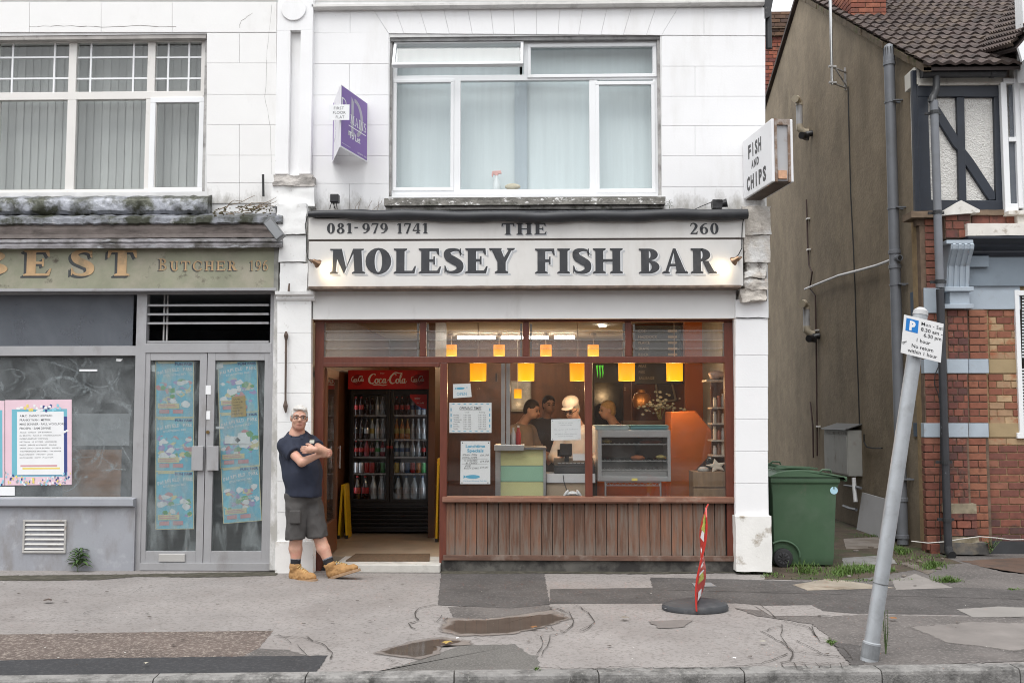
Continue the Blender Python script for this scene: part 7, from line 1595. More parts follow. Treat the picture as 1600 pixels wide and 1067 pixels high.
# ---- people inside the shop
def figure(label, px, pyhead, Y, face, top, skinm, hairm, apron=None, bow=0, wd=1.0, arms=None, hd=.115, hat=None, glasses=False, legsm=None):
    """standing figure; face: heading in degrees (0 looks at the street); arms: two (elbow, wrist) offsets in body axes"""
    c = at(px, pyhead, Y); fl_ = FZ; H = c.z-fl_; t = thing('person', label, 'person', (c.x, Y, fl_)); a = R(face)
    fw = np.array((math.sin(a), -math.cos(a), 0.)); rt = np.array((math.cos(a), math.sin(a), 0.)); up = np.array((0,0,1.)); C_ = np.array(c)
    b0 = C_-fw*(.10+.14*bow); b0[2] = 0
    def q(x, y, z): return np.array((b0[0], b0[1], fl_))+rt*x+fw*y+up*z
    hM = np.stack([rt, -fw*math.cos(bow*.6)-up*0+up*math.sin(bow*.6)*-1*-1, up], 1); hM = np.array(Matrix.Rotation(a, 3, 'Z') @ Matrix.Rotation(bow*.6, 3, 'X'))
    def hq(x, y, z): return C_+hM@np.array((x, -y, z))
    zs = H-.27; sh_l, sh_r = q(-.19*wd, .02, zs), q(.19*wd, .02, zs); hipz = H*.56
    arms = arms or (((-.30,.05,zs-.28),(-.22,.28,zs-.30)), ((.30,.05,zs-.28),(.22,.28,zs-.30)))
    P = [('el', (hq(0,-.01,.025), (.075,.093,.085), hM), 0), ('el', (hq(0,.02,-.045), (.060,.07,.068), hM), .03), ('el', (hq(0,.095,-.015), (.014,.022,.020), hM), .012)]+[('el', (hq(s_*.076,-.01,-.01), (.01,.02,.03), hM), .008) for s_ in (-1, 1)]+[('rc', (hq(0,-.02,-.06), q(0,0,zs+.06), .055, .06), .03), ('rc', (q(0,0,zs), q(0,0,hipz), .10, .12), .05)]
    for s_, sh_, (e_, w__) in ((-1, sh_l, arms[0]), (1, sh_r, arms[1])):
        e_, w__ = q(*e_), q(*w__); P += [('rc', (sh_, e_, .050, .042), .03), ('rc', (e_, w__, .042, .030), .02)]+hand(w__, w__+uv(e_, w__)*.1, np.array((0,0,1.)), .02*s_)
    P += [('rc', (q(s_*.10,0,hipz-.03), q(s_*.11,0,.06), .085, .05), .03) for s_ in (-1, 1)]+[('rc', (q(s_*.11,-.03,.05), q(s_*.11,.14,.04), .045, .04), .02) for s_ in (-1, 1)]
    grow('body', P, .011, skinm, t)
    T = [('rc', (q(0,.0,zs-.06), q(0,.01,hipz+.08), .155*wd, .165*wd), 0), ('rc', (sh_l, sh_r, .085, .085), .05)]
    for s_, sh_, (e_, w__) in ((-1, sh_l, arms[0]), (1, sh_r, arms[1])):
        e_ = q(*e_); w__ = q(*w__); T += [('rc', (sh_, e_, .075, .062), .03), ('rc', (e_, e_*.35+w__*.65, .060, .052), .02)] if apron else [('rc', (sh_, sh_*.35+e_*.65, .075, .066), .03)]
    T += [('rc', (q(0,0,hipz+.12), q(0,.01,hipz-.16), .165*wd, .175*wd), .04)] if apron else []
    grow('shirt', T, .011, top, t, clips=[(q(0,0,hipz-.18 if apron else hipz-.02), -up)], wrinkle=.006, wscale=8)
    grow('trousers', [('rc', (q(s_*.09,0,hipz), q(s_*.11,0,.10), .125, .085), .03) for s_ in (-1, 1)], .012, legsm or charc, t, clips=[(q(0,0,.07), -up)])
    if hairm: grow('hair', [('el', (hq(0,-.022,.045), (.082,.094,.080), hM), 0), ('el', (hq(0,-.055,-.02), (.074,.06,.075), hM), .03), ('el', (hq(0,.105,-.0), (.066,.075,.07), hM), -.01)], .009, hairm, t, wrinkle=.003, wscale=50)
    for s_ in (-1, 1):
        MB().ell(tuple(hq(s_*.031,.083,.006)), (.015,.008,.008), 10, 6).obj('eye', MATS['dark_eye'], t, smooth=True); MB().tube([hq(s_*.014,.086,.026), hq(s_*.034,.084,.031), hq(s_*.052,.068,.026)], .004, 5).obj('eyebrow', hairm or MATS['dark_eye'], t)
    MB().tube([hq(-.024,.080,-.058), hq(0,.090,-.056), hq(.024,.080,-.058)], .004, 5).obj('lips', lipm, t)
    if hat:
        grow('cap', [('el', (hq(0,-.01,.085), (.092,.108,.075), hM), 0)], .008, hat, t, clips=[(hq(0,0,.055), hM@np.array((0,0,-1.)))], wrinkle=.004, wscale=20)
        MB().ell(tuple(hq(0,.09,.062)), (.07,.06,.010), 14, 6, Matrix(hM.tolist())).obj('peak', hat, t, smooth=True)
    if glasses:
        g = MB()
        for s_ in (-1, 1): g.tube([hq(s_*.032+.024*math.cos(k*.5236), .092, .004+.017*math.sin(k*.5236)) for k in range(13)], .003, 5, False); g.tube([hq(s_*.056,.088,.006), hq(s_*.08,0,.006)], .003, 5)
        g.obj('glasses', MATS['black_spectacles'], t)
    return t
white_coat = mat('white_work_coat', (.60,.60,.62), .85, .05, 5); tan_top = mat('tan_shirt', (.30,.25,.21), .85, .1, 5); dk_hair = mat('dark_hair', (.025,.018,.013), .6, .3, 40); blond = mat('fair_hair', (.42,.28,.12), .6, .2, 40); brown_top = mat('brown_top', (.075,.07,.075), .9, .1, 5); pale_skin = mat('indoor_skin', (.50,.31,.24), .55, .1, 10); grey_hair = mat('grey_hair', (.32,.30,.28), .6, .2, 40)
figure('bespectacled man in white coat and pale cap bending over the till behind the notice', 893, 640, 1.15, -28, white_coat, pale_skin, grey_hair, True, .75, 1.02, hat=mat('pale_cap', (.52,.52,.54), .8), glasses=True, arms=(((-.28,.10,1.02),(-.10,.36,.98)), ((.30,.08,1.0),(.12,.34,.96))))
figure('dark haired customer in a tan shirt reaching across the counter behind the glass', 832, 640, 2.1, 60, tan_top, pale_skin, dk_hair, None, .55, 1.05, arms=(((-.27,.12,1.05),(-.18,.40,1.0)), ((.28,.12,1.03),(.16,.42,1.0))))
figure('customer with short black hair standing at the back near the till', 858, 632, 3.0, 20, brown_top, pale_skin, dk_hair, None, .2)
figure('fair haired person in dark clothes seen past the mullion behind the hot cabinet', 948, 641, 2.3, -70, mat('dark_top', (.03,.028,.03), .9), pale_skin, blond, None, .2)
# ------------------------------------------------------------------ things on the outside walls
Yw0 = -.012
tb = thing('to_let_board', 'purple and white V shaped letting board fixed to the white upper wall', 'letting board', at(550, 210, 0))
bt, bb_ = at(574, 162, -.01), at(574, 254, -.01); lt, lb_ = at(520.5, 162, -.01), at(520.5, 254, -.01); zt_, zb_ = bt.z, bb_.z
sp = Vector((at(532, 170, -.62).x, -.62, 0)); purple = cols['purple']; whb = mat('white_corrugated_board', (.74,.73,.77), .5, .03, 4)
purple = mat('purple_print', (.215,.125,.385), .45, .06, 3)
for (e, side) in ((bt, 1), (lt, -1)):
    ed = Vector((e.x, e.y, 0)); d = (ed-sp); nrm = Vector((d.y, -d.x, 0)).normalized()*(1 if side == 1 else -1)
    if nrm.y > 0: nrm = -nrm
    s0 = sp+Vector((.004*side, 0, 0))
    p = MB().prism([(s0.x,s0.y,zb_), (ed.x,ed.y,zb_), (ed.x,ed.y,zt_), (s0.x,s0.y,zt_)], tuple(-nrm*.006)).obj('panel', whb, tb)
    if side == 1: t = TXT((s0.x,s0.y,zb_), d, (0,0,1))
    else: t = TXT((ed.x,ed.y,zb_), -d, (0,0,1))
    Wd, Ht = d.length, zt_-zb_
    t.rect(.012, .018, Wd-.008, Ht-.006, .0006).obj('print_ground', purple, p)
    t.polys([[(q[0], q[1]) for q in P_] for P_ in ring(.5, .5, .5, .5, .16, .10, -70, 95, 16)]+[[(.28,0),(.42,0),(.42,.9),(.28,1.0)], [(.1,-.06),(.5,-.0),(.5,.10),(.1,.06)]], .20*Wd, .30*Ht, .62*Wd, .62*Ht, .0012)
    t.obj('print_swirl', mat('silver_print', (.42,.40,.47), .4), p)
    serifp, w_ = serif_polys('MAINS', .16, .08); t.polys(serifp, .34*Wd, .475*Ht, .60*Wd/w_, .15*Ht, .0022)
    t.text('D', .03*Wd, .68*Ht, .14*Ht, .16*Wd, lift=.0022)
    t.rect(.28*Wd, .42*Ht, .93*Wd, .435*Ht, .0022); t.text('To Let', .30*Wd, .235*Ht, .11*Ht, .42*Wd, bold=.02, lift=.0022); t.text('020 8941 4141', .62*Wd, .055*Ht, .03*Ht, .34*Wd, lift=.0022); t.text('www.domains.co', .05*Wd, .075*Ht, .02*Ht, .3*Wd, lift=.0022)
    t.rect(.0, .0, Wd, .02*Ht, .0022).obj('print_lettering', paper, p)
Ysg = -.64
x0, x1, z0, z1 = rc(514, 164, 546, 188, Ysg); t = bx('flat_notice', paper, x0, x1, Ysg-.003, Ysg, z0, z1); tag(t, 'white paper reading FIRST FLOOR FLAT stuck across the purple board', 'notice')
tt = TXT((x0, Ysg-.003, z0), (1,0,0), (0,0,1)); W_, H_ = x1-x0, z1-z0
tt.text('FIRST', .24*W_, .68*H_, .19*H_, .5*W_); tt.text('FLOOR', .20*W_, .39*H_, .19*H_, .62*W_); tt.text('FLAT', .34*W_, .10*H_, .19*H_, .42*W_); tt.obj('handwriting', mat('pencil_grey', (.12,.12,.13), .7), t)
# projecting light box sign
A = at(1161, 268, -.02); Bp = at(1206, 236, -.82); zt_, zb_ = at(1161, 221, -.02).z, at(1161, 312, -.02).z
pj = thing('projecting_sign', 'white projecting light box sign with tapered black letters FISH AND CHIPS', 'shop sign', (A.x, A.y, zb_))
d = Vector((Bp.x-A.x, Bp.y-A.y, 0)); Lg = d.length; d.normalize(); nrm = Vector((d.y, -d.x, 0)); nrm = -nrm if nrm.x > 0 else nrm
face = mat('yellowed_white_acrylic', (.76,.76,.77), .35, .03, 3, dirt=(.55,.52,.46), damt=(.62,.85), dscale=3); rust = mat('rusty_metal_trim', (.20,.13,.09), .8, .3, 9, dirt=(.34,.30,.27), damt=(.5,.65), dscale=9)
TH = .215; b0 = Vector((A.x, A.y, zb_))
def sb(u0, u1, w0, w1, z0, z1):
    P = [b0+d*u0-nrm*w0, b0+d*u1-nrm*w0, b0+d*u1-nrm*w1, b0+d*u0-nrm*w1]; return MB().prism([(p.x, p.y, zb_+z0) for p in P], (0, 0, z1-z0))
Hs = zt_-zb_
sb(0, Lg, 0, .03, 0, Hs).obj('face', face, pj, bevel=.008); sb(0, Lg, TH-.03, TH, 0, Hs).obj('face', face, pj, bevel=.008)
sb(.01, Lg-.012, .03, TH-.03, .012, Hs-.012).obj('body', mat('grey_end_plate', (.40,.40,.41), .5, .1, 3, dirt=(.25,.16,.10), damt=(.62,.8), dscale=5), pj)
sb(0, Lg-.02, .028, TH-.028, -.004, .010).obj('bottom_plate', mat('rust_brown_underside', (.09,.065,.05), .8, .3, 6), pj)
for w0, w1 in ((.030,.052), (TH-.052,TH-.030)): sb(Lg-.014, Lg+.006, w0, w1, .0, Hs).obj('edge_trim', rust, pj)
sb(Lg-.014, Lg+.008, .052, TH-.052, Hs-.06, Hs-.004).obj('edge_trim', rust, pj); sb(Lg-.014, Lg+.009, .058, TH-.07, .03, .11).obj('warning_label', mat('faded_orange_label', (.55,.32,.20), .7, .2, 30), pj)
t = TXT(b0+nrm*.0005, d, (0,0,1))
for s_, v, wd, u in (('FISH', .63, .48, .43), ('AND', .43, .28, .44), ('CHIPS', .10, .70, .47)):
    hgt = {'FISH': .215, 'AND': .125, 'CHIPS': .225}[s_]; wds = wd*Lg/len(s_)
    for i, ch in enumerate(s_):
        k = .88+.26*i/(len(s_)-1); uu = u*Lg+(i-(len(s_)-1)/2)*wds; t.text(ch, uu, v*Hs, hgt*Hs, wds*(.26 if ch == 'I' else .80), 'c', .05)
t.obj('lettering', mat('faded_black_print', (.075,.073,.075), .6, .3, 12), pj)
# sign spot lamps with their cables
def spot(px, py, label, tx, ty):
    c = at(px, py, Ys-.13); tgt = at(tx, ty, Ys); dr = (tgt-c).normalized(); t = thing('sign_lamp', label, 'lamp', c, 'brass spot lamps on the fascia sign')
    M = dr.to_track_quat('Z', 'Y').to_matrix(); br = mat('tarnished_brass', (.30,.19,.12), .35, .2, 9, metal=.8)
    mb = MB()
    prof = [(.012,-.055),(.021,-.045),(.026,-.015),(.045,.009),(.047,.022)]
    b = MB().lathe(prof, (0,0,0), 16); b.v = [tuple(c+M @ Vector(v)) for v in b.v]; b.f = b.f[:-1]; b.mi = b.mi[:-1]; b.obj('housing', br, t, smooth=True)
    e = MB().lathe([(.043,.016),(.041,.020)], (0,0,0), 16); e.v = [tuple(c+M @ Vector(v)) for v in e.v]; e.obj('bulb_face', emit('lamp_face', (1,.80,.48), 3.5), t)
    MB().tube([tuple(c-dr*.035), tuple(c-dr*.035+Vector((-.05 if px < 800 else .05, .05, .02))), (c.x+(-.06 if px < 800 else .06), Ys, c.z+.02)], .010, 6).obj('arm', br, t)
    l = bpy.data.lights.new('spot', 'SPOT'); l.energy = 1.5; l.color = (1,.74,.40); l.spot_size = R(130); l.spot_blend = .9; l.shadow_soft_size = .04
    o = bpy.data.objects.new('spot', l); COL.objects.link(o); par(o, t); o.location = c+dr*.035; o.rotation_euler = dr.to_track_quat('-Z', 'Y').to_euler()
spot(495, 411, 'lit brass spot lamp at the left end of the fascia sign', 522, 428); spot(1148, 407, 'lit brass spot lamp at the right end of the fascia sign', 1118, 428)
cab = mat('black_cable', (.02,.02,.02), .6); bare = mat('dead_creeper_stem', (.22,.17,.12), .9, .3, 12)
def wire(name, label, pts, Y, r_=.005, m=cab, cat='cable', group=None):
    P = [tuple(at(p[0], p[1], p[2] if len(p) > 2 else Y)) for p in pts]; o = MB().tube([tuple(v) for v in [Vector(q) for q in P]], r_, 6).obj(name, m, smooth=True); tag(o, label, cat, group); return o
wire('lamp_cable', 'black cable looping down the left end of the fascia to its lamp', [(480,338),(477,352),(479,372),(479,392),(481,404),(487,411)], Ys-.02)
wire('lamp_cable', 'black cable running down the right end of the fascia to its lamp', [(1163,336),(1160,352),(1159,372),(1159,388),(1154,398),(1150,402)], Ys-.02)
wire('ledge_cable', 'thin wire slung to the right-hand floodlight above the fascia', [(1082,329),(1095,323),(1112,316)], -.1, .004)
wire('wall_cable', 'thin cable crossing the top of the right white pier', [(1150,496),(1168,497),(1185,496),(1203,498)], -.10, .0035)
# floodlights
t = thing('floodlight', 'small black box light on wire legs above the left end of the fascia', 'lamp', at(521, 310, -.12))
pbx('housing', black_pl, 515.5, 303, 528.5, 316, -.16, .09, t, .008)
for a, b in (((518,316),(515,327)), ((522,316),(522,326)), ((525,316),(527,327)), ((520,316),(524,327))): MB().tube([tuple(at(*a, -.13)), tuple(at(*b, -.11))], .004, 5).obj('wire_leg', cab, t)
t = thing('floodlight', 'black floodlight lying on the right end of the ledge under the projecting sign', 'lamp', at(1124, 320, -.15))
rough_block(t, 'housing', black_pl, 1114, 312, 1129, 325, -.19, .10, .006, 5, 3, 14); MB().tube([tuple(at(1127,319,-.15)), tuple(at(1136,317,-.16))], [.035,.045], 12).obj('visor', black_pl, t)
t = thing('wall_floodlight', 'grey tilted floodlight hanging from the cornice beside the rough blocks', 'lamp', at(428, 358, -.35))
M = Matrix.Rotation(R(-38), 3, 'Y'); c = at(429, 359, -.38); b = MB().box(-.05,.05,-.04,.05,-.115,.115); b.v = [tuple(c+M @ Vector(v)) for v in b.v]; b.obj('housing', mat('grey_lamp_metal', (.16,.165,.17), .45, .2, 8, metal=.5), t, bevel=.008)
b = MB().box(-.04,.04,-.044,-.040,-.10,.10); b.v = [tuple(c+M @ Vector(v)) for v in b.v]; b.obj('lens', mat('dusty_lamp_lens', (.25,.26,.27), .3), t); MB().tube([tuple(at(421,346,-.33)), tuple(at(425,352,-.33))], .012, 6).obj('bracket', black_pl, t)
# hook pole on the pilaster, dead stems, upright rod
t = thing('awning_pole', 'rusty awning winding rod hung on the white pilaster above the man', 'rod', at(446, 580, -.14))
rs_ = mat('rusty_iron', (.10,.07,.055), .8, .3, 12); MB().tube([tuple(at(447,520,-.13)), tuple(at(446,628,-.14))], .011, 8).obj('rod', rs_, t); MB().tube([tuple(at(447,518,-.13)), tuple(at(447,524,-.13)), tuple(at(447,532,-.13))], [.010,.024,.012], 8).obj('bracket', rs_, t); MB().tube([tuple(at(446,626,-.14)), tuple(at(446,634,-.14)), tuple(at(446.5,645,-.14))], [.012,.026,.007], 8).obj('hook', rs_, t)
t = MB().tube([tuple(at(411,273,-.06)), tuple(at(411.5,307,-.06))], .013, 8).obj('iron_rod', black_pl); tag(t, 'short black iron rod standing on the ledge left of the pilaster', 'rod')
t = MB().tube([tuple(at(452,443,-.21)), tuple(at(451,455,-.22))], [.008,.012], 8).obj('wall_hook', rs_); tag(t, 'small rusty hook on the pilaster just above its capital', 'hook')
st = thing('dead_creeper', 'tangle of dead creeper stems on the ledge left of the pilaster', 'plant', at(400, 330, -.2)); r_ = random.Random(9); sb_ = MB()
for k in range(16):
    x, y = r_.uniform(340, 412), r_.uniform(322, 336); P = [tuple(at(x, y, -.22))]
    for q in range(6): x += r_.uniform(2, 11); y += r_.uniform(-5, 2.0); P.append(tuple(at(min(x, 432), y, -.20+r_.uniform(-.03,.03))))
    sb_.tube(P, [.005,.005,.004,.004,.003,.003,.002], 5)
sb_.obj('stems', bare, st); lf = MB()
for k in range(60):
    p = at(r_.uniform(330, 425), r_.uniform(322, 338), -.24); s1 = r_.uniform(.008,.02); a = r_.uniform(0,6); lf.add([p+Vector((s1*math.cos(a+i*1.6), r_.uniform(-.01,.01), s1*.6*math.sin(a+i*1.6))) for i in range(4)], [(0,1,2,3)])
stuff(lf.obj('moss_leaves', mat('brown_moss', (.09,.075,.04), .9, .4, 30), st))
r_ = random.Random(12); t = thing('dead_creeper', 'sparse dead twigs on the white wall over the left end of the fascia', 'plant', at(560, 320, -.02)); sb_ = MB()
for x0_, dx in ((490,4),(494,-2),(555,6),(560,4),(575,9),(582,12),(590,10)):
    x, y = x0_, 328; P = [tuple(at(x, y, -.06))]
    for q in range(5): x += r_.uniform(0, 1)*dx*.4; y -= r_.uniform(1, 5); P.append(tuple(at(x, y, -.03+r_.uniform(-.015,.005))))
    sb_.tube(P, .0022, 4)
sb_.obj('stems', bare, t)
# ---- plants
leafm = mat('fresh_weed_leaf', (.055,.11,.028), .55, .3, 20, dirt=(.10,.15,.05), damt=(.5,.7), dscale=9); grassm = mat('grass_blade', (.075,.135,.022), .6, .35, 14, dirt=(.20,.19,.07), damt=(.62,.75), dscale=14)
def blade(mb, p, ang, lean, h, w_, seg=3):
    d = Vector((math.cos(ang), math.sin(ang), 0)); s_ = Vector((-d.y, d.x, 0)); V = []
    for i in range(seg+1):
        u = i/seg; c = p+d*lean*u*u+Vector((0,0,h*(u-.25*u*u*lean/max(h,.01)))); ww = w_*(1-u)**.7*(.6+.4*min(1, u*4))+.0006; V += [c-s_*ww, c+s_*ww]
    mb.add(V, [(2*i, 2*i+1, 2*i+3, 2*i+2) for i in range(seg)])
def grass(label, cx, cy, rx, ry, n, h, seed, z=.0):
    r_ = random.Random(seed); mb = MB()
    cl_ = [(r_.gauss(0, .45), r_.gauss(0, .45), r_.uniform(.12, .4), r_.uniform(.5, 1.25)) for _ in range(7)]
    for k in range(n):
        q = r_.random(); c_ = cl_[k % 7]; p = gr(cx+rx*(c_[0]+r_.gauss(0, c_[2])), cy+ry*(c_[1]+r_.gauss(0, c_[2]))); p.z = z; a = 0; blade(mb, p, r_.uniform(0, 6.283), r_.uniform(.01, h*.9), h*r_.uniform(.35, 1.1)*c_[3], r_.uniform(.002, .0045))
    o = mb.obj('grass_tuft', grassm); stuff(o); o['label'] = label; o['category'] = 'grass'
grass('tuft of long grass in front of the bin wheel', 1258, 893, 26, 5, 260, .12, 1); grass('dense grass clump at the right foot of the bin', 1338, 893, 36, 8, 1100, .085, 2, .002); grass('grass beside the base of the grey drainpipe', 1410, 863, 17, 5, 420, .07, 3); grass('grass tuft on the path edge right of the pole', 1455, 886, 22, 5, 520, .075, 4); grass('small grass patch right of the pole', 1482, 909, 22, 4, 420, .055, 5); grass('thin grass at the foot of the white pier', 1203, 899, 16, 4, 130, .045, 6); grass('grass behind the pole', 1392, 892, 10, 4, 160, .06, 7); grass('small weed tuft near the crack', 1298, 1004, 9, 3, 130, .03, 8); grass('dry straw at the foot of the white pier', 1165, 894, 16, 3, 130, .035, 9); grass('moss tuft at the kerb beside the gritty patch', 840, 1047, 7, 2, 90, .02, 10); grass('tiny grass tuft on the forecourt at the right', 1584, 921, 8, 2, 80, .03, 11); grass('sparse weeds along the foot of the brown wall', 1420, 872, 50, 9, 260, .04, 13); grass('thin grass along the front edge of the alley path', 1330, 905, 90, 4, 300, .03, 14); grass('grass under the leaning board', 1355, 838, 20, 3, 200, .04, 12)
def weed(name, label, base, n, h, lw, ll, seed, spread=.10, stems=1):
    r_ = random.Random(seed); t = thing(name, label, 'plant', base); sm = MB(); pts = []
    for s_ in range(stems):
        tip = base+Vector((r_.uniform(-.5,.5)*spread*(s_ > 0), r_.uniform(-.3,.3)*spread, h*r_.uniform(.75, 1))); sm.tube([tuple(base), tuple(base.lerp(tip, .5)+Vector((r_.uniform(-.01,.01),0,0))), tuple(tip)], [.004,.003,.0015], 5); pts.append(tip)
    sm.obj('stem', mat('weed_stem', (.08,.12,.04), .6), t); mesh_ = None
    for k in range(n):
        tip = pts[k % len(pts)]; p = base.lerp(tip, .15+.85*k/n); a = k*2.4+r_.uniform(-.4,.4); d = Vector((math.cos(a), math.sin(a)*.8, 0)); l_ = ll*r_.uniform(.6, 1.1)*(1-.45*k/n); s_ = Vector((-d.y, d.x, 0)); w_ = lw*l_/ll
        V = [p, p+d*l_*.35+Vector((0,0,l_*.28))-s_*w_, p+d*l_*.4+Vector((0,0,l_*.22)), p+d*l_*.35+Vector((0,0,l_*.28))+s_*w_, p+d*l_*.72+Vector((0,0,l_*.22))-s_*w_*.7, p+d*l_*.75+Vector((0,0,l_*.17)), p+d*l_*.72+Vector((0,0,l_*.22))+s_*w_*.7, p+d*l_+Vector((0,0,l_*.02))]
        MB().add(V, [(0,1,2),(0,2,3),(1,4,5,2),(2,5,6,3),(4,7,5),(5,7,6)]).obj('leaf', leafm, t, smooth=True)
    return t
weed('leafy_weed', 'leafy green weed growing at the foot of the grey panel below the vent', Vector((gr(95,902).x, -.10, 0)), 34, .24, .026, .20, 1)
weed('climbing_weed', 'green weed on the plinth at the brick house corner', at(1547, 864, HY-.25), 40, .20, .016, .08, 2, .35, 5)
weed('thin_weed', 'tall thin weed growing beside the parking sign pole', gr(1384, 1022), 26, .40, .003, .05, 3, .10, 3)
weed('ledge_weed', 'small green plant at the right end of the upstairs window sill', at(1046, 326, -.1), 14, .10, .006, .06, 4)
weed('wall_plant', 'young self sown plant standing on the ledge by the timber panel', at(1487, 334, HY-.12), 6, .12, .01, .04, 5)
# dead leaves
r_ = random.Random(4); lv = mat('dead_leaf', (.24,.11,.04), .8, .3, 20)
def leaf(px, py, label, s_, m=lv, z=.028):
    c = gr(px, py, z); a = r_.uniform(0, 6); o = MB().add([c+Vector((s_*math.cos(a+t_)*k, s_*math.sin(a+t_)*k, s_*.25*(k < .8)*r_.random())) for t_, k in ((0,1),(.7,.7),(1.6,.9),(2.5,.6),(3.14,1),(4,.65),(4.8,.85),(5.6,.6))]+[c+Vector((0,0,s_*.25))], [(i, (i+1) % 8, 8) for i in range(8)]).obj('dead_leaf', m, smooth=False); tag(o, label, 'leaf')
leaf(699, 1003, 'yellow leaf lying in the left puddle', .045, mat('yellow_leaf', (.38,.26,.07), .7, .2, 20)); leaf(834, 979, 'small brown leaf floating on the right puddle', .035); leaf(860, 882, 'brown dead leaves at the foot of the plank panel', .05, z=.02); leaf(1158, 888, 'brown dead leaf against the base of the white pier', .05, z=.02); leaf(1395, 965, 'brown leaf on the pavement behind the pole', .035); leaf(228, 1035, 'pale leaf scrap on the black asphalt strip', .02, mat('pale_leaf', (.5,.46,.36), .8)); leaf(976, 964, 'crushed leaf on the pavement left of the red sign base', .04, mat('grey_leaf', (.2,.17,.14), .9)); leaf(1192, 1001, 'bottle top sized scrap on the pavement by the cracks', .03, mat('dull_scrap', (.3,.28,.24), .7)); leaf(715, 996, 'white scrap between the two puddles', .018, paper); leaf(1148, 1027, 'white paper scrap near the kerb', .016, paper); leaf(75, 937, 'dark damp leaf on the pavement at the far left', .05, mat('damp_leaf', (.07,.05,.04), .8)); leaf(1040, 950, 'tiny grey pebble beside the sign base', .012, mat('pebble', (.3,.3,.3), .9))
# ---- red forecourt sign seen edge on
fsn = thing('forecourt_sign', 'red advertising flag sign seen almost edge on in a round black base', 'sign', gr(1086, 950))
bc = gr(1086, 952); rx = (gr(1137, 952)-gr(1035, 952)).length/2
V = []; prof = [(1.0,.0),(1.02,.02),(.98,.045),(.80,.062),(.3,.075),(.0,.078)]
b = MB().lathe([(p*rx, z) for p, z in prof[:-1]]+[(.01,.078)], (bc.x, bc.y, .004), 36); b.v = [(bc.x+(x-bc.x), bc.y+(y-bc.y)*.78, z*(1+.10*math.sin((x-bc.x)*9))) for x, y, z in b.v]
b.obj('base', mat('grey_rubber_base', (.055,.058,.064), .6, .2, 8, .3, 60, dirt=(.12,.12,.12), damt=(.55,.8), dscale=9), fsn, smooth=True)
Yf0 = bc.y; redb = mat('red_flag_print', (.48,.028,.02), .4, .06, 4); pts = []
for k in range(13):
    u = k/12; px_ = 1090+(1104-1090)*u+1.5*math.sin(u*7); py_ = 946+(790-946)*u
    pts.append((at(px_, py_, Yf0), .012+.034*(.5+.5*math.sin(u*5.0+1.2))*(1 if u < .97 else .6)))
fb = MB(); V = []; dirv = Vector((.16, .98, 0))
for (p, w_), u in zip(pts, [k/12 for k in range(13)]):
    hw = .24*(1 if u < .93 else .75); tw = .19+.13*math.sin(u*6.5); dv = Vector((math.sin(tw), math.cos(tw), 0)); nv = Vector((dv.y, -dv.x, 0))*.006
    V += [p-dv*hw-nv, p+dv*hw-nv, p+dv*hw+nv, p-dv*hw+nv]
fs = []
for k in range(12): a = 4*k; fs += [(a+i, a+(i+1) % 4, a+4+(i+1) % 4, a+4+i) for i in range(4)]
fs += [(3,2,1,0), (48,49,50,51)]; fb.add(V, fs); fo = fb.obj('flag', redb, fsn, smooth=False)
pr = MB()
for k, cn in ((1,'w'),(3,'g'),(4,'w'),(5,'w'),(6,'w'),(8,'w'),(9,'g'),(10,'g')):
    (p, _), (q, _) = pts[k], pts[k+1]
    def side(k_, u_, sg=1):
        tw = .19+.13*math.sin(k_/12*6.5); dv = Vector((math.sin(tw), math.cos(tw), 0)); nv = Vector((dv.y, -dv.x, 0)); nv = -nv if nv.x > 0 else nv; return pts[k_][0]+dv*u_*.22+nv*.0075*sg
    P_ = [side(k, -.8), side(k, .5), side(k+1, .2), side(k+1, -.6)]
    for sg in (1, -1): MB().prism([tuple(side(k, -.8, sg)), tuple(side(k, .5, sg)), tuple(side(k+1, .2, sg)), tuple(side(k+1, -.6, sg))], (-.0006*sg,0,0)).obj('print_mark', paper if cn == 'w' else mat('lime_print', (.45,.50,.10), .5), fo)
MB().tube([(bc.x, bc.y, .06), tuple(pts[0][0]+Vector((0,0,.02)))], .018, 10).obj('socket', black_pl, fsn)
# ---- leaning parking sign
pb = gr(1358, 1032); ptop = at(1438, 492, pb.y+.02)
ps = thing('parking_sign', 'leaning galvanised pole with a white parking restriction plate', 'road sign', (pb.x, pb.y, 0)); galv = mat('galvanised_steel', (.40,.42,.44), .5, .08, 8, .1, 80, metal=.35, dirt=(.30,.31,.32), damt=(.5,.75), dscale=9)
ax = (ptop-pb).normalized()
pole = MB().tube([tuple(pb-ax*.03), tuple(pb+ax*.12), tuple(pb+ax*.125)]+[tuple(ptop)], [.056,.056,.048,.047], 18).obj('pole', galv, ps, smooth=True)
MB().tube([tuple(ptop), tuple(ptop+ax*.03), tuple(ptop+ax*.05)], [.050,.046,.02], 18).obj('pole_cap', mat('grey_cap', (.42,.42,.42), .6), ps, smooth=True)
MB().tube([tuple(pb+ax*.02), tuple(pb+ax*.11)], .0575, 18).obj('base_collar', mat('scuffed_collar', (.22,.23,.24), .6, .2, 14, metal=.3), ps); MB().tube([tuple(pb+ax*.50), tuple(pb+ax*.507)], .0495, 18).obj('band', steel_d, ps)
Yps = pb.y-.055; c4 = [at(1407.5,551,Yps), at(1470,566.5,Yps), at(1474.5,506,Yps), at(1413,491.5,Yps)]
plm = mat('white_sign_plate', (.76,.76,.76), .4, .03, 6, dirt=(.45,.43,.40), damt=(.66,.75), dscale=14)
pl = MB().prism([tuple(v) for v in c4], (0, .004, 0)).obj('plate', plm, ps)
t = TXT(c4[0], c4[1]-c4[0], c4[3]-c4[0]); t.N = Vector((0,-1,0)); W_ = (c4[1]-c4[0]).length; H_ = (c4[3]-c4[0]).length
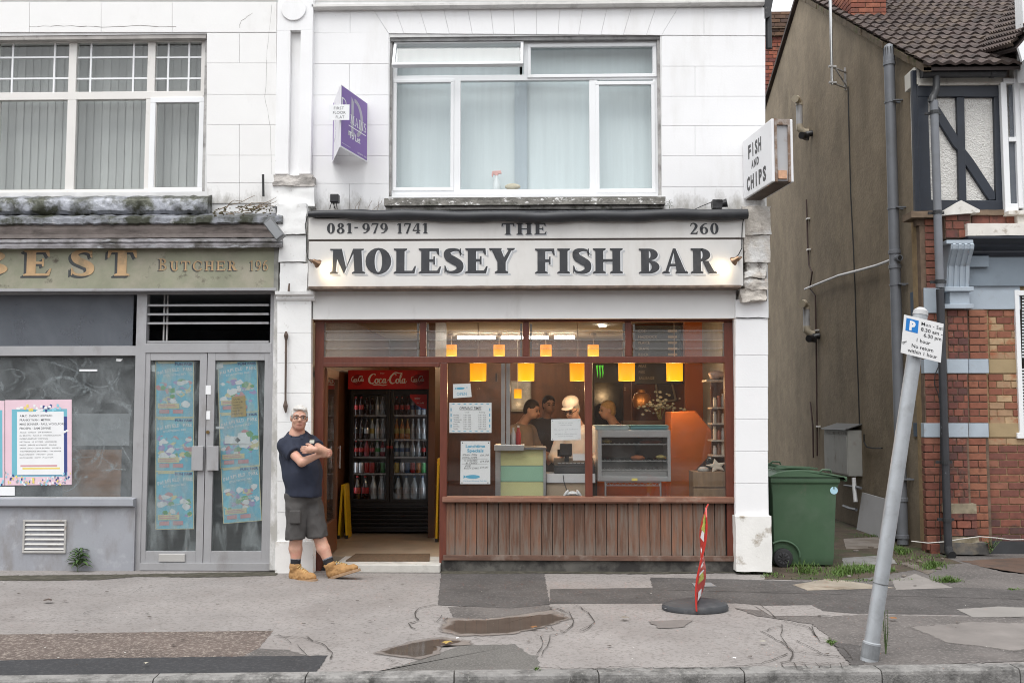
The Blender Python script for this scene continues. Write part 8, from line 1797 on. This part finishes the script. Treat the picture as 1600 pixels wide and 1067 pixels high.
t.rect(.06*W_, .60*H_, .37*W_, .93*H_, .0008).obj('blue_square', mat('sign_blue', (.015,.20,.58), .4), pl)
t.text('P', .15*W_, .65*H_, .23*H_, .15*W_, bold=.06, lift=.0018); t.obj('symbol', paper, pl)
for s_, u, v, wd in (('Mon - Sat', .44, .835, .54), ('8.30 am -', .44, .69, .54), ('6.30 pm', .52, .555, .44), ('1 hour', .36, .385, .34), ('No return', .25, .215, .54), ('within 1 hour', .16, .075, .74)): t.text(s_, u*W_, v*H_, .095*H_, wd*W_, 'l', .012, lift=.0012)
t.obj('lettering', ink, pl); MB().box(0,0.001,0,0.001,0,0.001)
cr = MB(); a = t.pt(.0*W_, .27*H_, .0014); cr.tube([tuple(a), tuple(t.pt(.06*W_, .31*H_, .0014)), tuple(t.pt(.12*W_, .33*H_, .0014))], .0022, 4); cr.tube([tuple(t.pt(.03*W_, .24*H_, .0014)), tuple(t.pt(.09*W_, .31*H_, .0014))], .0018, 4); cr.obj('scratch', mat('scratch_grey', (.2,.2,.2), .8), pl)
for zc in (.30, .72): MB().tube([tuple(t.pt(.5*W_, zc*H_, -.06)+Vector((-.055,0,0))), tuple(t.pt(.5*W_, zc*H_, -.06)+Vector((.055,0,0)))], .012, 8).obj('clip', galv, ps)

# ---- wheelie bins
gm = mat('bottle_green_bin', (.058,.112,.062), .5, .12, 3, .12, 60, dirt=(.085,.13,.085), damt=(.5,.75), dscale=2.5, dirt2=(.13,.12,.09), d2amt=(.62,.75), d2scale=7, d2stretch=(1,1,.4))
def bin_(label, px0, px1, pyb, pyt, sticker=True, yoff=0, dz=0):
    """side view: hinge and wheels on the left"""
    p0, p1 = gr(px0+12, pyb), gr(px1, pyb); Yb = p0.y+yoff; x0, x1 = at(px0+8, 830, Yb).x, at(px1-2, 830, Yb).x; zt_ = at(px1, pyt+24, Yb).z; W_ = x1-x0; D = .56
    t = thing('wheelie_bin', label, 'bin', ((x0+x1)/2, Yb, 0), 'green wheelie bins in the alley')
    def rg(u0, u1, y0, y1, z): return [(x0+W_*u0, Yb+y0, z), (x0+W_*u1, Yb+y0, z), (x0+W_*u1, Yb+y1, z), (x0+W_*u0, Yb+y1, z)]
    lv_ = [rg(.03,.92,.03,D-.03,.02), rg(.02,.93,.02,D-.02,.10), rg(.0,.98,.0,D,zt_*.80), rg(-.02,1.02,-.005,D+.005,zt_*.93), rg(-.03,1.04,-.02,D+.02,zt_*.94), rg(-.03,1.04,-.02,D+.02,zt_)]
    mb = MB(); V = sum(lv_, []); fs = [(4*i+k, 4*i+(k+1) % 4, 4*i+4+(k+1) % 4, 4*i+4+k) for i in range(5) for k in range(4)]+[(3,2,1,0), (20,21,22,23)]
    mb.add(V, fs).obj('body', gm, t, bevel=.014, smooth=True)
    lid = MB(); sec = []
    for i in range(9):
        u = i/8; z = zt_+.012+.075*math.sin(min(1, u*1.15)*math.pi)**.55*(1-.25*u); xx = x0+W_*(-.06+1.20*u); sec.append((xx, z))
    lid.prism([(x_, Yb-.035, z) for x_, z in sec]+[(x0+W_*1.14, Yb-.035, zt_-.035), (x0+W_*1.10, Yb-.035, zt_-.04), (x0+W_*1.08, Yb-.035, zt_+.004), (x0-W_*.05, Yb-.035, zt_+.004)], (0, D+.07, 0)).obj('lid', gm, t, bevel=.012)
    for k in range(3): MB().prism([(x0+W_*(.08), Yb+.10+.15*k, zt_+.075), (x0+W_*.30, Yb+.08+.15*k, zt_+.092), (x0+W_*.75, Yb+.10+.15*k, zt_+.084), (x0+W_*.75, Yb+.14+.15*k, zt_+.084), (x0+W_*.30, Yb+.16+.15*k, zt_+.092), (x0+W_*.08, Yb+.14+.15*k, zt_+.075)], (0,0,.010)).obj('lid_rib', gm, t)
    hx = x0-W_*.10; MB().tube([(hx, Yb+.04, zt_+.0), (hx-.03, Yb+.04, zt_+.02), (hx-.03, Yb+D-.04, zt_+.02), (hx, Yb+D-.04, zt_+.0)], .016, 10).obj('handle', gm, t, smooth=True)
    MB().tube([(x0+W_*.72, Yb-.03, zt_+.06), (x0+W_*.76, Yb-.04, zt_+.085), (x0+W_*.88, Yb-.04, zt_+.08), (x0+W_*.90, Yb-.03, zt_+.05)], .010, 8).obj('lid_handle', gm, t, smooth=True)
    # wheel arch and wheel
    wx, wz, wr = x0+W_*.14, .10, .10
    arc = [(wx+(wr*1.55)*math.cos(a)*1.15, Yb+.0, wz+.02+(wr*1.55)*math.sin(a)) for a in [R(-5+i*10) for i in range(14)]]
    MB().tube(arc, .012, 8).obj('wheel_arch', gm, t, smooth=True)
    for yy in (Yb-.035, Yb+D-.02):
        tyr = MB().tube([(wx, yy, wz), (wx, yy+.055, wz)], wr, 24).obj('wheel', mat('black_rubber_tyre', (.022,.022,.024), .7, .2, 20), t, bevel=.012, smooth=True)
        hub = MB().tube([(wx, yy-.003, wz), (wx, yy+.001, wz)], wr*.62, 20).obj('rim', mat('grey_hub', (.07,.07,.075), .5), tyr)
        sp_ = MB()
        for k in range(10): a = k*math.pi/5; sp_.tube([(wx+.015*math.cos(a), yy-.006, wz+.015*math.sin(a)), (wx+wr*.58*math.cos(a), yy-.006, wz+wr*.58*math.sin(a))], .006, 5)
        sp_.tube([(wx, yy-.010, wz), (wx, yy-.002, wz)], .02, 10); sp_.obj('spokes', mat('hub_spoke', (.03,.03,.032), .5), tyr)
    if sticker:
        p = at(1303, 766, Yb-.004); cc = MB().tube([(p.x, Yb-.006, p.z), (p.x, Yb+.004, p.z)], .040, 20).obj('sticker', mat('pale_blue_sticker', (.40,.62,.72), .5, .05, 30), t)
        MB().box(p.x-.006, p.x+.006, Yb-.008, Yb-.0055, p.z+.014, p.z+.046).obj('sticker_cut', gm, t)
    return t
bin_('dark green wheelie bin beside the white pier with a pale blue round sticker', 1200, 1312, 886, 722, True)
bin_('second green wheelie bin half hidden behind the first one', 1130, 1232, 862, 708, False)

# ---- things on the gable wall of the house
XW = HX-.005
def wp(px, py, off=.0): return sx(px, py, HX-off)
def vpipe(name, label, px, pyt, pyb, r_, off, m, cat, rings=(), group=None, zb=None):
    a = wp(px, (pyt+pyb)/2, off); zt_ = wp(px, (pyt+pyb)/2, off); Yp_ = a.y; zt_ = at(px, pyt, Yp_).z; zb_ = at(px, pyb, Yp_).z if zb is None else zb
    t = thing(name, label, cat, (HX-off, Yp_, max(zb_, 0))); MB().tube([(HX-off, Yp_, zb_), (HX-off, Yp_, zt_)], r_, 16).obj('pipe', m, t, smooth=True); return t, HX-off, Yp_
greyp = mat('grey_plastic_pipe', (.17,.18,.20), .45, .08, 5, dirt=(.13,.135,.14), damt=(.5,.8), dscale=3)
t, X_, Y_ = vpipe('soil_pipe', 'tall grey plastic soil pipe up the brown gable wall', 1400, 92, 850, .066, .12, greyp, 'pipe')
ztop = at(1389, 92, Y_).z
MB().lathe([(.070,-.06),(.072,0),(.072,.02),(.062,.14),(.05,.17),(.02,.19)], (X_, Y_, ztop), 16).obj('vent_cowl', greyp, t, smooth=True)
for k in range(12): a = k*math.pi/6; MB().box(-.004,.004,-.003,.003,0,.11).obj('cowl_slot', dark, t).location = (X_+.068*math.cos(a), Y_+.068*math.sin(a), ztop+.03) if False else (X_+.067*math.cos(a), Y_+.067*math.sin(a), ztop+.025)
for py in (100, 394, 417, 780, 838): zc = at(1400, py, Y_).z; MB().tube([(X_, Y_, zc-.025), (X_, Y_, zc+.025)], .076, 16).obj('collar', greyp, t, bevel=.004)
for py in (160, 326, 445, 748): zc = at(1400, py, Y_).z; MB().tube([(X_, Y_, zc-.012), (X_, Y_, zc+.012)], .073, 16).box(X_, X_+.12, Y_-.02, Y_+.02, zc-.012, zc+.012).box(X_+.0, X_+.16, Y_-.105, Y_-.07, zc-.008, zc+.008).obj('bracket', greyp, t)
zc = at(1400, 405, Y_).z; MB().tube([(X_-.0, Y_-.02, zc), (X_+.02, Y_-.12, zc)], .042, 14).obj('inlet_boss', greyp, t); MB().tube([(X_+.015, Y_-.115, zc), (X_+.022, Y_-.128, zc)], .028, 12).obj('inlet_hole', dark, t)
# TV mast with stand-off brackets
t = thing('aerial_mast', 'steel aerial mast on two stand-off brackets at the gable top', 'aerial', wp(1298, 120, .30)); a = wp(1300, 115, .28); mx_, my_ = HX-.28, a.y
zA = at(1300, 133, my_).z; MB().tube([(mx_, my_, zA), (mx_, my_, zA+2.6)], .022, 10).obj('mast', mat('bright_steel_tube', (.55,.55,.55), .3, .05, metal=.9), t, smooth=True)
for zz_ in (zA+.03, zA+.27): MB().tube([(mx_, my_, zz_), (HX+.0, my_+.25, zz_)], .016, 6).tube([(mx_-.05, my_-.02, zz_), (mx_+.06, my_, zz_)], .02, 6).obj('bracket', grime, t)
MB().tube([(HX-.01, my_+.25, zA-.0), (HX-.01, my_+.25, zA+.34)], .02, 6).tube([(mx_+.06, my_+.05, zA+.27), (HX-.01, my_+.22, zA+.06)], .012, 6).obj('bracket', grime, t)
def wline(name, label, pts, r_, m, off=.02, cat='cable', group=None):
    o = MB().tube([tuple(wp(x, y, off)) for x, y in pts], r_, 8).obj(name, m, smooth=True); tag(o, label, cat, group); return o
wline('aerial_cable', 'black aerial cable running down the middle of the brown gable wall', [(1325,136),(1327,220),(1329,300),(1333,380),(1336,450),(1338,520),(1341,600),(1343,665)], .009, cab)
wline('old_iron_pipe', 'rusty thin pipe running down the brown wall left of the black cable', [(1260,312),(1261,345),(1262,380),(1264,415),(1269,425),(1267,440),(1265,450),(1274,462),(1275,520),(1276,600),(1277,712)], .013, mat('maroon_pipe', (.06,.035,.03), .6, .2, 9), .03, 'pipe')
wline('old_iron_pipe', 'short rusty pipe stub beside the bins on the brown wall', [(1266,628),(1268,645),(1270,665),(1271,715)], .014, MATS['maroon_pipe'], .03, 'pipe')
wline('waste_pipe', 'white plastic waste pipe sloping across the brown wall to the soil pipe', [(1258,452),(1280,443),(1310,431),(1345,422),(1370,415),(1394,406)], .021, mat('white_waste_pipe', (.66,.66,.67), .4, .06, 5, dirt=(.2,.18,.16), damt=(.6,.75), dscale=9), .06, 'pipe')
for (x, y, lb) in ((1262,342,'topmost'),(1263,390,'second'),(1276,516,'third'),(1278,666,'lowest')):
    a = wp(x, y, .03); o = MB().box(a.x-.02, HX, a.y-.05, a.y+.05, a.z-.012, a.z+.012).obj('pipe_clip', cream); tag(o, lb+' pale clip holding the rusty pipe to the brown wall', 'clip', 'pipe clips on the gable wall')
for i, (x0_, y0_, x1_, y1_, lb) in enumerate(((1245,158,1257,203,'upper'),(1256,476,1267,518,'lower'))):
    t = thing('flue_vent', lb+' cream and grey plastic overflow elbow with black outlet on the brown wall', 'pipe', wp(x0_+4, y1_, .2)); c = wp(x0_+4, (y0_+y1_)/2, .14); z1_, z0_ = at(x0_+4, y0_, c.y).z, at(x0_+4, y1_, c.y).z
    MB().tube([(c.x, c.y, z0_+.05), (c.x, c.y, z1_-.05)], .055, 12).obj('tube', greyp if False else mat('pale_grey_tube', (.42,.42,.43), .45, .08, 5), t, smooth=True)
    MB().tube([(c.x, c.y, z1_-.08), (c.x, c.y, z1_-.02), (c.x-.05, c.y-.05, z1_+.02), (c.x-.10, c.y-.12, z1_+.0)], .062, 12).obj('elbow', mat('aged_cream_elbow', (.48,.42,.32), .5, .1, 5), t, smooth=True)
    MB().tube([(c.x, c.y, z0_+.09), (c.x, c.y, z0_+.02), (c.x+.06, c.y, z0_-.04), (HX, c.y, z0_-.05)], .062, 12).obj('elbow', MATS['aged_cream_elbow'], t, smooth=True)
    zq_ = at(x0_+10, y1_+11, c.y-.2).z; MB().tube([(HX-.0, c.y-.25, zq_+.04), (HX-.08, c.y-.25, zq_+.03), (HX-.11, c.y-.25, zq_-.06)], .055, 10).tube([(HX-.11, c.y-.25, zq_-.0), (HX-.20, c.y-.32, zq_-.01)], .06, 10).obj('outlet', black_pl, t, smooth=True)
# meter cupboard and bits below
Ya, Ybk = wp(1347, 700, .0).y, wp(1309, 700, .0).y; zt_ = at(1347, 672, Ya).z; zb_ = at(1347, 744, Ya).z
t = thing('meter_box', 'pale grey meter cupboard on the brown wall behind the bins', 'meter box', (HX-.1, Ya, zb_)); mm_ = mat('pale_grey_cupboard', (.36,.36,.34), .6, .08, 5, dirt=(.24,.2,.16), damt=(.55,.75), dscale=5)
bx('cabinet', mm_, HX-.20, HX, Ya, Ybk, zb_, zt_, t, .006); ym = (Ya+Ybk)/2
for a, b in ((Ya+.02, ym-.006), (ym+.006, Ybk-.02)): bx('door', mm_, HX-.212, HX-.198, a, b, zb_+.02, zt_-.08, t, .003); bx('door_vent', grime, HX-.214, HX-.21, a+.05, b-.05, zt_-.06, zt_-.03, t)
MB().prism([(HX-.24, Ya-.03, zt_+.002), (HX-.24, Ybk+.03, zt_+.002), (HX, Ybk+.03, zt_+.08), (HX, Ya-.03, zt_+.08)], (0,0,.012)).obj('hood', steel_d, t)
wline('meter_tail', 'white pipe stub dropping from the meter cupboard', [(1334,746),(1335,762),(1337,784)], .030, upvc, .12, 'pipe'); wline('wall_lead', 'black lead looping out from the side of the meter cupboard', [(1350,678),(1350,690),(1354,698),(1364,700),(1378,700)], .010, cab, .03)
wline('gutter_stub', 'grey horizontal pipe stub below the meter cupboard', [(1320,758),(1334,760),(1345,762)], .02, greyp, .1, 'pipe')
wline('gutter_stub', 'lower grey pipe stub near the ground behind the leaning board', [(1318,790),(1328,794),(1338,796)], .022, greyp, .1, 'pipe')
# pale board leaning against the wall
t0, t1 = wp(1347, 769, .05), wp(1403, 780, .05); t1.z = t0.z-.02; g0, g1 = Vector((HX-.14, t0.y, .004)), Vector((HX-.14, t1.y, .004))
t = MB().prism([tuple(g0), tuple(g1), tuple(t1), tuple(t0)], (.02, 0, .0)).obj('leaning_board', mat('pale_grey_board', (.43,.43,.44), .7, .06, 3, dirt=(.33,.31,.29), damt=(.6,.8), dscale=3)); tag(t, 'pale grey board leaning against the brown wall behind the pole', 'board')
# gutter, rainwater pipe and swan neck on the front
t = thing('rain_gutter', 'black rain gutter under the tiles of the brick house', 'gutter', at(1500, 116, HY-.16)); blkp = mat('black_iron', (.028,.029,.032), .5, .2, 6, dirt=(.16,.15,.14), damt=(.62,.75), dscale=9)
a, b = at(1440, 115, HY-.18), at(1570, 115, HY-.18); MB().tube([(a.x, a.y, a.z), (b.x, b.y, a.z)], .055, 12).obj('trough', blkp, t, smooth=True); MB().tube([(a.x+(b.x-a.x)*.82, a.y, a.z), (a.x+(b.x-a.x)*.87, a.y, a.z)], .062, 12).obj('joint', blkp, t)
t = thing('rain_pipe', 'rain pipe on the brick house, grey plastic above and black iron below', 'pipe', at(1478, 858, HY-.30)); Yd_ = HY-.30
top = at(1463, 120, HY-.18); MB().tube([tuple(top), tuple(at(1463,138,HY-.18)), tuple(at(1461,146,HY-.2)), tuple(at(1457,153,Yd_)), tuple(at(1456,160,Yd_))], .042, 12).obj('swan_neck', blkp, t, smooth=True)
xg = at(1464.5, 320, Yd_).x; MB().tube([(xg, Yd_, at(1464,450,Yd_).z), (xg, Yd_, at(1464,158,Yd_).z)], .046, 14).obj('pipe', greyp, t, smooth=True)
MB().tube([(xg, Yd_, .07), (xg, Yd_, at(1464,452,Yd_).z)], .044, 14).obj('pipe', mat('chipped_black_iron', (.030,.031,.036), .55, .2, 6, dirt=(.30,.31,.34), damt=(.66,.72), dscale=14, dstretch=(1,1,.35)), t, smooth=True)
MB().tube([(xg, Yd_, .11), (xg, Yd_-.02, .06), (xg, Yd_-.10, .03)], .05, 12).obj('shoe', blkp, t, smooth=True)
for py in (176, 332, 440, 722, 812): zc = at(1468, py, Yd_).z; MB().tube([(xg, Yd_, zc-.02), (xg, Yd_, zc+.02)], .053, 14).box(xg-.09, xg+.09, Yd_+.03, Yd_+.06, zc-.015, zc+.015).obj('collar', blkp, t)
wire('wall_lead', 'thin black lead on the brick corner beside the rain pipe', [(1470,565),(1461,585),(1460,600),(1466,615),(1470,640),(1469,720),(1468,800),(1470,850)], HY-.06, .006)
wire('white_cable', 'white cable trailing along the plinth of the brick house', [(1424,845),(1450,848),(1476,846),(1500,842),(1530,838),(1556,840),(1580,843),(1625,842)], HY-.30, .0055, mat('dirty_white_cable', (.55,.53,.5), .5))
# black rain pipe at the corner of the white building
x_ = at(1195, 20, -.02).x; t = thing('corner_downpipe', 'black hopper and downpipe at the top right corner of the white building', 'pipe', (x_+.06, .05, at(1195,70,.05).z))
MB().tube([(x_+.055, .06, at(1195,76,.05).z), (x_+.055, .06, zt-.3)], .034, 10).obj('pipe', blkp, t, smooth=True); MB().prism([(x_, .0, at(1195,30,0).z), (x_+.06, .0, at(1195,26,0).z), (x_+.11, .0, at(1195,-10,0).z), (x_, .0, at(1195,-10,0).z)], (0,.14,0)).obj('hopper', blkp, t)
# spray bottle on the upstairs sill
t = thing('spray_bottle', 'white spray bottle with pink trigger standing on the upstairs window sill', 'bottle', at(776, 297, .19)); c = at(776, 297, .19); zn = at(776, 275, .19).z-c.z
MB().lathe([(.040,0),(.043,.02),(.040,zn*.45),(.018,zn*.85),(.016,zn)], (c.x,c.y,c.z), 14).obj('bottle', mat('milky_plastic', (.72,.74,.74), .4), t, smooth=True)
MB().xz([(c.x-.055,c.z+zn+.005),(c.x-.045,c.z+zn+.05),(c.x+.045,c.z+zn+.055),(c.x+.055,c.z+zn+.025),(c.x+.02,c.z+zn+.02),(c.x+.015,c.z+zn),(c.x-.015,c.z+zn),(c.x-.03,c.z+zn+.02),(c.x-.045,c.z+zn-.015)], .175, .205).obj('trigger', mat('pink_trigger', (.75,.38,.34), .5), t, bevel=.004)
t = MB().ell(at(801, 292, .2), (.085,.04,.035), 12, 8).obj('folded_cloth', mat('beige_cloth', (.60,.52,.38), .9, .2, 20, .6, 40), smooth=True); tag(t, 'crumpled beige cloth on the upstairs window sill', 'cloth')
# ---- alley floor
for pxs, m, lv_ in (([(1195,905),(1210,840),(1330,826),(1445,848),(1470,866),(1430,890),(1330,906)], soil_m, 2), ([(1318,842),(1372,839),(1396,856),(1322,858)], slab_m, 3), ([(1316,872),(1390,867),(1402,881),(1318,884)], mat('grey_slab', (.22,.215,.21), .8, .2, 5, .4, 60, dirt=(.12,.11,.09), damt=(.55,.7), dscale=5), 3), ([(1238,914),(1296,904),(1400,919),(1262,923)], mat('pale_worn_concrete', (.30,.26,.21), .85, .2, 3, .4, 60, dirt=(.16,.115,.075), damt=(.45,.62), dscale=2), 3), ([(1394,908),(1430,897),(1490,919),(1400,922)], mat('worn_slab', (.235,.215,.20), .85, .15, 4, .4, 60), 3), ([(1420,878),(1460,893),(1450,898),(1405,880)], slab_m, 3)):
    patch('paving_slab' if m is not soil_m else 'soil_path', m, pxs, lv_, .012 if m is not soil_m else .03)
bx('alley_floor', soil_m, at(1195,880,.4).x, HX, .352, 14, -.1, -.001, pavement)
bx('forecourt', asph_mid, HX+.001, 14, .352, HY+.3, -.1, -.0005, pavement)
for k in range(16):
    p = gr(rnd.uniform(1325, 1475), rnd.uniform(846, 905)); o = MB().ell((p.x, p.y, .012), (rnd.uniform(.015,.04), rnd.uniform(.015,.03), .015), 7, 5).obj('stone', slab_m, pavement)
# houses across the road, mirrored in the shop glass
opp = MB(); Yo = -27.0
for k in range(-3, 4):
    x = k*7.4; opp.box(x-3.6, x+3.6, Yo-7, Yo, 0, 5.6); opp.prism([(x-3.7, Yo+.3, 5.5), (x-3.7, Yo-3.5, 8.8), (x-3.7, Yo-7.3, 5.5)], (7.4, 0, 0))
struct(opp.obj('far_terrace', mat('far_terrace_brick', (.13,.075,.055), .95, .25, .8)))
struct(MB().add([(-60,-21,-.01),(60,-21,-.01),(60,-14.2,-.01),(-60,-14.2,-.01)], [(0,1,2,3)]).obj('far_pavement', asph_mid))
